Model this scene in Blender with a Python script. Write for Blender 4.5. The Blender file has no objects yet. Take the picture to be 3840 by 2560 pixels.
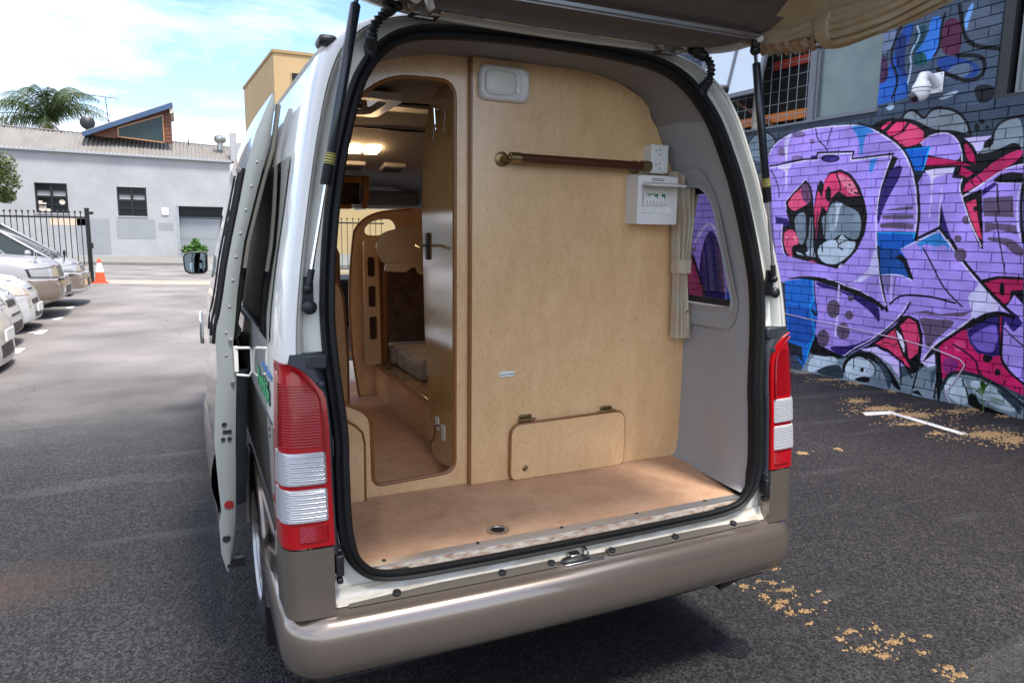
import bpy, bmesh, math, random
import numpy as np
from mathutils import Vector as V, Matrix
from mathutils.geometry import tessellate_polygon
R = math.radians
rnd = random.Random(7)
SC = bpy.context.scene
COL = SC.collection

# ------------------------------------------------------------------ camera
cd = bpy.data.cameras.new('camera')
cam = bpy.data.objects.new('camera', cd); COL.objects.link(cam)
cd.sensor_width = 36.0; cd.sensor_fit = 'HORIZONTAL'; cd.lens = 24.663
cd.clip_start = 0.05; cd.clip_end = 1500
def aim(loc, yaw, pitch, roll):
    f = V((math.sin(yaw)*math.cos(pitch), math.cos(yaw)*math.cos(pitch), math.sin(pitch)))
    r = V((math.cos(yaw), -math.sin(yaw), 0)); u = r.cross(f)
    r2 = r*math.cos(roll)+u*math.sin(roll); u2 = -r*math.sin(roll)+u*math.cos(roll)
    m = Matrix((r2, u2, -f)).transposed().to_4x4(); m.translation = V(loc)
    return m
cam.matrix_world = aim((-1.0907, -1.7275, 1.5922), R(24.899), R(-8.762), R(0.740))
SC.camera = cam

# ------------------------------------------------------------------ light
SUN_EL, SUN_AZ = R(66), R(160)          # azimuth from +Y towards +X: high, behind the camera to its right
w = bpy.data.worlds.new('World'); SC.world = w; w.use_nodes = True
nt = w.node_tree; nt.nodes.clear()
def N(t, kind, **kw):
    n = t.nodes.new(kind)
    for k, v in kw.items(): setattr(n, k, v)
    return n
out = N(nt, 'ShaderNodeOutputWorld'); bg = N(nt, 'ShaderNodeBackground'); bg.inputs[1].default_value = 0.12
sky = N(nt, 'ShaderNodeTexSky', sky_type='NISHITA', sun_disc=False, sun_elevation=SUN_EL, sun_rotation=SUN_AZ, dust_density=1.0, ozone_density=1.5)
tc = N(nt, 'ShaderNodeTexCoord'); sep = N(nt, 'ShaderNodeSeparateXYZ'); nt.links.new(tc.outputs['Generated'], sep.inputs[0])
zz = N(nt, 'ShaderNodeMath', operation='MAXIMUM'); nt.links.new(sep.outputs[2], zz.inputs[0]); zz.inputs[1].default_value = 0.0
za = N(nt, 'ShaderNodeMath', operation='ADD'); nt.links.new(zz.outputs[0], za.inputs[0]); za.inputs[1].default_value = 0.16
dx = N(nt, 'ShaderNodeMath', operation='DIVIDE'); nt.links.new(sep.outputs[0], dx.inputs[0]); nt.links.new(za.outputs[0], dx.inputs[1])
dy = N(nt, 'ShaderNodeMath', operation='DIVIDE'); nt.links.new(sep.outputs[1], dy.inputs[0]); nt.links.new(za.outputs[0], dy.inputs[1])
cmb = N(nt, 'ShaderNodeCombineXYZ'); nt.links.new(dx.outputs[0], cmb.inputs[0]); nt.links.new(dy.outputs[0], cmb.inputs[1])
mp = N(nt, 'ShaderNodeMapping'); mp.inputs['Scale'].default_value = (0.55, 1.0, 1); mp.inputs['Rotation'].default_value = (0, 0, R(-25)); mp.inputs['Location'].default_value = (3.1, 0.4, 0)
nt.links.new(cmb.outputs[0], mp.inputs[0])
cn = N(nt, 'ShaderNodeTexNoise'); cn.inputs['Scale'].default_value = 1.25; cn.inputs['Detail'].default_value = 9; cn.inputs['Roughness'].default_value = 0.60; cn.inputs['Distortion'].default_value = 0.35
nt.links.new(mp.outputs[0], cn.inputs[0])
cr = N(nt, 'ShaderNodeValToRGB'); cr.color_ramp.elements[0].position = 0.38; cr.color_ramp.elements[1].position = 0.66
nt.links.new(cn.outputs[0], cr.inputs[0])
tn = N(nt, 'ShaderNodeMixRGB', blend_type='MULTIPLY'); tn.inputs[0].default_value = 1; tn.inputs[2].default_value = (0.68, 0.76, 0.90, 1); nt.links.new(sky.outputs[0], tn.inputs[1])
mx = N(nt, 'ShaderNodeMixRGB'); nt.links.new(cr.outputs[0], mx.inputs[0]); nt.links.new(tn.outputs[0], mx.inputs[1]); mx.inputs[2].default_value = (5.0, 5.05, 5.15, 1)
nt.links.new(mx.outputs[0], bg.inputs[0]); nt.links.new(bg.outputs[0], out.inputs[0])
sl = bpy.data.lights.new('sun', 'SUN'); sl.energy = 2.0; sl.angle = R(12); sl.color = (1.0, 0.95, 0.88)
so = bpy.data.objects.new('sun', sl); COL.objects.link(so)
sd = V((math.sin(SUN_AZ)*math.cos(SUN_EL), math.cos(SUN_AZ)*math.cos(SUN_EL), math.sin(SUN_EL)))
so.rotation_euler = sd.to_track_quat('Z', 'Y').to_euler(); so.location = sd*60
SC.view_settings.view_transform = 'Standard'
try: SC.view_settings.look = 'None'
except Exception: pass
SC.view_settings.gamma = 1; SC.view_settings.use_curve_mapping = False
SC.view_settings.exposure = 1.75
SC.render.engine = 'CYCLES'
SC.cycles.max_bounces = 8; SC.cycles.transparent_max_bounces = 12

# ------------------------------------------------------------------ materials
MATS = {}
def srgb(c):
    f = lambda x: x/12.92 if x <= 0.04045 else ((x+0.055)/1.055)**2.4
    return tuple(f(v/255.0) for v in c)
def mat(name, col, rough=0.5, metal=0.0, coat=0.0, spec=0.5, noise=0.0, nscale=8.0, bump=0.0, bscale=60.0, trans=0.0, emit=0.0, ior=1.45, tint=None, stretch=None):
    """plain principled material; noise = strength of colour variation towards tint"""
    m = bpy.data.materials.new(name); m.use_nodes = True; t = m.node_tree; b = t.nodes['Principled BSDF']
    b.inputs['Base Color'].default_value = (*col, 1); b.inputs['Roughness'].default_value = rough; b.inputs['Metallic'].default_value = metal
    b.inputs['Coat Weight'].default_value = coat; b.inputs['Coat Roughness'].default_value = 0.03
    b.inputs['Specular IOR Level'].default_value = spec; b.inputs['Transmission Weight'].default_value = trans; b.inputs['IOR'].default_value = ior
    if emit: b.inputs['Emission Color'].default_value = (*col, 1); b.inputs['Emission Strength'].default_value = emit
    geo = None
    if noise or bump:
        geo = N(t, 'ShaderNodeNewGeometry'); src = geo.outputs['Position']
        if stretch:
            mpn = N(t, 'ShaderNodeMapping'); mpn.inputs['Scale'].default_value = stretch; t.links.new(src, mpn.inputs[0]); src = mpn.outputs[0]
    if noise:
        n = N(t, 'ShaderNodeTexNoise'); n.inputs['Scale'].default_value = nscale; n.inputs['Detail'].default_value = 6; n.inputs['Roughness'].default_value = 0.65
        t.links.new(src, n.inputs[0])
        r = N(t, 'ShaderNodeValToRGB'); r.color_ramp.elements[0].position = 0.35; r.color_ramp.elements[1].position = 0.68; t.links.new(n.outputs[0], r.inputs[0])
        mu = N(t, 'ShaderNodeMath', operation='MULTIPLY'); t.links.new(r.outputs[0], mu.inputs[0]); mu.inputs[1].default_value = noise
        mi = N(t, 'ShaderNodeMixRGB'); mi.inputs[1].default_value = (*col, 1); mi.inputs[2].default_value = (*(tint or tuple(c*0.45 for c in col)), 1)
        t.links.new(mu.outputs[0], mi.inputs[0]); t.links.new(mi.outputs[0], b.inputs['Base Color'])
    if bump:
        n2 = N(t, 'ShaderNodeTexNoise'); n2.inputs['Scale'].default_value = bscale; n2.inputs['Detail'].default_value = 4
        t.links.new(src, n2.inputs[0])
        bp = N(t, 'ShaderNodeBump'); bp.inputs['Strength'].default_value = bump; bp.inputs['Distance'].default_value = 0.01
        t.links.new(n2.outputs[0], bp.inputs['Height']); t.links.new(bp.outputs[0], b.inputs['Normal'])
    MATS[name] = m
    return m
def glassy(name, tint, refl=0.08):
    m = bpy.data.materials.new(name); m.use_nodes = True; t = m.node_tree; t.nodes.clear()
    o = N(t, 'ShaderNodeOutputMaterial'); tr = N(t, 'ShaderNodeBsdfTransparent'); tr.inputs[0].default_value = (*tint, 1)
    g = N(t, 'ShaderNodeBsdfGlossy'); g.inputs['Roughness'].default_value = 0.01
    lw = N(t, 'ShaderNodeLayerWeight'); pw = N(t, 'ShaderNodeMath', operation='POWER'); pw.inputs[1].default_value = 5; t.links.new(lw.outputs['Facing'], pw.inputs[0])
    fm = N(t, 'ShaderNodeMath', operation='MULTIPLY_ADD'); fm.inputs[1].default_value = 0.92; fm.inputs[2].default_value = refl; t.links.new(pw.outputs[0], fm.inputs[0])
    x = N(t, 'ShaderNodeMixShader'); t.links.new(fm.outputs[0], x.inputs[0]); t.links.new(tr.outputs[0], x.inputs[1]); t.links.new(g.outputs[0], x.inputs[2]); t.links.new(x.outputs[0], o.inputs[0])
    MATS[name] = m; return m
M = MATS
mat('white_paint', (0.66, 0.65, 0.62), 0.30, coat=1.0, noise=0.12, nscale=3, tint=(0.72, 0.70, 0.63))
mat('inner_paint', (0.70, 0.69, 0.62), 0.38, coat=0.3, noise=0.35, nscale=9, tint=(0.52, 0.49, 0.41))
mat('sill_paint', (0.60, 0.58, 0.52), 0.42, coat=0.2, noise=1.0, nscale=14, tint=(0.34, 0.29, 0.21), stretch=(0.6, 3, 3))
mat('beige_paint', (0.235, 0.192, 0.160), 0.24, metal=0.7, coat=1.0, bump=0.015, bscale=900)
mat('grey_jamb', (0.235, 0.255, 0.250), 0.34, coat=0.5, noise=0.1, nscale=20)
mat('rubber', (0.007, 0.007, 0.0075), 0.55, spec=0.3, bump=0.05, bscale=300)
mat('black_plastic', (0.016, 0.016, 0.018), 0.42, bump=0.05, bscale=700)
mat('strut_paint', (0.012, 0.016, 0.024), 0.28, coat=0.4)
mat('slate_plastic', (0.030, 0.036, 0.044), 0.40, bump=0.03, bscale=900)
mat('scuff_plastic', (0.095, 0.082, 0.070), 0.5, bump=0.08, bscale=500)
mat('car_chrome', (0.5, 0.5, 0.5), 0.3, metal=0.6)
mat('chrome', (0.82, 0.82, 0.82), 0.10, metal=1.0)
mat('steel', (0.55, 0.54, 0.52), 0.30, metal=1.0, noise=0.3, nscale=60, tint=(0.25, 0.2, 0.15))
mat('alu', (0.62, 0.61, 0.62), 0.36, metal=0.85, bump=0.03, bscale=200, stretch=(0.1, 4, 4))
mat('rust_flange', (0.44, 0.41, 0.35), 0.7, noise=1.0, nscale=55, tint=(0.20, 0.085, 0.04), stretch=(0.5, 2, 2))
mat('brass', (0.30, 0.215, 0.10), 0.34, metal=0.9, noise=0.4, nscale=50)
mat('red_lens', (0.36, 0.003, 0.007), 0.12, coat=0.7, spec=0.4)
mat('red_dark', (0.28, 0.002, 0.006), 0.22, coat=0.5)
mat('clear_lens', (0.52, 0.52, 0.54), 0.26, metal=0.35, coat=1.0)
mat('dark_glass', (0.008, 0.009, 0.010), 0.02, spec=0.9, coat=1.0)
mat('mirror', (0.55, 0.68, 0.75), 0.02, metal=1.0)  # teal of the reflected sky is put into the mirror colour
glassy('tint_glass', (0.36, 0.35, 0.37), 0.16); glassy('clear_glass', (0.86, 0.92, 0.90), 0.05); 
mat('fabric_grey', (0.29, 0.265, 0.250), 0.95, noise=0.18, nscale=120, bump=0.25, bscale=700)
mat('lining_grey', (0.37, 0.365, 0.37), 0.88, noise=0.16, nscale=5, bump=0.18, bscale=600, tint=(0.27, 0.265, 0.265))
mat('gate_trim', (0.150, 0.130, 0.118), 0.8, noise=0.12, nscale=40, bump=0.15, bscale=500)
mat('edge_wood', (0.27, 0.105, 0.026), 0.34, coat=0.3, noise=0.3, nscale=30)
mat('dark_wood', (0.095, 0.030, 0.010), 0.34, coat=0.25, spec=0.3, noise=0.6, nscale=26, tint=(0.035, 0.012, 0.005), stretch=(0.8, 14, 14))
mat('orange_wood', (0.40, 0.17, 0.045), 0.25, coat=0.6, noise=0.4, nscale=20, stretch=(1, 8, 8))
mat('cream_plastic', (0.78, 0.74, 0.68), 0.35)
mat('white_plastic', (0.80, 0.78, 0.75), 0.32, bump=0.02, bscale=300)
mat('diffuser', (0.78, 0.77, 0.70), 0.30)
mat('lamp_glow', (1.0, 0.66, 0.34), 0.4, emit=14)
mat('vinyl_dark', (0.02, 0.02, 0.022), 0.5)
mat('seat_brown', (0.085, 0.045, 0.030), 0.9, noise=0.8, nscale=14, tint=(0.20, 0.12, 0.08), bump=0.2, bscale=200)
mat('cushion_cloth', (0.48, 0.42, 0.36), 0.95, noise=0.8, nscale=28, tint=(0.22, 0.17, 0.16), bump=0.3, bscale=250, stretch=(2.5, 1, 1))
mat('tyre', (0.016, 0.016, 0.017), 0.75, bump=0.2, bscale=120)
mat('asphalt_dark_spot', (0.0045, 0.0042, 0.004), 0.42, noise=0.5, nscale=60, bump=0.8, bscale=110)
mat('line_white', (0.72, 0.71, 0.69), 0.7, noise=0.35, nscale=30, tint=(0.35, 0.34, 0.33))
mat('kerb_concrete', (0.215, 0.205, 0.185), 0.85, noise=0.5, nscale=3, tint=(0.13, 0.125, 0.11))
mat('cream_concrete', (0.36, 0.32, 0.26), 0.85, noise=0.4, nscale=3)
mat('grey_render', (0.375, 0.375, 0.378), 0.85, noise=0.7, nscale=0.8, tint=(0.285, 0.285, 0.295), bump=0.12, bscale=12)
mat('grey_patch', (0.27, 0.285, 0.30), 0.8, noise=0.25, nscale=1.2)
mat('cream_patch', (0.62, 0.50, 0.38), 0.8, noise=0.2, nscale=2)
mat('corrugated', (0.235, 0.215, 0.195), 0.6, noise=0.5, nscale=1.6, tint=(0.13, 0.115, 0.10), stretch=(1.6, 0.35, 0.35))
mat('gutter', (0.30, 0.325, 0.345), 0.5)
mat('blue_fascia', (0.045, 0.090, 0.170), 0.5, noise=0.3, nscale=2)
mat('roof_grey', (0.28, 0.25, 0.24), 0.6)
mat('timber', (0.155, 0.050, 0.020), 0.5, noise=0.6, nscale=6, tint=(0.06, 0.02, 0.01), stretch=(0.4, 4, 4))
mat('soffit', (0.50, 0.42, 0.33), 0.7)
mat('tan_render', (0.47, 0.325, 0.165), 0.85, noise=0.4, nscale=0.5, tint=(0.39, 0.26, 0.125), bump=0.08, bscale=8)
mat('tan_coping', (0.34, 0.22, 0.10), 0.8)
mat('dark_interior', (0.006, 0.006, 0.007), 0.8)
mat('black_metal', (0.010, 0.012, 0.012), 0.4)
mat('galv', (0.45, 0.45, 0.45), 0.35, metal=0.9, noise=0.3, nscale=12)
mat('cone_orange', (0.72, 0.080, 0.025), 0.5, noise=0.15, nscale=12)
mat('cone_white', (0.78, 0.76, 0.76), 0.45)
mat('car_silver', (0.34, 0.33, 0.335), 0.34, metal=0.15, coat=0.4)
mat('car_beige', (0.26, 0.215, 0.18), 0.30, metal=0.35, coat=0.4)
mat('car_white', (0.47, 0.475, 0.475), 0.36, coat=0.4)
mat('car_cream', (0.47, 0.455, 0.42), 0.36, coat=0.4)
mat('headlight', (0.30, 0.31, 0.32), 0.12, metal=0.0, coat=1.0)
mat('headlight_yellow', (0.42, 0.37, 0.29), 0.25, metal=0.0, coat=1.0)
mat('amber', (0.75, 0.45, 0.18), 0.2, coat=1.0)
mat('car_glass', (0.030, 0.045, 0.046), 0.04, spec=0.5)
mat('palm_green', (0.060, 0.090, 0.022), 0.5, noise=0.5, nscale=0.8, tint=(0.025, 0.045, 0.012))
mat('palm_brown', (0.15, 0.095, 0.045), 0.8)
mat('bark', (0.14, 0.115, 0.09), 0.9, noise=0.5, nscale=5)
mat('leaf_bright', (0.055, 0.145, 0.018), 0.42, noise=0.5, nscale=4, tint=(0.025, 0.075, 0.010))
mat('leaf_tree', (0.085, 0.110, 0.025), 0.5, noise=0.5, nscale=1.5, tint=(0.04, 0.055, 0.015))
mat('litter', (0.36, 0.235, 0.115), 0.8, noise=0.9, nscale=45, tint=(0.22, 0.12, 0.05))
mat('cam_white', (0.82, 0.82, 0.84), 0.3, coat=0.3)
mat('black_gloss', (0.006, 0.006, 0.008), 0.05, coat=1.0)
mat('orange_steel', (0.62, 0.175, 0.020), 0.4, noise=0.2, nscale=10)
mat('red_steel', (0.30, 0.035, 0.015), 0.5)
mat('awning_frame', (0.165, 0.175, 0.20), 0.5, noise=0.4, nscale=18)
mat('awning_glass', (0.55, 0.62, 0.68), 0.12, coat=0.5, spec=0.8)
mat('frost_glass', (0.105, 0.150, 0.142), 0.22, coat=0.4, noise=0.6, nscale=2.5, tint=(0.21, 0.25, 0.23))
mat('window_black', (0.012, 0.013, 0.015), 0.4)
mat('mesh_wire', (0.22, 0.25, 0.27), 0.4, metal=0.7)
mat('cable_paint', (0.50, 0.38, 0.52), 0.6)
mat('curtain_cloth', (0.56, 0.55, 0.44), 0.95, noise=0.7, nscale=11, tint=(0.58, 0.36, 0.23), bump=0.2, bscale=500)
mat('curtain_gold', (0.50, 0.42, 0.27), 0.9, noise=0.45, nscale=9, tint=(0.38, 0.20, 0.11), bump=0.25, bscale=300)
mat('curtain_edge', (0.50, 0.40, 0.27), 0.9, noise=1.0, nscale=30, tint=(0.30, 0.13, 0.06), bump=0.3, bscale=200)
mat('curtain_white', (0.60, 0.56, 0.48), 0.9, noise=0.5, nscale=14, tint=(0.45, 0.34, 0.22))
mat('sticker_green', (0.050, 0.42, 0.17), 0.4); mat('sticker_blue', (0.05, 0.20, 0.50), 0.4); mat('print_black', (0.01, 0.01, 0.01), 0.5)
mat('label_yellow', (0.42, 0.36, 0.08), 0.5); mat('breaker_green', (0.02, 0.20, 0.06), 0.5); mat('sticker_red', (0.22, 0.012, 0.012), 0.5)
mat('plate_white', (0.75, 0.75, 0.73), 0.4)
mat('blind', (0.33, 0.33, 0.33), 0.8); mat('parcel', (0.62, 0.55, 0.45), 0.8)

def laminate(name, base, dark, rough, coat, fine, mid=11, lowm=(0.72, 0.68, 0.62)):
    """printed board: mottled beige with small dark flecks lying mostly one way"""
    m = bpy.data.materials.new(name); m.use_nodes = True; t = m.node_tree; b = t.nodes['Principled BSDF']
    g = N(t, 'ShaderNodeNewGeometry'); mp_ = N(t, 'ShaderNodeMapping'); mp_.inputs['Rotation'].default_value = (0, R(28), 0); mp_.inputs['Scale'].default_value = (1.0, 1.0, 0.42)
    t.links.new(g.outputs['Position'], mp_.inputs[0])
    n1 = N(t, 'ShaderNodeTexNoise'); n1.inputs['Scale'].default_value = 125; n1.inputs['Detail'].default_value = 5; n1.inputs['Roughness'].default_value = 0.7; t.links.new(mp_.outputs[0], n1.inputs[0])
    n2 = N(t, 'ShaderNodeTexNoise'); n2.inputs['Scale'].default_value = mid; n2.inputs['Detail'].default_value = 7; n2.inputs['Roughness'].default_value = 0.72; t.links.new(mp_.outputs[0], n2.inputs[0])
    r1 = N(t, 'ShaderNodeValToRGB'); e = r1.color_ramp.elements; e[0].position = 0.33; e[0].color = (*dark, 1); e[1].position = 0.46; e[1].color = (*base, 1); t.links.new(n1.outputs[0], r1.inputs[0])
    mi = N(t, 'ShaderNodeMixRGB', blend_type='MULTIPLY'); mi.inputs[0].default_value = fine
    r2 = N(t, 'ShaderNodeValToRGB'); e = r2.color_ramp.elements; e[0].position = 0.3; e[0].color = (*lowm, 1); e[1].position = 0.7; e[1].color = (1, 1, 1, 1); t.links.new(n2.outputs[0], r2.inputs[0])
    t.links.new(r1.outputs[0], mi.inputs[1]); t.links.new(r2.outputs[0], mi.inputs[2]); t.links.new(mi.outputs[0], b.inputs['Base Color'])
    b.inputs['Roughness'].default_value = rough; b.inputs['Coat Weight'].default_value = coat; b.inputs['Coat Roughness'].default_value = 0.12
    MATS[name] = m
mat('window_dark', (0.010, 0.011, 0.012), 0.25, spec=0.35); mat('teal_glass', (0.018, 0.035, 0.036), 0.08, spec=0.4)
mat('weatherstrip', (0.17, 0.17, 0.155), 0.6)
laminate('laminate', (0.80, 0.525, 0.275), (0.65, 0.40, 0.185), 0.24, 0.7, 0.75, 16, (0.80, 0.73, 0.64))
laminate('laminate_gloss', (0.58, 0.355, 0.125), (0.42, 0.245, 0.08), 0.12, 0.7, 0.8)
laminate('floor_board', (0.70, 0.44, 0.285), (0.50, 0.28, 0.16), 0.50, 0.0, 1.0, 9, (0.70, 0.64, 0.58))

def asphalt():
    m = bpy.data.materials.new('asphalt'); m.use_nodes = True; t = m.node_tree; b = t.nodes['Principled BSDF']; L = t.links.new
    g = N(t, 'ShaderNodeNewGeometry'); P = g.outputs['Position']
    v = N(t, 'ShaderNodeTexVoronoi'); v.inputs['Scale'].default_value = 105; L(P, v.inputs[0])
    bw = N(t, 'ShaderNodeRGBToBW'); L(v.outputs['Color'], bw.inputs[0])
    n = N(t, 'ShaderNodeTexNoise'); n.inputs['Scale'].default_value = 75; n.inputs['Detail'].default_value = 5; L(P, n.inputs[0])
    big = N(t, 'ShaderNodeTexNoise'); big.inputs['Scale'].default_value = 0.7; big.inputs['Detail'].default_value = 6; L(P, big.inputs[0])
    # near: dark coarse asphalt; far: pale asphalt, sunlit brightness partly painted in; boundary near y = 7.4 warped by noise
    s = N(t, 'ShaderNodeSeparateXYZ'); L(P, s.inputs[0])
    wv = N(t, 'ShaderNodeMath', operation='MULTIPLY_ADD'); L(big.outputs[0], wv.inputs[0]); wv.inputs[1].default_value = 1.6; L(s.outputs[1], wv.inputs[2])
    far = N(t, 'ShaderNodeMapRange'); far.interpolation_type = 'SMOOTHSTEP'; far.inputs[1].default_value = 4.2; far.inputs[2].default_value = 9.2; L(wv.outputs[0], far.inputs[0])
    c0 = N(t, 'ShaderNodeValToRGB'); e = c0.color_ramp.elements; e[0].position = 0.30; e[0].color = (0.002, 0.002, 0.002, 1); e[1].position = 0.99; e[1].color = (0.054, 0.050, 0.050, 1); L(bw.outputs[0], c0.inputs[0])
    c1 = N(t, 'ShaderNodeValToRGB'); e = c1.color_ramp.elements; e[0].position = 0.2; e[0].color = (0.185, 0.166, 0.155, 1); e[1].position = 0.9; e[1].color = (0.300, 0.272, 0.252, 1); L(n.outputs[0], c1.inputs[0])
    # right side, by the wall: browner
    brn = N(t, 'ShaderNodeMapRange'); brn.interpolation_type = 'SMOOTHSTEP'; brn.inputs[1].default_value = 0.5; brn.inputs[2].default_value = 4.5; L(s.outputs[0], brn.inputs[0])
    c2 = N(t, 'ShaderNodeMixRGB', blend_type='MULTIPLY'); L(brn.outputs[0], c2.inputs[0]); L(c0.outputs[0], c2.inputs[1]); c2.inputs[2].default_value = (0.95, 0.78, 0.75, 1)
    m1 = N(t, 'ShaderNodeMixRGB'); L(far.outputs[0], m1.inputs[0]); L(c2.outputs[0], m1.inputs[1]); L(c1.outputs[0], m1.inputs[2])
    rb = N(t, 'ShaderNodeValToRGB'); e = rb.color_ramp.elements; e[0].position = 0.3; e[0].color = (0.55, 0.54, 0.54, 1); e[1].position = 0.72; e[1].color = (1.18, 1.17, 1.16, 1); L(big.outputs[0], rb.inputs[0])
    m2 = N(t, 'ShaderNodeMixRGB', blend_type='MULTIPLY'); m2.inputs[0].default_value = 1; L(m1.outputs[0], m2.inputs[1]); L(rb.outputs[0], m2.inputs[2])
    # rusty stain left of the van
    sb = N(t, 'ShaderNodeVectorMath', operation='SUBTRACT'); L(P, sb.inputs[0]); sb.inputs[1].default_value = (-2.02, 1.85, 0)
    sm = N(t, 'ShaderNodeVectorMath', operation='MULTIPLY'); L(sb.outputs[0], sm.inputs[0]); sm.inputs[1].default_value = (1.7, 3.0, 0)
    ln = N(t, 'ShaderNodeVectorMath', operation='LENGTH'); L(sm.outputs[0], ln.inputs[0])
    ad = N(t, 'ShaderNodeMath', operation='ADD'); L(ln.outputs['Value'], ad.inputs[0]); L(n.outputs[0], ad.inputs[1])
    st = N(t, 'ShaderNodeMapRange'); st.inputs[1].default_value = 1.55; st.inputs[2].default_value = 0.5; st.inputs[3].default_value = 0; st.inputs[4].default_value = 0.34; L(ad.outputs[0], st.inputs[0])
    m3 = N(t, 'ShaderNodeMixRGB'); L(st.outputs[0], m3.inputs[0]); L(m2.outputs[0], m3.inputs[1]); m3.inputs[2].default_value = (0.105, 0.052, 0.028, 1)
    # hairline cracks and pale scuffs
    wp = N(t, 'ShaderNodeVectorMath', operation='MULTIPLY_ADD'); L(big.outputs['Color'], wp.inputs[0]); wp.inputs[1].default_value = (1.1, 1.1, 0); L(P, wp.inputs[2])
    ck = N(t, 'ShaderNodeTexVoronoi', feature='DISTANCE_TO_EDGE'); ck.inputs['Scale'].default_value = 0.33; L(wp.outputs[0], ck.inputs[0])
    cl = N(t, 'ShaderNodeMapRange'); cl.inputs[1].default_value = 0.001; cl.inputs[2].default_value = 0.0035; cl.inputs[3].default_value = 0.22; cl.inputs[4].default_value = 0; L(ck.outputs['Distance'], cl.inputs[0])
    m4 = N(t, 'ShaderNodeMixRGB'); L(cl.outputs[0], m4.inputs[0]); L(m3.outputs[0], m4.inputs[1]); m4.inputs[2].default_value = (0.006, 0.006, 0.006, 1)
    st2 = N(t, 'ShaderNodeMapping'); st2.inputs['Scale'].default_value = (0.5, 3.2, 1); st2.inputs['Rotation'].default_value = (0, 0, R(28)); L(P, st2.inputs[0])
    sn = N(t, 'ShaderNodeTexNoise'); sn.inputs['Scale'].default_value = 1.1; sn.inputs['Detail'].default_value = 8; L(st2.outputs[0], sn.inputs[0])
    sr = N(t, 'ShaderNodeMapRange'); sr.inputs[1].default_value = 0.56; sr.inputs[2].default_value = 0.80; sr.inputs[4].default_value = 0.30; L(sn.outputs[0], sr.inputs[0])
    m5 = N(t, 'ShaderNodeMixRGB'); L(sr.outputs[0], m5.inputs[0]); L(m4.outputs[0], m5.inputs[1]); m5.inputs[2].default_value = (0.16, 0.155, 0.15, 1)
    L(m5.outputs[0], b.inputs['Base Color'])
    b.inputs['Roughness'].default_value = 0.72; b.inputs['Specular IOR Level'].default_value = 0.42
    hm = N(t, 'ShaderNodeMath', operation='ADD'); L(v.outputs['Distance'], hm.inputs[0]); L(n.outputs[0], hm.inputs[1])
    bs = N(t, 'ShaderNodeMapRange'); bs.inputs[3].default_value = 0.75; bs.inputs[4].default_value = 0.30; L(far.outputs[0], bs.inputs[0])
    bp = N(t, 'ShaderNodeBump'); bp.inputs['Distance'].default_value = 0.006; L(bs.outputs[0], bp.inputs['Strength']); L(hm.outputs[0], bp.inputs['Height']); L(bp.outputs[0], b.inputs['Normal'])
    MATS['asphalt'] = m
asphalt()
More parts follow.
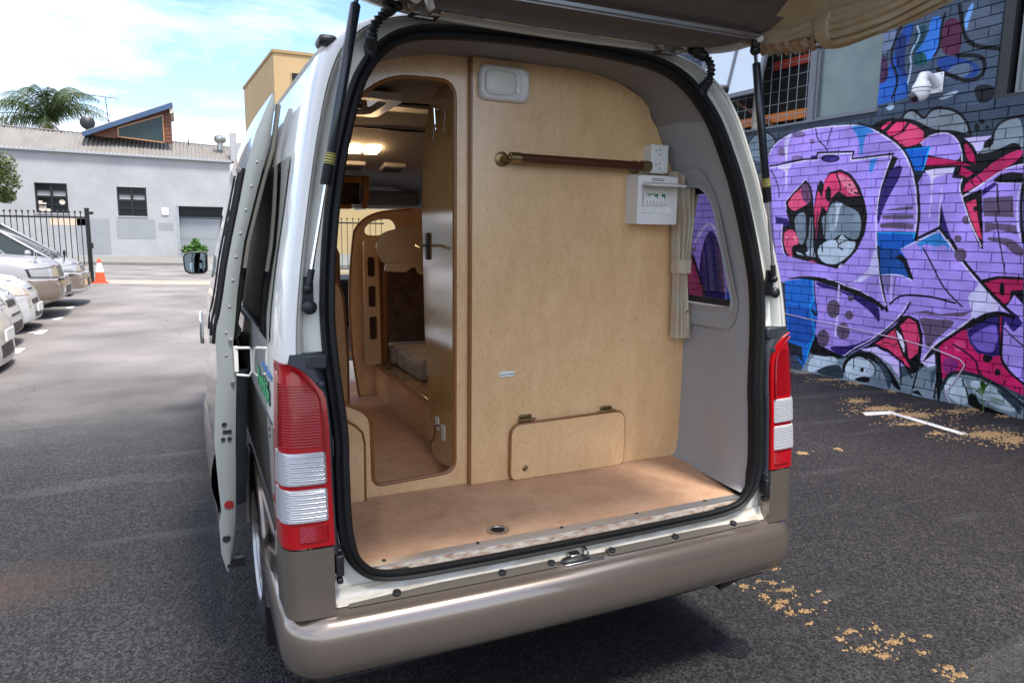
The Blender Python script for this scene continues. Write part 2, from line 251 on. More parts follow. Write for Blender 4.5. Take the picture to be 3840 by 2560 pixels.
# ------------------------------------------------------------------ mesh helpers
class MB:
    def __init__(s): s.v = []; s.f = []
    def add(s, vs, fs):
        o = len(s.v); s.v += [tuple(p) for p in vs]; s.f += [tuple(i+o for i in q) for q in fs]; return s
    def box(s, x0, x1, y0, y1, z0, z1):
        return s.add([(x0,y0,z0),(x1,y0,z0),(x1,y1,z0),(x0,y1,z0),(x0,y0,z1),(x1,y0,z1),(x1,y1,z1),(x0,y1,z1)],
                     [(0,3,2,1),(4,5,6,7),(0,1,5,4),(1,2,6,5),(2,3,7,6),(3,0,4,7)])
    def hexa(s, p): return s.add(p, [(0,3,2,1),(4,5,6,7),(0,1,5,4),(1,2,6,5),(2,3,7,6),(3,0,4,7)])
    def bar(s, a, b, wx, wy, up=(0,0,1)):
        a, b = V(a), V(b); d = (b-a).normalized(); x = d.cross(V(up))
        if x.length < 1e-4: x = d.cross(V((1,0,0)))
        x.normalize(); y = x.cross(d).normalized(); x = x*wx/2; y = y*wy/2
        return s.hexa([a-x-y, a+x-y, a+x+y, a-x+y, b-x-y, b+x-y, b+x+y, b-x+y])
    def loft(s, rings, closed=True, cap0=False, cap1=False):
        n = len(rings[0]); o = len(s.v)
        for r in rings: s.v += [tuple(p) for p in r]
        m = n if closed else n-1
        for i in range(len(rings)-1):
            for j in range(m):
                k = (j+1) % n
                s.f.append((o+i*n+j, o+i*n+k, o+(i+1)*n+k, o+(i+1)*n+j))
        if cap0: s.f.append(tuple(o+j for j in range(n))[::-1])
        if cap1: s.f.append(tuple(o+(len(rings)-1)*n+j for j in range(n)))
        return s
    def tube(s, path, r, n=8, closed=False, flat=1.0, up=None):
        P = [V(p) for p in path]; m = len(P); rings = []
        prev = None
        for i in range(m):
            if closed: d = P[(i+1) % m]-P[i-1]
            else: d = P[min(i+1, m-1)]-P[max(i-1, 0)]
            d.normalize()
            a = V(up) if up else (prev if prev else (V((0,0,1)) if abs(d.z) < 0.9 else V((1,0,0))))
            x = d.cross(a)
            if x.length < 1e-5: x = d.cross(V((0.3,1,0.2)))
            x.normalize(); y = x.cross(d).normalized()
            prev = y if not up else None
            rr = r[i] if isinstance(r, (list, tuple)) else r
            rings.append([P[i]+x*math.cos(2*math.pi*k/n)*rr+y*math.sin(2*math.pi*k/n)*rr*flat for k in range(n)])
        if closed: rings.append(rings[0])
        return s.loft(rings, True, not closed, not closed)
    def cyl(s, a, b, r, n=16, r2=None):
        return s.tube([a, b], [r, r if r2 is None else r2], n)
    def lathe(s, prof, org, axis, n=24, cap=True):
        org = V(org); d = V(axis).normalized(); x = d.cross(V((0,0,1)) if abs(d.z) < 0.9 else V((1,0,0))).normalized(); y = d.cross(x)
        rings = [[org+d*h+(x*math.cos(2*math.pi*k/n)+y*math.sin(2*math.pi*k/n))*r for k in range(n)] for r, h in prof]
        return s.loft(rings, True, cap, cap)
    def ball(s, c, r, n=12, sx=1, sy=1, sz=1):
        c = V(c); rings = []
        for i in range(1, n):
            a = math.pi*i/n
            rings.append([c+V((math.sin(a)*math.cos(2*math.pi*k/n)*r*sx, math.sin(a)*math.sin(2*math.pi*k/n)*r*sy, math.cos(a)*r*sz)) for k in range(n)])
        return s.loft(rings, True, True, True)
    def grid(s, fn, nu, nv):
        o = len(s.v)
        for i in range(nu+1):
            for j in range(nv+1): s.v.append(tuple(fn(i/nu, j/nv)))
        for i in range(nu):
            for j in range(nv):
                a = o+i*(nv+1)+j; s.f.append((a, a+nv+1, a+nv+2, a+1))
        return s
    def plate(s, loops, M4, th):
        """flat plate with holes: loops of 2-D points; M4 maps (u,v,depth) to 3-D; from depth 0 to th"""
        P = [[V((p[0], p[1], 0)) for p in lp] for lp in loops]
        flat = [p for lp in P for p in lp]; n = len(flat)
        tri = tessellate_polygon(P); o = len(s.v)
        for dpt in (0.0, th):
            for p in flat: s.v.append(tuple(M4 @ V((p.x, p.y, dpt))))
        for t in tri:
            a, b, c = [flat[i] for i in t]
            if (b-a).cross(c-a).z < 0: t = (t[0], t[2], t[1])
            s.f.append(tuple(o+i for i in t)[::-1]); s.f.append(tuple(o+n+i for i in t))
        k = 0
        for lp in P:
            m = len(lp)
            for i in range(m):
                a, b = o+k+i, o+k+(i+1) % m; s.f.append((a, b, b+n, a+n))
            k += m
        return s
    def make(s, name, m, parent=None, smooth=35, bevel=0.0, origin=None, subsurf=0, **props):
        me = bpy.data.meshes.new(name)
        vs = s.v if origin is None else [(p[0]-origin[0], p[1]-origin[1], p[2]-origin[2]) for p in s.v]
        me.from_pydata(vs, [], s.f)
        bm = bmesh.new(); bm.from_mesh(me); bmesh.ops.recalc_face_normals(bm, faces=bm.faces); bm.to_mesh(me); bm.free()
        mm = MATS[m] if isinstance(m, str) else m
        me.materials.append(mm)
        if smooth:
            me.shade_smooth()
            if smooth < 180: me.set_sharp_from_angle(angle=R(smooth))
        o = bpy.data.objects.new(name, me); COL.objects.link(o)
        if origin is not None: o.location = origin
        if parent is not None: o.parent = parent
        if bevel:
            b = o.modifiers.new('bevel', 'BEVEL'); b.width = bevel; b.segments = 2; b.limit_method = 'ANGLE'; b.angle_limit = R(40)
        if subsurf:
            b = o.modifiers.new('sub', 'SUBSURF'); b.levels = subsurf; b.render_levels = subsurf
        for k, v in props.items(): o[k] = v
        return o
def thing(name, label, cat, loc=(0,0,0), rotz=0.0, group=None):
    o = bpy.data.objects.new(name, None); COL.objects.link(o); o.empty_display_size = 0.2
    o.location = loc; o.rotation_euler = (0, 0, rotz); o['label'] = label; o['category'] = cat
    if group: o['group'] = group
    return o
def tag(o, label, cat, group=None):
    o['label'] = label; o['category'] = cat
    if group: o['group'] = group
    return o
def cm(k, u):
    """Catmull-Rom through the key points k (tuples) at index u"""
    n = len(k); i = min(int(math.floor(u)), n-2); i = max(i, 0); t = u-i
    p1, p2 = k[i], k[i+1]; p0 = k[i-1] if i > 0 else tuple(2*a-b for a, b in zip(p1, p2)); p3 = k[i+2] if i+2 < n else tuple(2*b-a for a, b in zip(p1, p2))
    return tuple(0.5*(2*b+(c-a)*t+(2*a-5*b+4*c-d)*t*t+(3*b-a-3*c+d)*t*t*t) for a, b, c, d in zip(p0, p1, p2, p3))
def curve(k, n, closed=False):
    if closed:
        m = len(k); kk = [k[-1]]+list(k)+[k[0], k[1]]
        return [cm(kk, 1+m*i/n) for i in range(n)]
    return [cm(k, (len(k)-1)*i/n) for i in range(n+1)]
def rrect(x0, x1, z0, z1, r, n=5):
    P = []
    for cx, cz, a in ((x1-r, z0+r, -90), (x1-r, z1-r, 0), (x0+r, z1-r, 90), (x0+r, z0+r, 180)):
        for i in range(n+1):
            t = R(a+90*i/n); P.append((cx+r*math.cos(t), cz+r*math.sin(t)))
    return P
def rpoly(pts, r, n=4):
    """polygon with rounded corners; r may be a list"""
    out = []; m = len(pts)
    for i in range(m):
        p = V(pts[i]); a = V(pts[i-1])-p; b = V(pts[(i+1) % m])-p
        rr = r[i] if isinstance(r, (list, tuple)) else r
        k = min(rr, a.length*0.48, b.length*0.48)
        if k < 1e-4: out.append(tuple(p)); continue
        A, B = p+a.normalized()*k, p+b.normalized()*k
        for j in range(n+1):
            t = j/n; out.append(tuple(A*(1-t)**2+p*2*t*(1-t)+B*t*t))
    return out
XZ = lambda y: Matrix(((1,0,0,0),(0,0,1,y),(0,1,0,0),(0,0,0,1)))      # (u,v,d) -> (u, y+d, v)
XY = lambda z: Matrix(((1,0,0,0),(0,1,0,0),(0,0,1,z),(0,0,0,1)))
YZ = lambda x: Matrix(((0,0,1,x),(1,0,0,0),(0,1,0,0),(0,0,0,1)))      # (u,v,d) -> (x+d, u, v)
def inpoly(p, P):
    c = False; x, y = p
    for i in range(len(P)):
        (x1, y1), (x2, y2) = P[i-1], P[i]
        if (y1 > y) != (y2 > y) and x < (x2-x1)*(y-y1)/(y2-y1)+x1: c = not c
    return c
# ------------------------------------------------------------------ the van: surfaces
OK = [(0,.615),(.35,.617),(.60,.625),(.70,.665),(.745,.76),(.751,.95),(.750,1.06),(.768,1.29),(.765,1.45),(.738,1.66),(.695,1.85),(.635,2.02),(.55,2.13),(.44,2.185),(.25,2.208),(0,2.215)]
SK = [(0,.42),(.40,.42),(.74,.42),(.85,.47),(.893,.72),(.899,.95),(.898,1.06),(.889,1.28),(.866,1.45),(.826,1.66),(.790,1.85),(.748,2.02),(.700,2.115),(.58,2.20),(.30,2.265),(0,2.285)]
IK = [(0,.655),(.35,.655),(.62,.655),(.745,.657),(.785,.71),(.790,.95),(.790,1.06),(.788,1.28),(.776,1.45),(.745,1.66),(.690,1.85),(.605,2.02),(.53,2.112),(.42,2.158),(.25,2.185),(0,2.187)]
def yr(z): return float(np.interp(z, [.3,.5,.62,.77,1.0,1.245,1.443,1.8,2.0,2.2,2.3], [.06,.06,.07,.075,.095,.125,.151,.225,.28,.345,.39]))
NK = 15
def mixk(u, t):
    a = cm(OK, u); b = cm(SK, u); return a[0]+(b[0]-a[0])*t, a[1]+(b[1]-a[1])*t
def ring(fn, m=6):
    """full closed ring: right half bottom->top, then left half top->bottom"""
    us = [i/m for i in range(NK*m+1)]
    H = [fn(u) for u in us]
    return H+[(-p[0], p[1], p[2]) for p in H[-2:0:-1]]
van = thing('camper_van', 'white and beige camper van with raised tailgate and timber lined cabin', 'van')
TR = [(.0,.035),(.26,.042),(.43,.036),(.53,.008),(.585,.004),(.60,.016),(.62,.016),(.635,.003),(.78,.008),(.86,.022),(.92,.045),(.965,.075),(1.0,.12)]
FY = [.42,.52,.74,.86,.98,1.12,1.26,1.4,1.5,1.7,2.05,2.6,3.1,3.6,4.1,4.45]
rings = []; info = []
for t, off in TR:
    def f(u, t=t, off=off):
        x, z = mixk(u, t); return (x, yr(z)+off, z)
    rings.append(ring(f)); info.append((t, None))
for y in FY:
    def f(u, y=y):
        x, z = cm(SK, u); k = 1-0.05*max(0, (y-3.1)/1.4)**2; return (x*k, max(y, yr(z)+.135), z)
    rings.append(ring(f)); info.append((1, y))
nr = len(rings[0]); m6 = 6
def uof(j): return j/m6 if j <= NK*m6 else (nr-j)/m6
wh, lo, jamb = MB(), MB(), MB()
for i in range(len(rings)-1):
    for j in range(nr):
        k = (j+1) % nr
        q = [rings[i][j], rings[i][k], rings[i+1][k], rings[i+1][j]]
        c = sum((V(p) for p in q), V())/4; u = (uof(j)+uof(j+1))/2
        if u < 2.0 and i > 8: continue
        if c.x > 0 and c.y > .20 and c.y < 1.7 and 1.26 < c.z < 1.80 and i >= 11: continue      # window hole, far side
        if c.x < 0 and 2.05 < c.y < 3.1 and .55 < c.z < 1.95: continue                          # doorway of the sliding door
        if abs(c.x) > .6 and math.hypot(c.y-1.12, c.z-.34) < .385 and u < 6: continue            # wheel arch
        if 1.25 < c.z < 1.8 and c.y > 3.2 and abs(c.x) > .5: continue                            # cab side windows
        b = jamb if i <= 6 else (lo if (u < 6 and i >= 7) else wh)
        b.add(q, [(0,1,2,3)])
def weld(b):
    mp_ = {}; nv = []; idx = []
    for p in b.v:
        k = (round(p[0],5), round(p[1],5), round(p[2],5))
        if k not in mp_: mp_[k] = len(nv); nv.append(p)
        idx.append(mp_[k])
    b.f = [tuple(idx[i] for i in f) for f in b.f]; b.f = [f for f in b.f if len(set(f)) >= 3]; b.v = nv; return b
weld(wh).make('body', 'white_paint', van, smooth=60)
weld(lo).make('lower_body', 'beige_paint', van, smooth=60)
weld(jamb).make('tailgate_opening', 'inner_paint', van, smooth=50)
# nose of the van (seen only through the cabin): scuttle, roof header and screen pillars
b = MB(); b.box(-.86,.86,4.45,5.2,.45,1.22); b.bar((-.86,4.75,1.2),(-.72,4.35,1.86),.09,.07); b.bar((.86,4.75,1.2),(.72,4.35,1.86),.09,.07); b.box(-.74,.74,4.25,4.45,1.78,2.1)
b.make('nose', 'white_paint', van, bevel=.02)
MB().add([(-.82,4.78,1.22),(.82,4.78,1.22),(.72,4.42,1.79),(-.72,4.42,1.79)], [(0,1,2,3)]).make('windscreen', 'clear_glass', van)
# roof gutters
for s in (-1, 1):
    MB().tube([(s*.708,yr(2.1)+.05,2.095),(s*.710,.6,2.100),(s*.710,1.5,2.100),(s*.710,3.2,2.100)], .013, 6, flat=.7).make('roof_gutter', 'inner_paint', van)
    c = MB(); c.box(s*.700-.026, s*.700+.026, yr(2.1)+.03, yr(2.1)+.11, 2.10, 2.130)
    c.make('gutter_cap', 'black_plastic', van, bevel=.012)

# seal round the tailgate opening
P = []
for x, y, z in ring(lambda u: (lambda p: (p[0], yr(p[1])+.024, p[1]))(cm(OK, u)), 8):
    P.append((x, y, z))
cen = V((0, 0, 1.4)); rg = []
for i in range(len(P)):
    d = (V(P[(i+1) % len(P)])-V(P[i-1])).normalized(); n = V((0,1,0)); side = d.cross(n).normalized(); n2 = side.cross(d).normalized()
    prof = [(-.002,-.004),(.000,.012),(.008,.017),(.016,.012),(.0185,.0085),(.022,.012),(.032,.012),(.038,.004),(.039,-.012),(.036,-.030),(.0,-.030)]
    kk = min(1, max(0, (P[i][2]-.63)/.12)); kk = kk*kk*(3-2*kk)
    rg.append([V(P[i])+(-side if side.dot(V((P[i][0],0,P[i][2]))-cen) > 0 else side)*((a-.004)*(.72+.28*kk))-n2*(bq if bq > -.01 else bq*(.25+.75*kk)) for a, bq in prof])
rg.append(rg[0]); MB().loft(rg, True).make('rubber_seal', 'rubber', van, smooth=50)
c = MB()
for s in (-1, 1): c.box(s*.60-.045, s*.60+.045, .093, .113, .627, .647)
c.make('seal_joint', 'black_plastic', van, bevel=.006)

# inside lining (grey fabric) from the seal to the partition and along the roof
def lin(u, w):
    a = cm(OK, u); k = cm(IK, u); e = w*w*(3-2*w)
    cx, cz = 0, 1.35
    ax, az = a[0]+(cx-a[0])*.018, a[1]+(cz-a[1])*.018
    x, z = ax+(k[0]-ax)*e, az+(k[1]-az)*e
    y0 = yr(az)+.050; return (x, y0+(.52-y0)*w, z)
HOLE = rpoly([(.62,1.80),(.445,1.80),(.405,1.74),(.288,1.34),(.30,1.29),(.62,1.285)], [.001,.05,.03,.03,.03,.001])
INN = rpoly([(.66,1.776),(.462,1.776),(.412,1.72),(.314,1.345),(.325,1.322),(.66,1.320)], [.001,.06,.04,.03,.02,.001])
OUTR = rpoly([(.66,1.842),(.425,1.842),(.372,1.742),(.262,1.318),(.30,1.242),(.66,1.235)], [.001,.09,.05,.05,.07,.001])
ce = MB()
m12 = 12; us = [i/m12 for i in range(3*m12, NK*m12+1)]; nw = 22
for s in (-1, 1):
    lf = MB()
    G = [[(lambda p: (s*p[0], p[1], p[2]))(lin(u, j/nw)) for j in range(nw+1)]+[(s*cm(IK, u)[0], y, cm(IK, u)[1]) for y in (.60,.7,1.0,1.7)] for u in us]
    for i in range(len(us)-1):
        for j in range(len(G[0])-1):
            q = [G[i][j], G[i+1][j], G[i+1][j+1], G[i][j+1]]; c = sum((V(p) for p in q), V())/4
            if s > 0 and (inpoly((c.y, c.z), HOLE) or (c.y > .6 and 1.30 < c.z < 1.79)): continue
            (lf if us[i] < 10.9 else ce).add(q, [(0,1,2,3)])
    weld(lf).make('side_lining', 'lining_grey', van, smooth=60)

weld(ce).make('headliner', 'fabric_grey', van, smooth=60)
def linx(y, z):
    lo_, hi = 6.0, 11.5
    for _ in range(34):
        u = (lo_+hi)/2
        w_ = min(1, max(0, (y-(yr(z)+.05))/(.52-(yr(z)+.05)))); p = lin(u, w_)
        if p[2] < z: lo_ = u
        else: hi = u
    return p[0]
rg = []
for k, (dx_, base) in enumerate(((.0015, 0), (.002, .25), (-.006, .55), (-.010, .8), (.0, 1.0), (-.03, 1.0))):
    row = []
    for a, b_ in zip(OUTR, INN):
        y = a[0]+(b_[0]-a[0])*base; z = a[1]+(b_[1]-a[1])*base
        row.append((linx(y, z)-.004+(-dx_ if k < 5 else .055), y, z))
    rg.append(row)
MB().loft(rg, True).make('window_surround', 'lining_grey', van, smooth=60)
# quarter window, far side: dark rubber, glass
b = MB(); row = []
for sc_ in (0, .10):
    row.append([((linx(y, z)+.045), y+( .49-y)*sc_, z+(1.55-z)*sc_) for y, z in INN])
b.loft(row, True); b.box(.826,.842,.30,.66,1.322,1.345); b.make('window_frame', 'black_plastic', van)
b = MB().grid(lambda a, c_: (cm(SK, 6.9+2.9*a)[0]+.004, .20+1.5*c_, cm(SK, 6.9+2.9*a)[1]), 16, 4).make('side_window', 'tint_glass', van, smooth=180)
# curtain track
MB().tube([(.735,.60,1.838),(.752,.50,1.848),(.735,.42,1.857)], .004, 6).make('curtain_track', 'steel', van)

# floor, sill and rusty flange
fl = MB(); fl.box(-.785,.785,.55,2.6,.64,.660); fl.hexa([(-.69,.143,.64),(.69,.143,.64),(.785,.55,.64),(-.785,.55,.64),(-.69,.143,.660),(.69,.143,.660),(.785,.55,.660),(-.785,.55,.660)])
fl.make('floor_board', 'floor_board', van, smooth=0)
b = MB(); b.add([(-.70,.116,.6605),(.70,.116,.6605),(.70,.148,.6615),(-.70,.148,.6615),(-.70,.1155,.657),(.70,.1155,.657)], [(0,1,2,3),(4,5,1,0)])
b.make('sill_strip', 'alu', van, smooth=0)
b = MB()
for x in (-.62,-.33,-.04,.25,.54): b.lathe([(0,0),(.006,.0005),(.006,.002),(.002,.0035)], (x,.140,.6612), (0,0,1), 10)
b.make('sill_screw', 'black_plastic', van)
b = MB(); b.add([(-.67,.1150,.6565),(.67,.1150,.6565),(.67,.101,.634),(-.67,.101,.634)], [(0,1,2,3)]); b.make('rust_flange', 'rust_flange', van, smooth=0)
# face below the seal: painted sill with pressings, latch
b = MB(); xs = [-.765+1.53*i/40 for i in range(41)]
b.grid(lambda a, c_: (-.765+1.53*a, .098-.020*c_+.006*math.sin(c_*3.1), .624-.044*c_), 40, 6); b.make('sill_face', 'sill_paint', van, smooth=180)
b = MB(); b.box(-.075,.065,.045,.085,.574,.582); b.box(-.050,-.012,.055,.085,.582,.604); b.tube([(.012,.060,.580),(.012,.060,.608),(.012,.090,.608),(.012,.090,.580)], .005, 8)
b.make('latch_striker', 'steel', van, bevel=.004)
b = MB(); b.ball((-.03,.066,.584), .042, 10, 1.3, .5, .32); b.make('latch_boot', 'black_plastic', van)

# lamps, trim, corner panels: patches over the corner of the body
def corner(z, a, off):
    """a: 0 inner edge .. 1 flat corner start .. 2 forward edge on the side; needs xin"""
    pass
def cpatch(s, zs, xin, xflat, fwd, off, ncol=10, side=True):
    """rows at heights zs; columns from xin(z) across the rear face to xflat then round to the side"""
    rows = []
    for z in zs:
        xi = xin(z); so_ = np.interp(z, [.55,.72,.84,.97,1.14,1.25,1.45], [.898,.901,.902,.899,.892,.887,.868])-.004+off*.4
        xf = min(xflat, so_-.045); xf = max(xf, xi)
        yb = yr(z)-off+.002; row = []
        for i in range(ncol+1): row.append((s*(xi+(xf-xi)*i/ncol), yb+.004*(i/ncol)**2, z))
        if side:
            for i in range(1, 7):
                t = R(90*i/6); row.append((s*(xf+(so_-xf)*math.sin(t)), yb+.004+(.052)*(1-math.cos(t)), z))
            row.append((s*(so_+.004), yb+fwd, z))
        rows.append(row)
    return rows
LX = lambda z: float(np.interp(z, [.76,.95,1.087,1.155,1.176,1.216,1.244,1.252], [.769,.7715,.7715,.776,.783,.815,.849,.868]))
def solid(rows, back):
    """close a patch with a rim going forward by back"""
    b = MB(); n = len(rows[0]); b.loft(rows, False)
    rim = rows[0]+[r[-1] for r in rows[1:]]+rows[-1][-2::-1]+[r[0] for r in rows[-2:0:-1]]
    b.loft([rim, [(p[0]*.985, p[1]+back, p[2]) for p in rim]], True); return b
for s, side in ((-1,'left'), (1,'right')):
    zs = [.768+i*(1.252-.768)/44 for i in range(45)]
    lamp = solid(cpatch(s, zs, LX, .865, .105, .010), .05).make('tail_lamp', 'red_lens', van, smooth=40)
    # ribbed inner look: fine ribs over the upper red part
    b = MB()
    for z0, z1, st in ((1.035,1.20,.0075),):
        z = z0
        while z < z1:
            rows = cpatch(s, [z, z+.0018, z+.0036], lambda q: max(LX(q)+.022, .795), .86, .03, .0115, 6)
            rows[1] = [(p[0], p[1]-.0009, p[2]) for p in rows[1]]; b.loft(rows, False); z += st
    b.make('lens_rib', 'red_dark', lamp, smooth=60)
    for nm, z0, z1 in (('indicator_lens',.935,1.020), ('reversing_lens',.836,.924)):
        zz_ = []; n = 77
        rows = cpatch(s, [z0+(z1-z0)*i/n for i in range(n+1)], lambda z: .790, .865, .078, .0115, 10)
        for i, row in enumerate(rows):
            d = .0034*abs(math.sin(math.pi*i/5.5)); e = min(i, n-i)/4.0; e = min(1, e)
            rows[i] = [(p[0], p[1]-(.003+d)*e if k < 13 else p[1], p[2]) for k, p in enumerate(row)]
        solid(rows, .012).make(nm, 'clear_lens', lamp, smooth=25)
    rows = cpatch(s, [.786+i*.04/12 for i in range(13)], lambda z: .790, .862, .0, .0135, 12, False)
    for i, row in enumerate(rows): rows[i] = [(p[0], p[1]-.0012*((i+k) % 2), p[2]) for k, p in enumerate(row)]
    solid(rows, .008).make('reflector', 'red_dark', lamp, smooth=0)
    # bright rim strip along the curved upper edge
    pts = [(s*(LX(z)+.016), yr(z)-.0125, z) for z in [1.02+i*.22/16 for i in range(17)]]
    MB().tube(pts, .005, 6, flat=.5).make('lens_strip', 'red_dark', lamp)
    # dark pillar trim between lamp and seal
    tz = [.735+i*(1.274-.735)/26 for i in range(27)]
    def xo(z): return float(np.interp(z, [.70,.76,.95,1.06,1.29], [.735,.752,.755,.753,.771]))+.004
    rows = []
    for z in tz:
        x0 = xo(z); x1 = max(LX(z)+.004, x0+.010) if z < 1.25 else .868-.3*(z-1.25); y0 = yr(z)+.030; y1 = yr(z)+.002
        rows.append([(s*(x0+(x1-x0)*k/6), y0+(y1-y0)*min(1, k/2.2), z) for k in range(7)])
    b = solid(rows, .03); b.lathe([(.009,0),(.009,-.003),(.004,-.005)], (s*.785, yr(1.13)+.0, 1.195), (0,1,0), 12)
    b.make('pillar_trim', 'slate_plastic', van, smooth=40)
    b = MB(); b.box(s*.795-.028, s*.795+.030, yr(1.26)-.002, yr(1.26)+.02, 1.232, 1.272); b.make('trim_clip', 'slate_plastic', van, bevel=.006)
    # corner panel below the lamp
    zs = [.570+i*(.762-.570)/10 for i in range(11)]
    solid(cpatch(s, zs, lambda z: .772, .862, .16, .008), .04).make('corner_panel', 'beige_paint', van, smooth=40)
    b = MB(); b.box(s*.757-.010, s*.757+.010, .062, .095, .675, .735); b.box(s*.757-.008, s*.757+.008, .066, .09, .652, .668); b.box(s*.757-.007, s*.757+.007, .066, .09, .742, .752)
    b.make('gate_stop', 'black_plastic', van, bevel=.004)

# bumper: section swept along a rounded plan
plan = []
for i in range(25):
    x = -.78+1.56*i/24; plan.append((x, -.022*(1-(x/.78)**2)+.020, 0))
def arc(cx, cy, r, a0, a1, n): return [(cx+r*math.cos(R(a0+(a1-a0)*i/n)), cy+r*math.sin(R(a0+(a1-a0)*i/n))) for i in range(n+1)]
left = [(-.906,.74),(-.908,.45),(-.909,.26)]+arc(-.779,.150,.130,180,262,9)
path = left+[(p[0], p[1]) for p in plan[1:-1]]+[(-p[0], p[1]) for p in left[::-1]]
sec = [(.085,.568),(.078,.580),(.050,.574),(.043,.567),(.032,.566),(.018,.558),(.008,.546),(.001,.530),(-.003,.508),(-.004,.480),(-.003,.450),(.004,.424),(.020,.402),(.050,.392),(.09,.400)]
rg = []
for i, p in enumerate(path):
    a = V((*path[max(i-1,0)], 0)); c = V((*path[min(i+1,len(path)-1)], 0)); d = (c-a).normalized(); n = V((-d.y, d.x, 0))   # inward
    sd_ = min(1, max(0, (abs(p[0])-.80)/.1)); fw = max(0, (p[1]-.26)/.48) if abs(p[0]) > .9 else 0
    rg.append([(p[0]+n.x*o_, p[1]+n.y*o_, z+.004*(1-abs(p[0])/.92)-sd_*.006-(.05*fw if z > .55 else 0)+(0.02*fw if z < .45 else 0)) for o_, z in sec])
bump = MB().loft(rg, False, False, False).make('rear_bumper', 'beige_paint', van, smooth=60)
b = MB(); q = [(-.755,.070),(-.74,.058)]
for x0, x1 in ((-.735,-.10),(.09,.735)):
    n = 20; y_ = lambda x: -.022*(1-(x/.78)**2)+.020
    b.loft([[(x0+(x1-x0)*i/n, y_(x0+(x1-x0)*i/n)+.050, .5785+.004*(1-abs(x0+(x1-x0)*i/n)/.9)) for i in range(n+1)],
            [(x0+(x1-x0)*i/n, y_(x0+(x1-x0)*i/n)+.080, .5875+.004*(1-abs(x0+(x1-x0)*i/n)/.9)) for i in range(n+1)],
            [(x0+(x1-x0)*i/n, y_(x0+(x1-x0)*i/n)+.082, .572) for i in range(n+1)]], False)
b.make('scuff_strip', 'scuff_plastic', bump, smooth=30)
for x in (-.60,-.28,-.115,.105,.36,.62):
    MB().lathe([(.012,0),(.012,.004),(.007,.005),(.006,.003),(0.001,.003)], (x, .086-.022*(1-(x/.78)**2), .589), (0,-.3,1), 12).make('push_pin', 'black_plastic', bump)
MB().hexa([(.60,.10,.33),(.72,.12,.34),(.74,.16,.34),(.60,.16,.33),(.60,.10,.40),(.76,.12,.40),(.76,.16,.40),(.60,.16,.40)]).make('bumper_bracket', 'black_plastic', van)
MB().box(-.82,.82,.12,2.6,.34,.44).make('underbody', 'vinyl_dark', van)

# wheels
def wheel(x, y, s):
    w_ = bpy.data.objects.new('wheel', None); COL.objects.link(w_); w_.parent = van
    tyr = MB().lathe([(.205,-.09),(.27,-.105),(.315,-.10),(.336,-.078),(.340,-.04),(.340,.04),(.336,.078),(.315,.10),(.27,.105),(.205,.09)], (x, y, .340), (s,0,0), 40, False).make('tyre', 'tyre', w_, smooth=50)
    b = MB().lathe([(.215,.102),(.208,.094),(.195,.055),(.190,-.05)], (x, y, .340), (s,0,0), 40, False)
    b.lathe([(.001,.088),(.055,.088),(.06,.08),(.06,.03)], (x, y, .340), (s,0,0), 20, False)
    for k in range(6):
        a = 2*math.pi*k/6; u_ = V((0, math.cos(a), math.sin(a))); o_ = V((x, y, .340)); e = V((s,0,0))
        b.bar(o_+u_*.05+e*.068, o_+u_*.20+e*.078, .055, .02, tuple(e))
    b.make('rim', 'galv', w_, bevel=.004)
    MB().lathe([(.001,.0),(.19,.0)], (x, y, .340), (s,0,0), 30, False).make('brake_disc', 'vinyl_dark', w_)
for s in (-1, 1):
    wheel(s*.79, 1.12, s); wheel(s*.79, 4.22, s)
    pts = [(s*.886, 1.12+.40*math.cos(R(a)), .34+.40*math.sin(R(a))) for a in range(-8, 189, 7)]
    MB().tube(pts, .018, 8, flat=.8).make('arch_lip', 'beige_paint', van)
    b = MB(); b.loft([[(s*.885, 1.12+.392*math.cos(R(a)), .34+.392*math.sin(R(a))) for a in range(-10, 191, 8)], [(s*.55, 1.12+.392*math.cos(R(a)), .34+.392*math.sin(R(a))) for a in range(-10, 191, 8)]], False)
    b.make('arch_liner', 'vinyl_dark', van)
MB().hexa([(-.90,.70,.14),(-.70,.70,.14),(-.70,.715,.14),(-.90,.715,.14),(-.90,.72,.42),(-.70,.72,.42),(-.70,.735,.42),(-.90,.735,.42)]).make('mud_flap', 'rubber', van)

# quarter window, near side (dark glass with body coloured edge above)
def sx(u): return cm(SK, u)
MB().grid(lambda a, c_: (-(sx(7.0+2.75*a)[0]+.0035), (.315+.105*a)+c_*(1.72-.36), sx(7.0+2.75*a)[1]), 18, 10).make('quarter_window', 'dark_glass', van, smooth=180)
# lettering on the near side
def text(body, size, loc, rot, m, parent, name, ext=.0006, bold=0.0, shear=0.0):
    c = bpy.data.curves.new(name, 'FONT'); c.body = body; c.size = size; c.extrude = ext; c.offset = bold; c.shear = shear; c.resolution_u = 2
    o = bpy.data.objects.new(name, c); COL.objects.link(o); dg = bpy.context.evaluated_depsgraph_get()
    me = bpy.data.meshes.new_from_object(o.evaluated_get(dg)); bpy.data.objects.remove(o); bpy.data.curves.remove(c)
    me.materials.clear(); me.materials.append(MATS[m])
    o = bpy.data.objects.new(name, me); COL.objects.link(o); o.location = loc; o.rotation_euler = rot; o.parent = parent; return o
ROT = (R(90), 0, R(-90))
for wd, y_ in (('North', .620), ('Life', .405)):
    text(wd, .082, (-.8985, y_, 1.108), ROT, 'print_black', van, 'sticker_outline', bold=.0055)
    text(wd, .082, (-.9000, y_, 1.108), ROT, 'sticker_green', van, 'sticker_lettering', bold=.001)
text('the door life outdoor', .030, (-.8965, .500, 1.185), ROT, 'sticker_blue', van, 'sticker_slogan', bold=.0006)
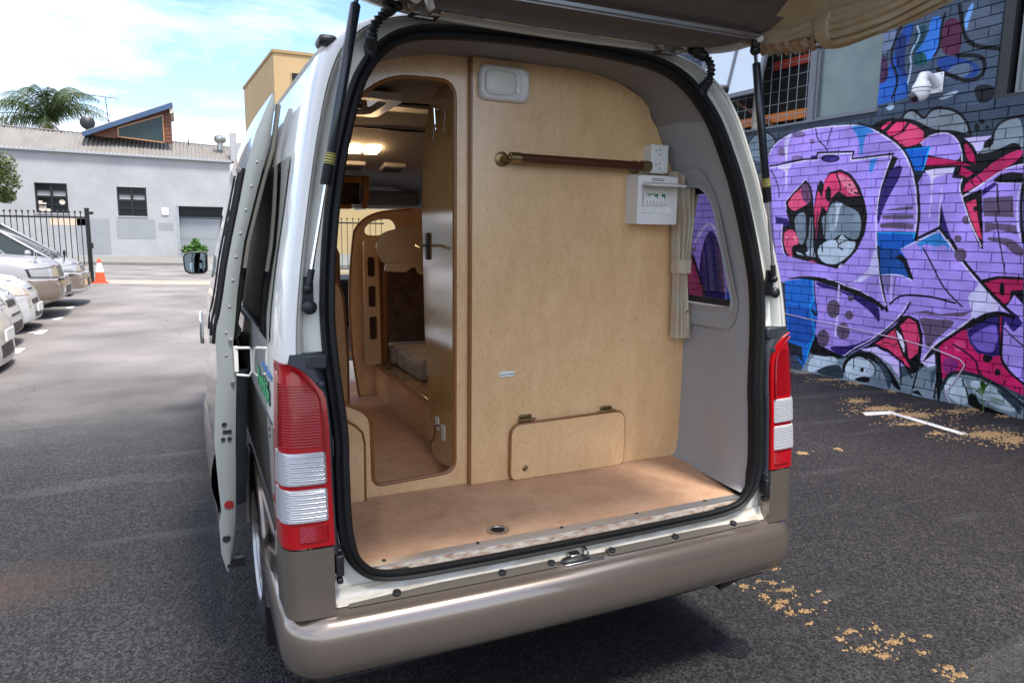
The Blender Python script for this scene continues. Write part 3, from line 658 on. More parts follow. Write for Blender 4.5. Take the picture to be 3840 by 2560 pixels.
# thin body seam line between the two colours
MB().tube([(-.8985, y, 1.066) for y in (.24,.6,1.2,2.0)], .003, 6).make('colour_seam', 'print_black', van)

# sliding door, pushed back along the near side
door = bpy.data.objects.new('sliding_door', None); COL.objects.link(door); door.parent = van
DO = [(-1.013,.37),(-1.030,.442),(-1.032,.556),(-1.022,.60),(-1.027,.68),(-1.033,.86),(-1.022,1.02),(-1.012,1.10),(-1.012,1.20),(-1.006,1.262),(-.994,1.30),(-.981,1.364),(-.963,1.471),(-.943,1.561),(-.914,1.684),(-.886,1.81),(-.853,1.919),(-.795,2.05)]
DI = [(-1.003,.385),(-.986,.46),(-.978,.55),(-.974,.60),(-.968,.72),(-.963,.85),(-.955,1.0),(-.948,1.10),(-.957,1.19),(-.950,1.245),(-.942,1.306),(-.935,1.37),(-.921,1.46),(-.905,1.55),(-.872,1.67),(-.838,1.79),(-.812,1.87),(-.787,2.02)]
def yd(z): return .86+.012*math.sin((z-.4)*2)
def skin(z0, z1, off=0, n=30, y0=None, y1=2.02):
    zs = [z0+(z1-z0)*i/n for i in range(n+1)]; X = [float(np.interp(z, [p[1] for p in DO], [p[0] for p in DO])) for z in zs]
    return [[(x-off-.006*math.sin(math.pi*k/8), (yd(z) if y0 is None else y0)+k*((y1-(yd(z) if y0 is None else y0))/8), z) for k in range(9)] for x, z in zip(X, zs)]
MB().loft(skin(1.07, 2.05), False).make('door_skin', 'white_paint', door, smooth=60)
MB().loft(skin(.37, 1.068), False).make('door_skin', 'beige_paint', door, smooth=60, label='beige lower skin of the sliding door')
MB().loft(skin(1.235, 1.80, .004, 20, .885, 1.93), False).make('door_window', 'dark_glass', door, smooth=60)
for y in (.892, 1.10, 1.30, 1.32):
    X = skin(1.20, 1.80, .007, 14, y, y+.01); MB().tube([r[0] for r in X], .007, 6).make('window_rubber', 'rubber', door)
MB().loft([[(p[0]-.022*math.sin(math.pi*i/8), p[1], p[2]) for p in r] for i, r in enumerate(skin(.56, .80, .0, 8, .93, 2.0))], False).make('door_cladding', 'beige_paint', door, smooth=60)
b = MB(); zz_ = [p[1] for p in DO]
b.loft([[(o_[0], yd(o_[1]), o_[1]), (o_[0]*.7+i_[0]*.3, yd(o_[1])-.005, o_[1]*.7+i_[1]*.3), (o_[0]*.3+i_[0]*.7, yd(o_[1])-.005, o_[1]*.3+i_[1]*.7), (i_[0], yd(i_[1])+.004, i_[1]), (i_[0], yd(i_[1])+.06, i_[1])] for o_, i_ in zip(DO, DI)], False)
b.make('door_edge', 'grey_jamb', door, smooth=50)
b = MB()
for z in (1.16, 1.24, 1.33, 1.42, 1.50, 1.58, 1.66, 1.74, 1.82):
    xo_ = float(np.interp(z, [p[1] for p in DO], [p[0] for p in DO])); xi_ = float(np.interp(z, [p[1] for p in DI], [p[0] for p in DI]))
    b.lathe([(.0045,0),(.0045,.002),(.001,.003)], (xo_*.45+xi_*.55, yd(z)-.005, z), (0,-1,0), 8)
b.make('clip_hole', 'steel', door)
MB().loft([[(x+.003, .90, z), (x+.003, 2.0, z)] for x, z in DI], False).make('door_back', 'black_plastic', door, smooth=60)
MB().tube([(x+.016, .905, z) for x, z in DI[12:]], .015, 8, flat=.55).make('door_weatherstrip', 'weatherstrip', door)
b = MB(); b.loft([[(x+.004, .90, z), (x+.040, .925, z), (x+.046, 1.9, z), (x+.004, 1.95, z)] for x, z in DI[3:8]], False, False, False); b.make('door_trim', 'slate_plastic', door, smooth=50)
b = MB(); b.tube([(-.955,.95,1.225),(-.945,1.05,1.225),(-.94,1.85,1.225)], .030, 10, flat=.6); b.tube([(-.955,.95,1.22),(-.93,.93,1.36),(-.885,.93,1.62),(-.83,.94,1.80)], .024, 10, flat=.7); b.make('window_trim', 'black_plastic', door)
MB().lathe([(.0001,0),(.016,0),(.016,.002),(.0001,.0025)], (-.996, yd(.62)-.006, .622), (0,-1,0), 18).make('red_sticker', 'sticker_red', door)
for x, z, r_ in ((-1.010,.497,.014),(-.998,.915,.009),(-1.004,.862,.008),(-.983,.862,.008)):
    MB().lathe([(.0001,0),(r_,0),(r_*.8,.003),(.0001,.002)], (x, yd(z)-.006, z), (0,-1,0), 14).make('edge_plug', 'black_plastic', door)
b = MB(); b.box(-1.004,-.975, yd(.885)-.0075, yd(.885)-.004, .882, .895); b.make('latch_slot', 'black_plastic', door)
b = MB(); b.box(-1.012,-.95, yd(.41)-.008, yd(.41)+.03, .385, .40); b.cyl((-.985,yd(.42)-.02,.425),(-.955,yd(.42)-.02,.425),.009,10); b.make('door_roller', 'black_plastic', door)
# hinge arm between door and body
b = MB(); y = yd(1.15)
b.box(-.956,-.942, y-.008, y+.010, 1.10, 1.19); b.tube([(-.95,y-.005,1.185),(-.905,y-.02,1.185),(-.898,y-.01,1.175),(-.898,y-.01,1.10),(-.91,y-.015,1.085),(-.95,y-.005,1.09)], .0050, 8)
b.tube([(-.893,y-.01,1.10),(-.878,y+.01,1.098)], .011, 8); b.make('hinge_arm', 'inner_paint', door, bevel=.002)
b = MB()
for z in (1.065, 1.215): b.lathe([(.008,0),(.008,.006),(.001,.007)], (-.962, y-.004, z), (0,-1,0), 6)
b.make('hinge_bolt', 'steel', door)
b = MB(); b.box(-1.048,-1.030, 1.90, 1.965, 1.05, 1.21); b.make('door_handle', 'chrome', door, bevel=.008)
# wing mirror
pts = rpoly([(-1.116,1.405),(-.925,1.418),(-.93,1.236),(-1.105,1.232)], [.05,.04,.05,.06], 6)
cx, cz = -1.02, 1.325
mir = MB(); mir.loft([[(x, 4.50, z) for x, z in pts], [(x, 4.53, z) for x, z in pts], [(cx+(x-cx)*.9, 4.60, cz+(z-cz)*.9) for x, z in pts], [(cx+(x-cx)*.4, 4.65, cz+(z-cz)*.5) for x, z in pts]], True, True, True)
mir.bar((-.95,4.56,1.30),(-.80,4.56,1.26),.06,.06)
mo = mir.make('wing_mirror', 'white_paint', van, smooth=50)
MB().plate([[(cx+(x-cx)*.98, cz+(z-cz)*.98) for x, z in pts]], XZ(4.494), .004).make('mirror_rim', 'black_plastic', mo)
MB().plate([[(cx+(x-cx)*.86, cz+(z-cz)*.86) for x, z in pts]], XZ(4.489), .004).make('mirror_glass', 'mirror', mo)
# ------------------------------------------------------------------ tailgate (raised), struts, boots
TH = R(16.7)
GM = Matrix(((1,0,0,0),(0,-math.cos(TH),math.sin(TH),.335),(0,math.sin(TH),math.cos(TH),2.214),(0,0,0,1)))   # (x, s, d)
def gp(x, s_, d=0): return tuple(GM @ V((x, s_, d)))
def mirror(pts): return pts+[(-x, y) for x, y in pts[::-1] if abs(x) > 1e-6]
GO = curve(mirror([(0,-.022),(.30,-.018),(.48,-.008),(.60,.015),(.695,.065),(.752,.17),(.80,.40),(.835,.70),(.84,.95),(.78,1.08),(.4,1.10),(0,1.10)]), 88, True)
gate = MB().loft([[gp(x, y, .004) for x, y in GO], [gp(x*.985, y+.008, -.008) for x, y in GO], [gp(x*.965, .5+(y-.5)*.965, -.010) for x, y in GO], [gp(x*.94, .5+(y-.5)*.945, .012) for x, y in GO], [gp(x*.90, .5+(y-.5)*.90, .016) for x, y in GO]], True, False, True)
gate.loft([[gp(x, y, .004) for x, y in GO], [gp(x*1.005, y, .018) for x, y in GO], [gp(x*.97, .5+(y-.5)*.98, .055) for x, y in GO], [gp(x*.6, .5+(y-.5)*.6, .10) for x, y in GO]], True, False, True)
gate = gate.make('tailgate', 'inner_paint', van, smooth=45)
# pressings along the hinge edge
b = MB()
for x0, x1 in ((-.26,-.11),(-.08,.10),(.13,.28)):
    b.loft([[gp(x, s_, .002 if s_ in (.026,.052) else -.012) for x in np.linspace(x0, x1, 8)] for s_ in (.026,.033,.046,.052)], False)
b.make('gate_pressing', 'inner_paint', gate, smooth=60)
GT = curve(mirror([(0,.040),(.30,.044),(.46,.052),(.58,.078),(.655,.14),(.70,.28),(.74,.55),(.755,.80),(.70,.97),(.4,1.0),(0,1.0)]), 80, True)
MB().loft([[gp(x, y, .004) for x, y in GT], [gp(x*.992, .5+(y-.5)*.99, -.016) for x, y in GT], [gp(x*.955, .5+(y-.5)*.96, -.022) for x, y in GT], [gp(x*.93, .5+(y-.5)*.935, -.012) for x, y in GT], [gp(x*.90, .5+(y-.5)*.90, -.012) for x, y in GT]], True, False, True).make('gate_lining', 'gate_trim', gate, smooth=60)
MB().plate([rrect(-.58, .58, .33, .80, .08)], GM @ Matrix.Translation((0,0,-.016)), .002).make('gate_window', 'dark_glass', gate)
b = MB(); b.bar(gp(-.665,.192,-.030), gp(.668,.192,-.030), .018, .010, (0,0,1)); b.bar(gp(-.665,.186,-.036), gp(.668,.186,-.036), .004, .006); b.make('curtain_rail', 'galv', gate)
b = MB(); 
for x in (-.66,.663): b.ball(gp(x,.190,-.036), .013, 8)
b.make('rail_end', 'white_plastic', gate)
for x in (-.435, .425):
    b = MB()
    for d in (-.030, .030):
        b.bar(gp(x+d, -.014, -.006), gp(x+d, .040, -.020), .007, .030, (1,0,0)); b.lathe([(.0001,-.012),(.010,-.012),(.010,-.004),(.016,-.004),(.016,0)], gp(x+d+.018*(1 if d > 0 else -1), .045, -.010), tuple(GM.to_3x3() @ V((0,0,1))), 8)
    b.bar(gp(x-.028, .012, -.020), gp(x+.028, .012, -.020), .022, .006, (0,0,1)); b.make('gate_hinge', 'steel', gate, bevel=.002)
# gas struts
for s in (-1, 1):
    A, B = V((s*.655, .157, 2.216)), V((s*.805, .151, 1.443)); d = B-A
    st = MB().tube([A+d*.03, A+d*.075], .006, 8).tube([A+d*.07, A+d*.075, A+d*.62, A+d*.625], [.011,.0135,.0135,.011], 14).make('gas_strut', 'strut_paint', van)
    MB().tube([A+d*.59, A+d*.655], .0145, 14).make('strut_collar', 'rubber', st)
    MB().tube([A+d*.65, A+d*.955], .0052, 10).make('strut_rod', 'chrome', st)
    MB().tube([A+d*.552, A+d*.588], .0139, 14).make('strut_label', 'label_yellow', st)
    b = MB()
    for k in range(4): b.tube([A+d*(.555+.009*k), A+d*(.558+.009*k)], .01415, 14)
    b.make('label_print', 'print_black', st)
    b = MB(); b.tube([A+d*.935, A+d*.985], .009, 10); b.ball(B, .013, 10); b.ball(B+V((0,-.012,-.048)), .019, 12, 1, .6, 1); b.bar(B+V((0,.02,.03)), B+V((0,.02,-.06)), .030, .012, (0,1,0)); b.cyl(B+V((0,.03,-.048)), B+V((0,-.01,-.048)), .014, 12)
    b.make('strut_foot', 'black_plastic', st, smooth=50)
    b = MB(); b.ball(A+d*.02, .017, 10); b.cyl(A+d*.02, A+d*.02+V((0,.0,.05)), .014, 10); b.make('strut_head', 'black_plastic', st)
    # cable boot between body and gate
    K_ = [(s*.585,.322,2.100),(s*.590,.305,2.120),(s*.586,.285,2.150),(s*.565,.272,2.178),(s*.545,.280,2.196),(s*.530,.300,2.210)]
    pth = curve(K_, 56); rad = []
    for i in range(57):
        t = i/56; rad.append(.0125+.0035*math.cos(i*math.pi/2) if .25 < t < .75 else (.0165 if t <= .25 else .017))
    b = MB(); b.tube(pth, rad, 12); b.ball((s*.588,.325,2.098), .024, 10, .8, .6, 1.25); b.ball((s*.530,.300,2.214), .030, 10, 1, 1, .5)
    b.make('cable_boot', 'black_plastic', van, smooth=60)

# ------------------------------------------------------------------ cabin fittings
PA = [(-.165,.661),(.792,.661),(.792,1.16),(.789,1.3),(.776,1.45),(.745,1.66),(.69,1.85),(.640,1.947),(.612,2.004),(.578,2.045),(.570,2.088),(.53,2.112),(.435,2.155),(.344,2.179),(.205,2.186),(-.165,2.186)]
part = MB().plate([PA], XZ(.615), .018).make('partition_panel', 'laminate', van, smooth=0)
MB().box(-.1735,-.1655,.612,.648,.661,2.186).make('edge_trim', 'edge_wood', part)
DW = rpoly([(-.222,.716),(-.222,2.104),(-.46,2.100),(-.60,1.98),(-.68,1.70),(-.71,1.35),(-.70,1.06),(-.625,1.010),(-.533,.965),(-.529,.701)], [.045,.06,.09,.15,.1,.1,.06,.06,.07,.04], 6)
PB = [(-.786,.661),(-.174,.661),(-.174,2.186),(-.38,2.180),(-.47,2.155),(-.53,2.112),(-.605,2.02),(-.69,1.85),(-.745,1.66),(-.778,1.4),(-.786,1.2)]
ent = MB().plate([PB, DW], XZ(.634), .018).make('entry_partition', 'laminate', van, smooth=0)
MB().tube([(x, .634, z) for x, z in DW], .0065, 8, True, flat=1.0).make('edge_trim', 'edge_wood', ent)
CC = [(-.775,.661),(-.563,.661),(-.562,.868),(-.570,.908),(-.592,.932),(-.628,.957),(-.665,.985),(-.70,1.02),(-.775,1.05)]
cc = MB().plate([CC], XZ(.610), .022).make('corner_cabinet', 'laminate', van, smooth=0)
MB().tube([(x, .611, z) for x, z in CC[1:]], .0045, 8).make('edge_trim', 'edge_wood', cc)
# open inner door, hinged on the right of the doorway
ED = rpoly([(.655,.722),(.84,.692),(.895,.705),(.912,.80),(.945,.97),(.985,1.2),(1.003,1.55),(1.011,1.68),(.99,1.9),(.921,2.079),(.747,2.117),(.655,2.10)], [.01,.02,.04,.04,.05,.05,.04,.05,.05,.09,.05,.01])
ed = MB().plate([ED], YZ(-.224), .020).make('entry_door', 'laminate_gloss', van, smooth=0)
MB().tube([(-.214, y, z) for y, z in ED], .011, 8, True, flat=.35, up=(1,0,0)).make('edge_trim', 'edge_wood', ed)
b = MB(); b.box(-.234,-.222,.912,.948,1.485,1.59); b.make('door_latch', 'black_plastic', ed, bevel=.012)
b = MB(); b.tube([(-.235,.93,1.54),(-.275,.93,1.54),(-.282,.90,1.535),(-.282,.85,1.53)], .006, 8); b.tube([(-.205,.99,1.545),(-.165,.99,1.54),(-.16,.96,1.53)], .006, 8); b.make('latch_lever', 'brass', ed)
b = MB(); b.tube([(-.228,.79,2.03),(-.245,.79,2.035),(-.24,.79,1.96)], .004, 8); b.tube([(-.236,.79,1.99),(-.252,.775,1.955),(-.250,.79,1.925),(-.247,.805,1.955),(-.236,.79,1.985)], .0022, 6); b.make('towel_hook', 'chrome', ed)
b = MB(); b.box(-.2275,-.224,.735,.775,.80,.862); b.make('door_hinge', 'white_plastic', ed, bevel=.003)
b = MB(); b.box(-.2275,-.224,.81,.845,.825,.875); b.make('door_label', 'plate_white', ed)
MB().tube([(-.228,.775,.855),(-.246,.79,.85),(-.243,.80,.80),(-.262,.815,.775)], .005, 8).make('door_catch', 'chrome', ed)
b = MB()
for y, z in ((.955,1.99),(.965,1.85),(.69,1.93),(1.0,1.70),(.94,1.01),(.90,.86)): b.lathe([(.0001,.002),(.007,.002),(.009,0)], (-.2245, y, z), (-1,0,0), 10)
b.make('screw_cap', 'edge_wood', ed)
# ceiling lamp on the partition
lamp = MB().loft([[(x, .615-d, z) for x, z in rrect(-.148+i_, .045-i_, 2.046+i_, 2.165-i_, .030, 5)] for d, i_ in ((0,0),(.016,.001),(.026,.007),(.028,.013),(.022,.018))], True, False, True).make('interior_lamp', 'white_plastic', van, smooth=50)
MB().loft([[(x, .590-d, z) for x, z in rrect(-.127+i_, -.014-i_*.4, 2.066+i_, 2.146-i_, .022, 5)] for d, i_ in ((0,0),(.004,.002),(.007,.010))], True, False, True).make('lamp_diffuser', 'diffuser', lamp, smooth=50)
for z in (2.122, 2.090): MB().loft([[(x, .591-d, zz) for x, zz in rrect(-.004-r_, -.004+r_, z-.016-r_+.008, z+.016+r_-.008, r_*.95, 5)] for d, r_ in ((0,.0095),(.006,.0085),(.007,.005))], True, False, True).make('lamp_switch', 'white_plastic', lamp)
# grab rail
rail = MB().cyl((-.02,.555,1.853),(.515,.555,1.850), .0165, 18).make('grab_rail', 'dark_wood', van)
for x in (-.045, .518):
    b = MB(); b.lathe([(.026,0),(.026,-.005),(.020,-.008),(.0001,-.008)], (x-.008, .615, 1.851), (0,1,0), 20); b.tube([(x-.008,.61,1.851),(x-.008,.575,1.851),(x,.558,1.852),(x+.012,.555,1.852)], .011, 10)
    x0 = -.048 if x < 0 else .500; b.cyl((x0,.555,1.852),(x0+.040,.555,1.852), .0195, 18); b.make('rail_bracket', 'brass', rail, smooth=40)
# power outlet
po = MB(); po.box(.552,.632,.562,.633,1.828,1.936); po = po.make('power_outlet', 'white_plastic', van, bevel=.004)
MB().box(.556,.628,.5585,.5625,1.832,1.932).make('face_plate', 'white_plastic', po, bevel=.003)
for z in (1.908, 1.856):
    b = MB()
    for dx_, dz_, a in ((-.011,.004,90),(.006,.008,35),(.006,-.010,-35)):
        c_ = V((.582+dx_, .558, z+dz_)); t_ = R(a); e = V((math.sin(t_), 0, math.cos(t_)))*.005; b.bar(c_-e, c_+e, .0022, .0015, (0,1,0))
    b.make('socket', 'print_black', po, smooth=0)
    b = MB(); b.box(.610,.622,.5535,.5588,z-.010,z+.010); b.make('switch', 'white_plastic', po, bevel=.003)
# breaker box
bx = MB()
bx.loft([[(x, y, z) for x, z in rrect(x0, x1, z0, z1, .006, 3)] for y, x0, x1, z0, z1 in ((.633,.478,.655,1.634,1.822),(.555,.474,.655,1.633,1.820),(.528,.470,.655,1.633,1.814))], True, False, False)
bx.plate([rrect(.470,.655,1.633,1.814,.006,3), rrect(.490,.642,1.674,1.786,.004,3)[::-1]], XZ(.526), .004)
bx.loft([[(x, .526, z) for x, z in rrect(.490,.642,1.674,1.786,.004,3)], [(x, .550, z) for x, z in rrect(.494,.638,1.678,1.784,.003,3)]], True, False, True)
bx = bx.make('breaker_box', 'white_plastic', van, smooth=30)
MB().hexa([(.488,.528,1.780),(.650,.528,1.780),(.650,.526,1.792),(.488,.526,1.792),(.488,.462,1.772),(.650,.462,1.772),(.650,.462,1.779),(.488,.462,1.779)]).make('box_flap', 'white_plastic', bx, bevel=.003)
bs_ = MB().box(.508,.622,.541,.552,1.705,1.750).make('breaker_strip', 'plate_white', bx, bevel=.001)
b = MB()
for k in range(6): b.box(.523+k*.0155,.533+k*.0155,.533,.542,1.712,1.724)
b.make('breaker_lever', 'white_plastic', bs_, bevel=.001)
b = MB()
for x0, x1, z0, z1 in ((.522,.553,1.744,1.748),(.558,.574,1.738,1.748),(.570,.574,1.730,1.738),(.592,.608,1.738,1.748),(.604,.608,1.730,1.738),(.532,.536,1.738,1.743)): b.box(x0,x1,.5402,.5412,z0,z1)
b.make('breaker_mark', 'breaker_green', bs_)
b = MB()
for x in (.528, .566, .598): b.box(x, x+.008, .5493, .5499, 1.682, 1.700)
b.make('box_label', 'plate_white', bx)
text('DANGER HIGH VOLTAGE', .0052, (.532, .5255, 1.8015), (R(90),0,0), 'print_black', bx, 'warning_print'); text('DISCONNECT SUPPLY FIRST', .0046, (.532, .5255, 1.7955), (R(90),0,0), 'print_black', bx, 'warning_print')
b = MB().loft([[(.548+ .024*math.cos(a), .525+d, 1.672+.018*math.sin(a)) for a in np.linspace(math.pi, 2*math.pi, 10)] for d in (0, .003)], False); b.make('thumb_recess', 'diffuser', bx)
# storage hatch
HT = rpoly([(-.010,.662),(-.008,.874),(.496,.885),(.499,.662)], [.03,.045,.045,.03], 6)
ht = MB().plate([HT], XZ(.594), .018).make('hatch_door', 'laminate', van, smooth=0)
MB().tube([(x, .604, z) for x, z in HT], .0085, 8, True, flat=.8).make('edge_trim', 'edge_wood', ht)
for x in (.053, .415):
    b = MB(); b.cyl((x-.030,.594,.894),(x+.030,.594,.894), .005, 10); b.ball((x-.032,.594,.894), .006, 8); b.ball((x+.032,.594,.894), .006, 8); b.box(x-.026,x+.026,.606,.613,.880,.910); b.make('hatch_hinge', 'brass', ht, bevel=.002)
b = MB(); b.lathe([(.011,0),(.011,-.004),(.007,-.006),(.0001,-.004)], (.048,.594,.704), (0,1,0), 18); b.make('hatch_lock', 'brass', ht)
b = MB(); b.loft([[(x, .615-d, z) for x, z in rrect(-.057+i_, .008-i_, 1.062+i_, 1.084-i_, .008, 4)] for d, i_ in ((0,0),(.008,.001),(.010,.004))], True, False, True); b.make('door_buffer', 'white_plastic', van)
b = MB(); b.lathe([(.037,0),(.037,.003),(.031,.005),(.023,.003),(.021,.0005)], (-.236,.203,.6605), (0,0,1), 26, False); dr = b.make('floor_drain', 'steel', van)
MB().lathe([(.0001,.002),(.021,.002)], (-.236,.203,.6605), (0,0,1), 20, False).make('drain_hole', 'dark_interior', dr)
# deeper in: bench, ledge, boards
MB().box(-.135,.78,1.2,2.19,.66,.862).make('bench', 'laminate', van, smooth=0)
b = MB(); b.box(-.175,.10,1.06,2.5,.862,.880); lg = b.make('bench_ledge', 'laminate_gloss', van, bevel=.004)
MB().tube([(-.176,1.05,.871),(-.176,1.9,.871),(-.20,2.2,.871),(-.235,2.5,.871)], .010, 8).make('ledge_trim', 'orange_wood', lg)
LD = rpoly([(-.243,.885),(-.160,.885),(-.168,1.49),(-.20,1.552),(-.243,1.545)], [.005,.005,.05,.03,.015], 5)
def slot(x0, x1, z0, z1): return rrect(x0, x1, z0, z1, .013, 4)[::-1]
ld = MB().plate([LD, slot(-.226,-.187,1.355,1.460), slot(-.224,-.184,1.195,1.308), slot(-.221,-.180,1.020,1.145)], XZ(1.95), .03).make('ladder_panel', 'laminate', van, smooth=0)
MB().tube([(x+.004, 1.965, z) for x, z in LD[6:18]], .013, 8, flat=1.0).make('edge_trim', 'edge_wood', ld)
b = MB()
for x0, x1, z0, z1 in ((-.226,-.187,1.355,1.460),(-.224,-.184,1.195,1.308),(-.221,-.180,1.020,1.145)): b.tube([(x, 1.955, z) for x, z in rrect(x0,x1,z0,z1,.013,4)], .004, 6, True)
b.make('slot_trim', 'edge_wood', ld)
MB().box(-.232,-.176,1.981,1.985,1.0,1.48).make('slot_back', 'dark_wood', ld)  # dark plate added so the slots look shaded inside
MB().box(-.150,-.118,1.945,2.00,.885,1.47).make('ladder_post', 'edge_wood', van, bevel=.01)
BH = rpoly([(-.229,.661),(-.262,.90),(-.275,1.16),(-.268,1.36),(-.240,1.60),(-.180,1.665),(-.10,1.70),(.15,1.728),(.72,1.76),(.72,.661)], [.01,.1,.1,.1,.06,.05,.05,.05,.02,.02], 4)
OV = rpoly([(-.187,1.597),(-.150,1.642),(-.09,1.660),(-.02,1.661),(.004,1.606),(-.10,1.569),(-.17,1.572)], [.02,.02,.02,.03,.02,.02,.02], 4)[::-1]
bh = MB().plate([BH, OV], XZ(2.20), .018).make('bulkhead_panel', 'laminate', van, smooth=0)
MB().tube([(x, 2.20, z) for x, z in BH[:36]], .006, 8).make('edge_trim', 'edge_wood', bh)
BP = rpoly([(-.235,1.445),(-.268,1.52),(-.245,1.578),(-.19,1.602),(-.03,1.615),(.5,1.63),(.5,1.432)], [.01,.05,.04,.03,.02,.01,.01])
MB().plate([BP], XZ(1.60), .02).make('bunk_board', 'laminate', van, smooth=0)
VP = rpoly([(-.252,1.41),(-.245,1.447),(.5,1.44),(.5,1.39),(-.088,1.393),(-.100,1.428),(-.124,1.426),(-.148,1.402)], [.005,.005,.0,.0,.012,.015,.015,.02])
MB().plate([VP], XZ(1.50), .012).make('bunk_valance', 'laminate', van, smooth=0)
MB().box(-.125,.75,2.06,2.19,.88,1.44).make('seat_backrest', 'seat_brown', van, bevel=.03)
LBD = rpoly([(-.56,.661),(-.56,1.40),(-.40,1.37),(-.345,1.27),(-.328,.90),(-.330,.661)], [.0,.02,.05,.06,.05,.0])
lb = MB().plate([LBD], XZ(2.0), .02).make('cabinet_end', 'laminate', van, smooth=0)
MB().tube([(x, 2.0, z) for x, z in LBD[2:]], .006, 8).make('edge_trim', 'edge_wood', lb)
MB().box(-.74,-.60,1.2,2.6,.661,1.0).make('galley_cabinet', 'laminate', van, smooth=0)
for x in (-.42, .42):
    fs = MB().box(x-.26, x+.26, 2.95, 3.13, .95, 1.50).make('front_seat', 'seat_brown', van, bevel=.06)
    MB().box(x-.26, x+.26, 2.95, 3.5, .8, .95).make('seat_base', 'seat_brown', fs, bevel=.04)
MB().box(-.75,.75,4.1,4.5,.8,1.20).make('dashboard', 'vinyl_dark', van, bevel=.05)
# ceiling forward of the partition: lowered header with lamp, vents, roof hatch, overhead cupboard
b = MB(); b.loft([[(-.66,y,z),(-.45,y,z+.03),(0,y,z+.035),(.45,y,z+.03),(.66,y,z)] for y, z in ((1.70,2.13),(2.0,2.11),(2.06,2.10),(2.5,1.965),(2.72,1.925),(2.8,1.935),(3.4,2.0),(4.0,1.92),(4.3,1.83))], False); b.make('cab_headliner', 'fabric_grey', van, smooth=60)
b = MB(); b.loft([[(-.72,y,1.70),(-.68,y,2.02),(-.6,y,2.14)] for y in (1.6,4.3)], False); b.loft([[(.72,y,1.70),(.68,y,2.02),(.6,y,2.14)] for y in (1.6,4.3)], False); b.make('cab_side_lining', 'fabric_grey', van)
for y in (1.43, 2.06): MB().tube([(-.6,y,2.142),(0,y,2.160 if y < 2 else 2.128),(.6,y,2.142)], .006, 6).make('headliner_seam', 'vinyl_dark', van)
b = MB(); M2 = XY(2.125); b.plate([rrect(-.62,-.235,1.20,1.68,.03), rrect(-.575,-.285,1.25,1.63,.05)[::-1]], M2, .03); hv = b.make('roof_hatch', 'cream_plastic', van, bevel=.006)
MB().plate([rrect(-.575,-.285,1.25,1.63,.05)], XY(2.142), .004).make('hatch_dome', 'dark_glass', hv)
b = MB(); b.bar((-.47,1.44,2.13),(-.36,1.44,2.13),.03,.02); b.bar((-.415,1.39,2.128),(-.415,1.49,2.128),.02,.02); b.make('hatch_knob', 'black_plastic', hv, bevel=.005)
def onhead(y): return float(np.interp(y, [2.06,2.5,2.72], [2.10,1.965,1.925]))+.032
for ya, yb_, xs_ in ((2.272, 2.352, (-.31,-.178,-.157,-.31)), (2.272, 2.350, (-.133,-.058,-.068,-.142))):
    za, zb_ = onhead(ya)-.006, onhead(yb_)-.006
    lm = MB().hexa([(xs_[0],ya,za-.012),(xs_[1],ya,za-.012),(xs_[2],yb_,zb_-.012),(xs_[3],yb_,zb_-.012),(xs_[0],ya,za+.01),(xs_[1],ya,za+.01),(xs_[2],yb_,zb_+.01),(xs_[3],yb_,zb_+.01)]).make('ceiling_lamp', 'lamp_glow', van, bevel=.005)
for x0, x1 in ((-.24,-.095),(.015,.150)):
    y0, y1 = 2.50, 2.62; z0, z1 = onhead(y0)-.008, onhead(y1)-.008
    vt = MB().hexa([(x0,y0,z0-.012),(x1,y0,z0-.012),(x1,y1,z1-.012),(x0,y1,z1-.012),(x0,y0,z0+.02),(x1,y0,z0+.02),(x1,y1,z1+.02),(x0,y1,z1+.02)]).make('air_vent', 'lining_grey', van, bevel=.006)
    b = MB()
    for k in range(8):
        x = x0+.012+(x1-x0-.024)*k/7.5; b.hexa([(x,y0+.02,z0-.016),(x+.009,y0+.02,z0-.016),(x+.009,y1-.02,z1-.016),(x,y1-.02,z1-.016),(x,y0+.02,z0-.010),(x+.009,y0+.02,z0-.010),(x+.009,y1-.02,z1-.010),(x,y1-.02,z1-.010)])
    b.make('vent_slot', 'vinyl_dark', vt)
b = MB(); b.box(-.60,.085,3.22,3.5,1.92,1.97); b.box(-.60,-.02,3.24,3.5,1.745,1.775); oc = b.make('overhead_cupboard', 'orange_wood', van, bevel=.01)
MB().plate([rpoly([(3.18,1.97),(3.18,1.84),(3.26,1.745),(3.5,1.745),(3.5,1.97)], [.02,.06,.06,.0,.0])], YZ(.05), .035).make('cupboard_side', 'orange_wood', oc)
MB().box(-.60,.04,3.26,3.3,1.775,1.92).make('cupboard_screen', 'black_gloss', oc)
MB().box(-.7,.7,4.0,4.05,1.80,1.92).make('sun_visor', 'fabric_grey', van, bevel=.02)

# ------------------------------------------------------------------ loose cloth and cushions in and on the van
def cushion(x0, x1, y0, y1, z0, z1, label):
    o = MB().box(x0-x0, x1-x0, 0, y1-y0, 0, z1-z0).make('seat_cushion', 'cushion_cloth', None, smooth=180, bevel=.0)
    o.location = (x0, y0, z0)
    m_ = o.modifiers.new('b', 'BEVEL'); m_.width = .03; m_.segments = 4
    tag(o, label, 'cushion', 'bench cushions in the van'); return o
cushion(-.105,.60,1.44,1.86,.880,.985, 'pale patterned bench cushion, the nearer of two, half hidden by the glossy inner door')
cushion(-.115,.60,1.87,2.05,.880,.990, 'pale patterned bench cushion, the farther one, tucked beside the ladder board')
b = MB(); b.tube([(-.10,1.30,.885),(-.07,1.36,.905),(-.03,1.40,.89),(.02,1.34,.888)], .013, 6, flat=.5); b.tube([(-.08,1.26,.885),(-.02,1.30,.90),(.03,1.36,.886)], .010, 6, flat=.5)
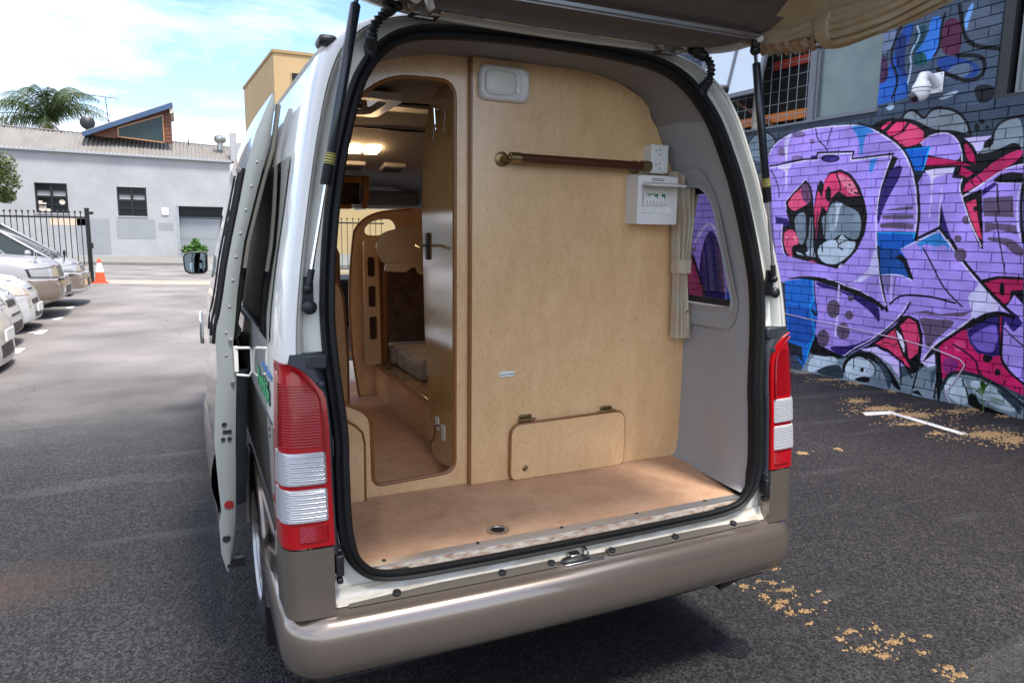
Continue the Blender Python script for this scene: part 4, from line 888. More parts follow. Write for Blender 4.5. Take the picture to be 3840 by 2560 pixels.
tag(b.make('strap', 'vinyl_dark', None, origin=(-.04,1.33,.88)), 'black webbing strap lying on the bench ledge below the cushions', 'strap')
# gathered curtain by the quarter window
def drape(path, widths, n, amp, seed, thick=.012):
    r_ = random.Random(seed); rings_ = []; ph = [r_.uniform(0, 6.28) for _ in range(4)]
    for i, (p, w_) in enumerate(zip(path, widths)):
        row = []
        for k in range(n):
            t = k/(n-1)-.5; a = min(amp, w_*.20)
            row.append((p[0]+t*w_, p[1]-t*w_*.25+a*math.sin(t*2*math.pi*4.5+ph[0]+.2*math.sin(i*.5))+.4*a*math.sin(t*2*math.pi*8+ph[1]), p[2]))
        back_ = [(x, y+thick, z) for x, y, z in row[::-1]]
        rings_.append(row+back_)
    return rings_
zs = np.linspace(1.838, 1.178, 30); path = []; wd = []
for z in zs:
    cx = float(np.interp(z, [1.178,1.30,1.445,1.49,1.65,1.75,1.838], [.734,.728,.718,.720,.722,.713,.708])); ww = float(np.interp(z, [1.178,1.3,1.445,1.49,1.65,1.75,1.838], [.074,.062,.050,.066,.084,.112,.122]))
    path.append((cx, .558, z)); wd.append(ww)
ct = MB().loft(drape(path, wd, 46, .016, 3), True, True, True).make('window_curtain', 'curtain_cloth', None, smooth=70, origin=(.72,.558,1.178))
tag(ct, 'pale floral curtain gathered with a tie beside the dark quarter window', 'curtain')
b = MB().loft([[(x-.72, y-.558, z-1.178) for x, y, z in rw] for rw in [[(.688+.064*t, .536+.012*abs(t-.5), zz) for t in np.linspace(0,1,9)]+[(.752-.064*t, .588, zz) for t in np.linspace(0,1,9)] for zz in (1.442,1.47,1.495)]], True, True, True); b.make('tie_band', 'curtain_cloth', ct)
b = MB()
for z, x in ((1.54,.752),(1.29,.735)): b.lathe([(.006,0),(.006,-.004),(.0001,-.006)], (x-.72, -.025, z-1.178), (0,1,0), 10)
b.make('press_stud', 'steel', ct)
# rolled curtain along the right edge of the tailgate
K_ = [(.690,.235,2.262),(.705,.17,2.245),(.72,.09,2.232),(.725,0.0,2.224),(.722,-.09,2.218),(.72,-.20,2.214),(.72,-.33,2.222),(.71,-.50,2.25)]
pth = curve(K_, 60); rings_ = []
for i, p in enumerate(pth):
    t = i/60; rw = .046*float(np.interp(t, [0,.06,.2,.45,.52,.58,.8,1], [.75,.9,.86,.95,.85,1.1,1.15,.9])); row = []
    for k in range(40):
        a = 2*math.pi*k/40; pl = (.0045*math.sin(5*a+7*t)+.004*math.sin(3*a-19*t+1.3)*math.sin(9*t+a)+.003*math.sin(8*a+31*t) if t < .50 else .0085*math.sin(a*13+2*t+.6*math.sin(11*t))+.004*math.sin(2*a+17*t)); rr = rw+pl
        row.append((p[0]+rr*math.cos(a)*.8, p[1]+.0*a, p[2]+rr*math.sin(a)*(1.0 if t > .5 else .75)))
    rings_.append(row)
rc = MB().loft(rings_, True, True, True).make('rolled_curtain', 'curtain_gold', None, smooth=70, origin=(.72,-.05,2.2))
tag(rc, 'rolled beige curtain bound along the right edge of the raised tailgate', 'curtain')
b = MB().loft([[(x-.72, y+.05, z-2.2) for x, y, z in r_] for r_ in [[(.722+.052*math.cos(a), yy, 2.217+.056*math.sin(a)) for a in np.linspace(0, 2*math.pi, 20, False)] for yy in (-.075,-.115)]], True, True, True); b.make('binding_strap', 'curtain_gold', rc, smooth=60)
b = MB(); e_ = []
for i in range(4, 31):
    p = pth[i]; q = .006*math.sin(i*1.9)
    e_.append([(p[0]-.72-.030, p[1]+.05, p[2]-2.2-.022+q), (p[0]-.72-.012, p[1]+.05, p[2]-2.2-.044+q*1.4), (p[0]-.72+.012, p[1]+.05, p[2]-2.2-.050-q), (p[0]-.72+.030, p[1]+.05, p[2]-2.2-.034)])
b.loft(e_, False); b.make('patterned_edge', 'curtain_edge', rc, smooth=60)
b = MB().loft([[(x-.72, y+.05, z-2.2) for x, y, z in r_] for r_ in [[(.655,.12,2.272),(.685,.12,2.262),(.70,.10,2.25)],[(.60,-.02,2.315),(.66,-.02,2.29),(.70,-.01,2.25)],[(.585,-.16,2.355),(.65,-.15,2.32),(.70,-.12,2.25)],[(.58,-.28,2.39),(.65,-.26,2.35),(.70,-.22,2.25)]]], False); b.make('loose_fold', 'curtain_gold', rc, smooth=70)
# folded curtain hanging at the left corner of the tailgate
b = MB()
for x0, x1, zb, ph in ((-.590,-.548,2.175,0),(-.545,-.485,2.178,1),(-.488,-.455,2.170,2)):
    b.loft([[(x0+(x1-x0)*t, .20-.06*v-.02*math.sin(t*3.1+ph), 2.27-(2.27-zb)*v*(1-.35*(2*t-1)**2*(1 if ph != 2 else .4))) for t in np.linspace(0,1,7)] for v in np.linspace(0,1,7)], False)
lc = b.make('folded_curtain', 'curtain_white', None, smooth=70, origin=(-.52,.17,2.24)); m_ = lc.modifiers.new('s', 'SOLIDIFY'); m_.thickness = .006
tag(lc, 'cream folded curtain corner hanging from the left side of the raised tailgate', 'curtain')
# ------------------------------------------------------------------ ground, road, markings
def struct(o): o['kind'] = 'structure'; return o
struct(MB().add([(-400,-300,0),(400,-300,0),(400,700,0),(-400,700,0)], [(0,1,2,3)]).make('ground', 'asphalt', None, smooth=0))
def sheet(name, pts, z, m, th=None):
    b = MB()
    if th: b.plate([pts], XY(0), z)
    else: b.add([(x, y, z) for x, y in pts], [tuple(range(len(pts)))])
    return struct(b.make(name, m, None, smooth=0))
# concrete crossover between car park and road, kerb and footpath (they run obliquely)
def ob(x, y0): return y0-(x+3.3)*.47
sheet('concrete_strip', [(-60,ob(-60,21.6)),(40,ob(40,21.6)),(40,ob(40,23.4)),(-60,ob(-60,23.4))], .004, 'cream_concrete')
sheet('kerb', [(-60,ob(-60,33.1)),(40,ob(40,33.1)),(40,ob(40,33.4)),(-60,ob(-60,33.4))], .13, 'kerb_concrete', 1)
sheet('footpath', [(-60,ob(-60,33.4)),(40,ob(40,33.4)),(40,60),(-60,60)], .125, 'kerb_concrete', 1)
mk = [(14.86,-3.195),(12.81,-3.134),(10.97,-3.103),(9.11,-3.08),(7.2,-3.06)]
for y, x in mk:
    b = MB(); b.add([(-8.3,y-.05,.004),(x-.12,y-.05,.004),(x-.12,y+.05,.004),(-8.3,y+.05,.004)], [(0,1,2,3)]); b.add([(x-.12,y-.22,.004),(x,y-.22,.004),(x,y+.22,.004),(x-.12,y+.22,.004)], [(0,1,2,3)])
    struct(b.make('bay_line', 'line_white', None, smooth=0))
b = MB(); b.add([(4.495,2.62,.004),(4.43,2.53,.004),(4.70,2.47,.004),(4.62,1.79,.004),(4.70,1.78,.004),(4.79,2.56,.004)], [(0,1,2,5),(2,3,4,5)]); struct(b.make('bay_line', 'line_white', None, smooth=0))
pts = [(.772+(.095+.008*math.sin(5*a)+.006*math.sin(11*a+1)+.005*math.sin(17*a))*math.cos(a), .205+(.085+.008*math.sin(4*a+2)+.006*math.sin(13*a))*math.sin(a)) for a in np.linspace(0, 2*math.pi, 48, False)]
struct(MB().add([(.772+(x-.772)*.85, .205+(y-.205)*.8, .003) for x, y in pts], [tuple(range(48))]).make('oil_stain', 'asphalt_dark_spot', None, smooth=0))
sheet('concrete_apron', [(5.40,4.2),(5.56,4.2),(5.56,5.6),(5.30,5.6)], .004, 'kerb_concrete')
# fallen blossom litter
LIT = [tuple(map(float, l.split())) for l in '''5.614 3.571 0.136 -0.053 -0.096 -0.078 160
5.596 3.133 0.051 -0.020 -0.061 -0.046 50
4.847 2.967 0.087 -0.035 -0.067 -0.055 110
4.802 2.657 0.167 -0.067 -0.080 -0.062 220
4.853 2.388 0.222 -0.090 -0.093 -0.067 260
4.481 1.893 0.036 -0.015 -0.033 -0.023 30
5.624 2.307 0.074 -0.030 -0.073 -0.046 90
5.346 2.325 0.062 -0.025 -0.043 -0.029 40
4.848 1.707 0.201 -0.082 -0.112 -0.068 380
4.883 1.529 0.107 -0.044 -0.110 -0.063 240
5.370 2.297 0.062 -0.025 -0.035 -0.023 30
4.553 2.171 0.172 -0.070 -0.042 -0.031 60
5.661 2.017 0.122 -0.049 -0.045 -0.026 60
5.441 3.825 0.151 -0.059 -0.053 -0.047 60
5.493 4.203 0.158 -0.061 -0.056 -0.052 40
3.353 1.903 0.017 -0.007 -0.015 -0.013 10
3.014 1.933 0.065 -0.027 -0.022 -0.021 25
1.161 0.562 0.022 -0.009 -0.012 -0.013 35
1.314 0.524 0.018 -0.008 -0.010 -0.010 40
1.314 0.454 0.039 -0.017 -0.013 -0.013 70
1.184 0.449 0.013 -0.006 -0.012 -0.012 40
1.225 0.381 0.033 -0.014 -0.012 -0.012 70
1.169 0.359 0.021 -0.009 -0.020 -0.020 70
1.183 0.302 0.011 -0.005 -0.012 -0.011 35
1.254 0.285 0.032 -0.014 -0.013 -0.012 70
1.393 0.304 0.011 -0.005 -0.008 -0.007 20
1.442 0.387 0.010 -0.004 -0.007 -0.006 14
1.193 0.205 0.014 -0.006 -0.006 -0.005 18
1.425 0.076 0.012 -0.005 -0.015 -0.012 35
1.305 0.094 0.025 -0.011 -0.014 -0.012 60
1.216 0.070 0.012 -0.005 -0.010 -0.008 30
1.395 -0.031 0.030 -0.013 -0.020 -0.015 90
1.244 -0.015 0.032 -0.014 -0.019 -0.015 100
1.272 -0.079 0.025 -0.011 -0.013 -0.010 70
1.432 -0.127 0.015 -0.007 -0.010 -0.007 40
1.476 -0.052 0.009 -0.004 -0.008 -0.005 18
1.471 -0.006 0.009 -0.004 -0.006 -0.005 14
1.559 -0.053 0.017 -0.008 -0.008 -0.006 22
1.432 -0.228 0.019 -0.008 -0.011 -0.007 45
1.423 -0.273 0.040 -0.017 -0.016 -0.011 90
1.367 -0.218 0.005 -0.002 -0.008 -0.006 8
1.265 0.568 0.014 -0.006 -0.007 -0.007 14
1.318 0.398 0.006 -0.003 -0.005 -0.005 8
1.389 0.378 0.006 -0.003 -0.005 -0.005 8
1.428 0.630 0.017 -0.007 -0.009 -0.009 20'''.strip().splitlines()]
b = MB(); rl = random.Random(5)
for cx, cy, ax, ay, bx_, by_, n in LIT:
    for _ in range(int(n*(2.1 if cy > 1.5 else .75))):
        r_ = abs(rl.gauss(0,.5)) if rl.random() < .80 else rl.uniform(.4,2.6); a = rl.uniform(0, 2*math.pi); x = cx+(ax*math.cos(a)+bx_*math.sin(a))*r_; y = cy+(ay*math.cos(a)+by_*math.sin(a))*r_
        if x > 5.66: continue
        s_ = rl.uniform(.0028,.0065)*(1.7 if cy > 1.5 else 1.0); h = rl.uniform(.003,.010); t = rl.uniform(0, 6.28); c_, q_ = math.cos(t)*s_, math.sin(t)*s_
        z0 = .001
        b.add([(x+c_*1.5,y+q_*1.5,z0),(x-q_,y+c_,z0),(x-c_*1.5,y-q_*1.5,z0),(x+q_,y-c_,z0),(x+q_*.2,y+c_*.2,z0+h)], [(0,1,4),(1,2,4),(2,3,4),(3,0,4)])
o = b.make('fallen_blossom', 'litter', None, smooth=0); o['kind'] = 'stuff'
rl = random.Random(9); b = MB()
for _ in range(420):
    x, y = rl.uniform(1.6,5.6), rl.uniform(-1.2,4.2); s_ = rl.uniform(.002,.006); t = rl.uniform(0,6.28)
    b.add([(x+s_*math.cos(t+k*2.1), y+s_*math.sin(t+k*2.1), .002) for k in range(3)]+[(x,y,.005)], [(0,1,3),(1,2,3),(2,0,3)])
o = b.make('grit', 'litter', None, smooth=0); o['kind'] = 'stuff'

# ------------------------------------------------------------------ painted brick wall
W0 = (5.749, 0.0, 0.0); WROT = math.atan2(.99903, -.0440)
wall_b = thing('brick_building', 'dark brick building with a purple and pink graffiti mural along its wall', 'building', W0, WROT)
MUR = [l.split(',') for l in '''0,70 84 102,0,3670 2902 3752 4043 2412 3683 2456 2806
1,28 76 160,0,3635 3039 3499 3406 3409 3711 3260 3688 3420 3376 3250 3033 3456 2984 3643 2955
1,36 92 176,0,3672 3244 3522 3327 3246 2992 3425 2979 3643 2955
1,118 132 160,0,3646 3699 3500 3719 3476 3633 3538 3482 3631 3474
1,64 36 70,0,3659 3438 3568 3475 3510 3215 3630 3152
1,30 50 110,0,3475 3619 3356 3632 3366 3298 3294 3176 3388 3220 3486 3430
1,52 118 205,0,3135 3710 2998 3701 3029 3363 3145 3268 3287 3390 3182 3486 3134 3567
1,16 64 80,0,3257 3661 3142 3647 3181 3473 3287 3390 3274 3546
1,14 80 84,0,3287 3390 3160 3416 3102 3260 3246 3274
1,84 34 62,0,3007 3665 2833 3641 2786 3324 2875 3305 3001 3357
1,84 95 112,0,2776 3707 2467 3650 2466 3329 2703 3381 2783 3536
1,110 160 220,0,2766 3729 2717 3740 2760 3555 2784 3424 2820 3520
1,30 66 136,0,3027 3336 2807 3278 2619 3179 2608 3078 2784 3066 3012 3204
1,96 112 132,0,2976 3119 2829 3245 2643 3171 2733 3075 2853 3097
1,10 10 16,33,2858 3753 2798 3489 2713 3359 2461 3280
1,12 10 18,34,2835 3297 2640 3263 2565 3193 2570 3071 2704 3039 2841 3107 3012 3204
1,14 16 34,25,3459 3012 3401 3195 3530 3412 3475 3619 3412 3738
1,170 190 214,19,3304 3123 3277 3294 3317 3396 3218 3560 3257 3661
1,14 14 26,24,3055 3342 3007 3409 3015 3616 2985 3711
1,170 192 208,0,3526 2910 3500 2955 3422 2951 3446 2885
1,150 165 180,0,2984 2938 2801 2986 2772 2955 2926 2903
1,26 26 36,0,2662 3000 2463 2978 2458 2831 2591 2814
1,134 146 152,0,3334 2795 3287 2863 3207 2864 3103 2752 3047 2829 2960 2841 2784 2792 2677 2673 2646 2554 2983 2587 3148 2685
1,134 146 152,0,2428 2462 2425 2585 2342 2657 2193 2659 2148 2259 2306 2334 2436 2327 2544 2290 2577 2385 2496 2469
1,10 9 14,23,3334 2795 3287 2863 3207 2864 3095 2746 3047 2829 2961 2846 2785 2797 2666 2672 2628 2541
1,10 9 14,21,2427 2451 2425 2585 2342 2657 2193 2665
0,10 9 14,0,2512 2657 2513 2648 2518 2642 2526 2638 2536 2637 2547 2640 2557 2646 2563 2655 2566 2664 2565 2672 2560 2679 2552 2683 2542 2683 2531 2680 2522 2674 2515 2666
0,10 9 14,0,2470 2602 2471 2596 2474 2591 2480 2588 2486 2588 2493 2590 2500 2594 2504 2600 2506 2606 2506 2612 2502 2617 2497 2620 2490 2620 2483 2618 2477 2614 2472 2608
0,10 9 14,0,2447 2310 2448 2304 2452 2299 2458 2296 2465 2295 2473 2297 2480 2301 2485 2307 2487 2313 2487 2319 2483 2324 2477 2327 2469 2328 2461 2326 2454 2322 2449 2316
0,10 9 14,0,2556 2612 2556 2598 2560 2587 2567 2580 2575 2578 2584 2582 2593 2591 2599 2604 2602 2618 2602 2632 2598 2643 2592 2651 2583 2652 2574 2648 2566 2639 2560 2627
1,104 119 130,0,5406 2771 5253 2880 5088 2866 4952 2769 4965 2604 5137 2496 5389 2580
1,10 9 14,19,5406 2771 5253 2880 5088 2866 4952 2769 4942 2663
1,10 9 14,0,3685 2758 3560 2812 3370 2804 3186 2763 2989 2635 2779 2616 2614 2535 2544 2364 2398 2381 2172 2476 2124 2054 2550 1951 3019 2056 3153 2218 3277 2485 3544 2661
0,232 60 112,0,3570 2721 3492 2774 3430 2781 3523 2704
0,232 60 112,0,3494 2672 3391 2769 3268 2751 3331 2659 3439 2626
0,226 74 120,0,3413 2618 3306 2656 3242 2737 3180 2707 3079 2630 3085 2582 3246 2538 3318 2534
0,232 60 112,0,3305 2522 3098 2594 3062 2573 3137 2521 3242 2504
1,174 146 230,0,3114 2525 3051 2583 2941 2608 2830 2593 2736 2517 2677 2313 2859 2360 3032 2402 3063 2476
1,222 212 246,13,3108 2524 3040 2582 2930 2605 2830 2590 2742 2518 2693 2408 2680 2324
0,184 20 84,0,3030 2386 2848 2354 2672 2308 2585 2270 2798 2291 3038 2297
1,184 20 84,0,2688 2512 2613 2432 2562 2345 2554 2272 2643 2331
0,184 20 84,0,2702 2200 2689 2272 2622 2236 2557 2201 2614 2163
1,196 40 98,0,2633 2049 2620 2121 2524 2178 2389 2300 2163 2398 2153 2310 2374 2168 2561 2056 2641 2023
1,10 9 14,10,2545 2184 2482 2119
1,10 9 14,8,2591 2141 2533 2075
0,214 200 244,0,2685 2530 2433 2523 2496 2476 2505 2421 2545 2369 2594 2451
1,10 9 14,0,2499 2411 2496 2471 2450 2501 2413 2432
0,8 92 190,0,3276 2480 3006 2481 3057 2256 3140 2262 3220 2402
0,0 168 232,14,3276 2482 3006 2481 3060 2254
0,24 34 60,0,3140 2262 3051 2256 3090 2181 3116 2205
0,174 146 230,0,3086 2148 3049 2234 2741 2264 2761 2172 2663 2153 2679 2083 2617 1901 2522 1699 2409 1501 2053 1421 2030 1221 3042 1154 3072 1553 3060 1666 3060 1835
0,174 146 230,0,2645 1984 2483 2083 2356 2177 2247 2229 2145 2241 2037 1281 2413 1259 2409 1501
0,10 9 14,0,2384 2128 2326 2173 2233 2187 2138 2172 2128 2089 2347 2101
0,44 28 104,0,2468 2041 2367 2107 2341 2085 2462 1984
0,10 9 14,0,2651 1976 2475 2052 2401 1496 2443 1532 2548 1741 2616 1890
0,216 60 100,0,2608 1932 2515 1960 2484 1814 2418 1585 2462 1616 2548 1794
0,10 9 14,0,2490 1871 2491 1863 2494 1855 2500 1850 2508 1849 2516 1851 2523 1856 2529 1863 2531 1872 2530 1881 2527 1888 2521 1893 2513 1895 2505 1893 2498 1888 2493 1880
0,98 80 104,0,2456 1968 2200 1977 2170 1789 2427 1803
0,98 80 104,0,2416 1746 2144 1719 2125 1639 2301 1684 2406 1652
1,98 80 104,0,2377 1616 2121 1599 2066 1440 2126 1438 2194 1542 2378 1585
0,98 80 104,0,2606 1595 2607 1583 2614 1572 2625 1565 2639 1562 2653 1564 2665 1571 2674 1582 2678 1594 2677 1606 2670 1617 2659 1624 2646 1627 2631 1624 2619 1617 2610 1607
0,98 80 104,0,2542 1768 2544 1752 2551 1739 2563 1731 2577 1728 2593 1731 2607 1740 2617 1753 2622 1768 2620 1784 2613 1797 2601 1805 2586 1808 2571 1805 2557 1796 2547 1783
0,98 80 104,0,2546 1439 2548 1417 2558 1397 2576 1384 2597 1378 2620 1382 2641 1394 2656 1413 2662 1435 2660 1458 2650 1478 2632 1491 2610 1496 2587 1492 2567 1480 2553 1461
0,222 212 246,0,3040 2255 2949 2265 2741 2264 2756 2209 2853 2199 2918 2182 2938 2161 2940 2052 2955 2053 2969 2185
1,222 212 246,13,2951 2173 2939 2008 2943 1799
0,10 9 14,0,2860 2059 2827 1874 2774 1710 2834 1683
0,44 28 104,0,2833 1907 2742 1667 2633 1463 2716 1526 2818 1683
1,222 212 246,12,2848 2070 2847 1853 2840 1721
1,222 212 246,13,2663 2153 2681 2083 2643 1965 2536 1731 2422 1527
1,222 212 246,14,2642 1988 2484 2088 2356 2182 2248 2234 2146 2246
1,10 9 14,10,2341 2085 2330 1944 2297 1821
1,10 9 14,8,2324 1801 2253 1516 2201 1302
1,222 212 246,8,2347 2098 2139 2084
1,222 212 246,14,2142 2075 2162 1967 2134 1719 2081 1570
1,10 9 14,22,2133 2074 2118 1818 2072 1570
0,174 146 230,0,5066 2562 5013 2666 4897 2748 4733 2809 4490 2832 4167 2818 3823 2793 3628 2717 3476 2619 3355 2538 3260 2439 3186 2310 3122 2150 3077 1925 3061 1767 3070 1649 3494 1647 3418 1128 4887 1030 5057 1730
1,10 9 14,29,3824 2801 3622 2722 3470 2624 3350 2543 3247 2438 3171 2298 3105 2127 3061 1924 3047 1767 3056 1576
1,222 212 246,17,4197 2819 3823 2791 3628 2714 3476 2617 3358 2536 3264 2437 3192 2310 3128 2150 3083 1925 3066 1767 3073 1655
1,222 212 246,14,5057 2561 5012 2659 4897 2741 4732 2802 4490 2829 4197 2819
1,10 9 14,8,5073 2576 5023 2677 4898 2757 4734 2819 4381 2838 4198 2831
0,124 102 150,0,4513 2771 4520 2757 4540 2747 4572 2742 4611 2743 4650 2750 4685 2763 4709 2778 4718 2794 4711 2808 4690 2819 4657 2823 4618 2821 4579 2814 4545 2802 4522 2787
0,124 102 150,0,4779 2601 4782 2580 4794 2564 4813 2554 4837 2552 4861 2559 4882 2572 4898 2591 4904 2612 4901 2632 4889 2649 4870 2658 4846 2660 4822 2654 4801 2640 4786 2621
0,124 102 150,0,4513 2491 4518 2474 4537 2461 4566 2454 4601 2454 4637 2460 4668 2472 4690 2488 4698 2506 4693 2523 4674 2536 4644 2543 4609 2543 4573 2536 4543 2524 4522 2508
0,124 102 150,0,4378 2677 4380 2666 4387 2657 4397 2651 4410 2650 4424 2654 4436 2662 4444 2672 4448 2685 4447 2696 4440 2705 4429 2711 4416 2712 4402 2708 4391 2700 4382 2689
1,10 9 14,11,4379 2819 4339 2688 4224 2601 4185 2535
1,10 9 14,11,4155 2804 4186 2709 4211 2619
1,58 136 214,0,3941 2790 3740 2779 3605 2685 3725 2693 3747 2578 3750 2466 3773 2456 3797 2595 3842 2707
0,58 136 214,0,3651 2416 3562 2420 3611 2283 3651 2286
1,110 140 225,7,3619 2296 3601 2082 3593 1772
1,222 212 246,0,4823 2786 4714 2794 4758 2720 4757 2449 4781 2451
0,222 212 246,0,4903 2424 4683 2443 4735 2374 4733 2147 4749 2148 4766 2363
0,44 28 104,0,4414 2518 4335 2517 4338 2467 4413 2480
0,10 9 14,0,3401 2435 3335 2401 3466 2076 3511 1914 3505 1783 3535 1926 3491 2136
1,44 28 104,0,3478 2135 3383 2325 3254 2323 3324 2138 3443 1935 3484 1700 3514 1843
0,10 9 14,19,5015 2451 4906 2454 4702 2477 4506 2487 4335 2479 4326 2546 3858 2515 3874 2437 3390 2448
0,222 212 246,15,5001 2431 4700 2451 4505 2472 4312 2464 4303 2528 3880 2500 3881 2423 3407 2432 3497 2124 3520 1926 3513 1724 3475 1486
0,10 9 14,0,4027 2457 4035 2442 4059 2430 4098 2424 4144 2425 4192 2432 4233 2444 4262 2461 4273 2478 4265 2494 4239 2505 4200 2511 4153 2510 4105 2503 4065 2490 4038 2474
0,60 42 130,0,4050 2459 4057 2448 4077 2440 4108 2437 4146 2437 4184 2443 4217 2452 4240 2464 4249 2476 4242 2487 4221 2495 4189 2498 4151 2497 4113 2492 4081 2483 4059 2471
1,10 9 14,11,4989 2392 4909 2291 4854 2166 4837 2071
0,98 80 104,0,3454 1828 3102 1826 3102 1785 3443 1789
0,98 80 104,0,3470 1736 3337 1752 3096 1734 3097 1683 3460 1700
0,98 80 104,0,3421 1882 3121 1915 3118 1881 3401 1873
1,112 88 160,10,3189 2165 3116 1926
0,10 9 14,0,4744 2000 4620 2122 4465 2254 4381 2169 4344 2065 4325 1909 4295 2165 4254 2239 4212 2186 4149 2314 4004 2337 3870 2277 3753 2149 3668 1978 3620 1809 3637 1628 3718 1449 3846 1308 3984 1219 4107 1245 4270 1322 4457 1245 4596 1307 4709 1415 4754 1579 4747 1749 4665 1782 4715 1905
0,222 212 246,12,4716 1918 4745 2006 4620 2126 4461 2258
1,232 84 124,0,4713 1992 4602 2112 4479 2187 4422 2094 4380 1988 4488 1939 4599 1889 4670 1930
1,110 70 100,0,4540 2151 4467 2239 4376 2117 4361 1988 4459 1978
0,226 64 112,0,4320 1935 4275 2126 4221 2034 4202 2236 4132 2297 4001 2310 3911 2268 3834 2202 3732 2040 3888 2034 4010 2101 4105 2017 4137 1879 4212 1945 4248 1753 4253 1558 4289 1727
1,240 128 152,0,4058 2292 3940 2269 3819 2189 3743 2053 3833 2050 3925 2122
0,10 9 14,0,4102 2074 4101 2041 4107 2013 4117 1995 4130 1989 4144 1996 4158 2015 4168 2044 4174 2077 4175 2110 4169 2137 4159 2155 4146 2161 4132 2154 4118 2135 4108 2107
1,10 9 14,16,4050 2289 3988 2174 3988 2100
0,10 9 14,0,3907 2135 3907 2132 3910 2129 3914 2127 3919 2126 3924 2127 3928 2129 3931 2133 3933 2137 3932 2140 3929 2143 3925 2145 3921 2146 3916 2145 3911 2142 3908 2139
0,10 9 14,0,3857 2161 3857 2157 3860 2153 3864 2151 3868 2150 3873 2152 3878 2154 3881 2158 3882 2162 3882 2166 3879 2170 3875 2172 3871 2173 3866 2171 3861 2169 3858 2165
0,10 9 14,0,3778 2072 3779 2068 3782 2064 3787 2061 3792 2061 3798 2062 3804 2065 3807 2069 3809 2073 3808 2078 3805 2082 3801 2084 3795 2085 3789 2084 3784 2081 3780 2077
0,10 9 14,0,3753 2065 3753 2059 3755 2055 3759 2052 3764 2051 3769 2052 3773 2056 3776 2060 3778 2066 3777 2072 3775 2076 3771 2079 3767 2080 3762 2079 3757 2075 3754 2071
0,10 9 14,0,3828 2099 3829 2095 3831 2093 3834 2091 3837 2091 3841 2091 3845 2093 3847 2096 3848 2100 3848 2103 3846 2105 3843 2107 3839 2108 3835 2107 3832 2105 3829 2102
0,10 9 14,0,3850 2063 3850 2060 3852 2057 3855 2055 3859 2055 3863 2056 3866 2058 3869 2061 3870 2064 3869 2067 3868 2070 3865 2072 3861 2072 3857 2071 3854 2069 3851 2066
1,122 137 148,0,4594 1835 4444 1899 4409 1780 4401 1530 4479 1488 4549 1621
0,122 137 148,0,4364 1819 4317 1818 4284 1466 4358 1412 4385 1530
1,122 137 148,0,4215 1817 4127 1854 4113 1942 4030 2002 3893 1936 3747 1883 3681 1773 3696 1579 3786 1565 3922 1638 4003 1575 4135 1534
1,150 164 174,0,4112 1929 4042 1977 4008 1776 4011 1650 4083 1625
1,186 201 210,0,4230 1481 4078 1571 3958 1560 3922 1638 3842 1564 3721 1551 3759 1436 3877 1332 4019 1266 4209 1344
0,186 201 210,0,4531 1420 4438 1396 4403 1370 4502 1381
0,186 201 210,0,4390 1411 4285 1479 4243 1363 4371 1372
1,10 9 14,11,3987 1562 3942 1519 3965 1487 3890 1457
1,10 9 14,10,3942 1519 3857 1564 3771 1553
1,10 9 14,14,4370 1910 4374 1583
1,10 9 14,14,4260 1882 4275 1375
1,10 9 14,14,4227 1855 4156 1431
1,10 9 14,14,4150 1854 4139 1573
1,10 9 14,14,4336 1857 4321 1360
0,206 220 230,0,4056 1968 3939 1968 3970 1913 3990 1776 4000 1688 4015 1726 4017 1902
1,236 86 126,0,4747 1647 4631 1688 4552 1648 4473 1508 4612 1485 4554 1311 4691 1415
0,245 150 170,0,4525 1578 4527 1568 4532 1559 4541 1554 4551 1551 4562 1553 4572 1559 4579 1568 4582 1578 4581 1588 4575 1597 4567 1603 4556 1605 4545 1603 4535 1597 4528 1589
0,245 170 180,0,4667 1580 4668 1574 4671 1570 4676 1567 4683 1566 4689 1567 4695 1570 4699 1574 4701 1579 4700 1584 4697 1589 4691 1592 4685 1593 4678 1592 4673 1589 4668 1585
0,190 60 100,0,4475 1267 4287 1328 4123 1248 4266 1277
1,222 212 246,16,4763 1729 4764 1565 4693 1333 4538 1220 4340 1216 4232 1252 4011 1192
0,44 28 104,0,4877 1833 4693 1810 4634 1728 4736 1715 4756 1749 4860 1743
1,222 212 246,0,3933 1272 3904 1305 3844 1289 3807 1203 3918 1222
0,8 92 190,0,3484 1650 3071 1641 3081 1552 3240 1478 3162 1378 3069 1244 3428 1224
0,18 84 160,0,3476 1570 3083 1552 3240 1478 3190 1412 3448 1451
0,0 168 232,15,3484 1650 3074 1641 3085 1564
0,174 146 230,0,3219 1478 2828 1672 2487 1276 3069 1244
1,50 136 208,0,2828 1667 2694 1527 2724 1504 2760 1536 2858 1512 2942 1544 2996 1509 3058 1536 2948 1605
1,60 140 220,10,2991 1520 2973 1284
1,60 140 220,10,2865 1523 2858 1345
1,60 140 220,10,2736 1515 2730 1406
0,10 9 14,26,3254 1486 3063 1581 2831 1697 2696 1548 2586 1422 2471 1277
0,222 212 246,14,3219 1478 2828 1669 2508 1285
1,10 9 14,11,2972 1498 2868 1334 2820 1258
0,174 146 230,0,4708 1372 3939 1242 3745 1366 2066 1530 1929 322 2054 426 2134 531 2423 540 2702 566 2857 365 3106 262 3458 455 3755 267 4021 332 4161 462 4263 1118 4655 1072
0,26 110 204,0,4663 1058 4263 1124 4217 891 4150 722 4166 488 4240 257 4282 38 4552 323
0,22 84 176,0,4593 774 4255 779 4208 620 4177 460 4263 337 4537 354
0,36 40 52,0,4552 323 4343 297 4301 108 4418 187 4502 159
0,0 168 232,15,4263 1118 4227 863 4273 798 4225 632 4173 460 4240 257 4277 34
1,10 9 14,12,4242 1119 4190 812 4158 694
0,10 9 14,0,4263 778 4150 695 4181 678 4233 720
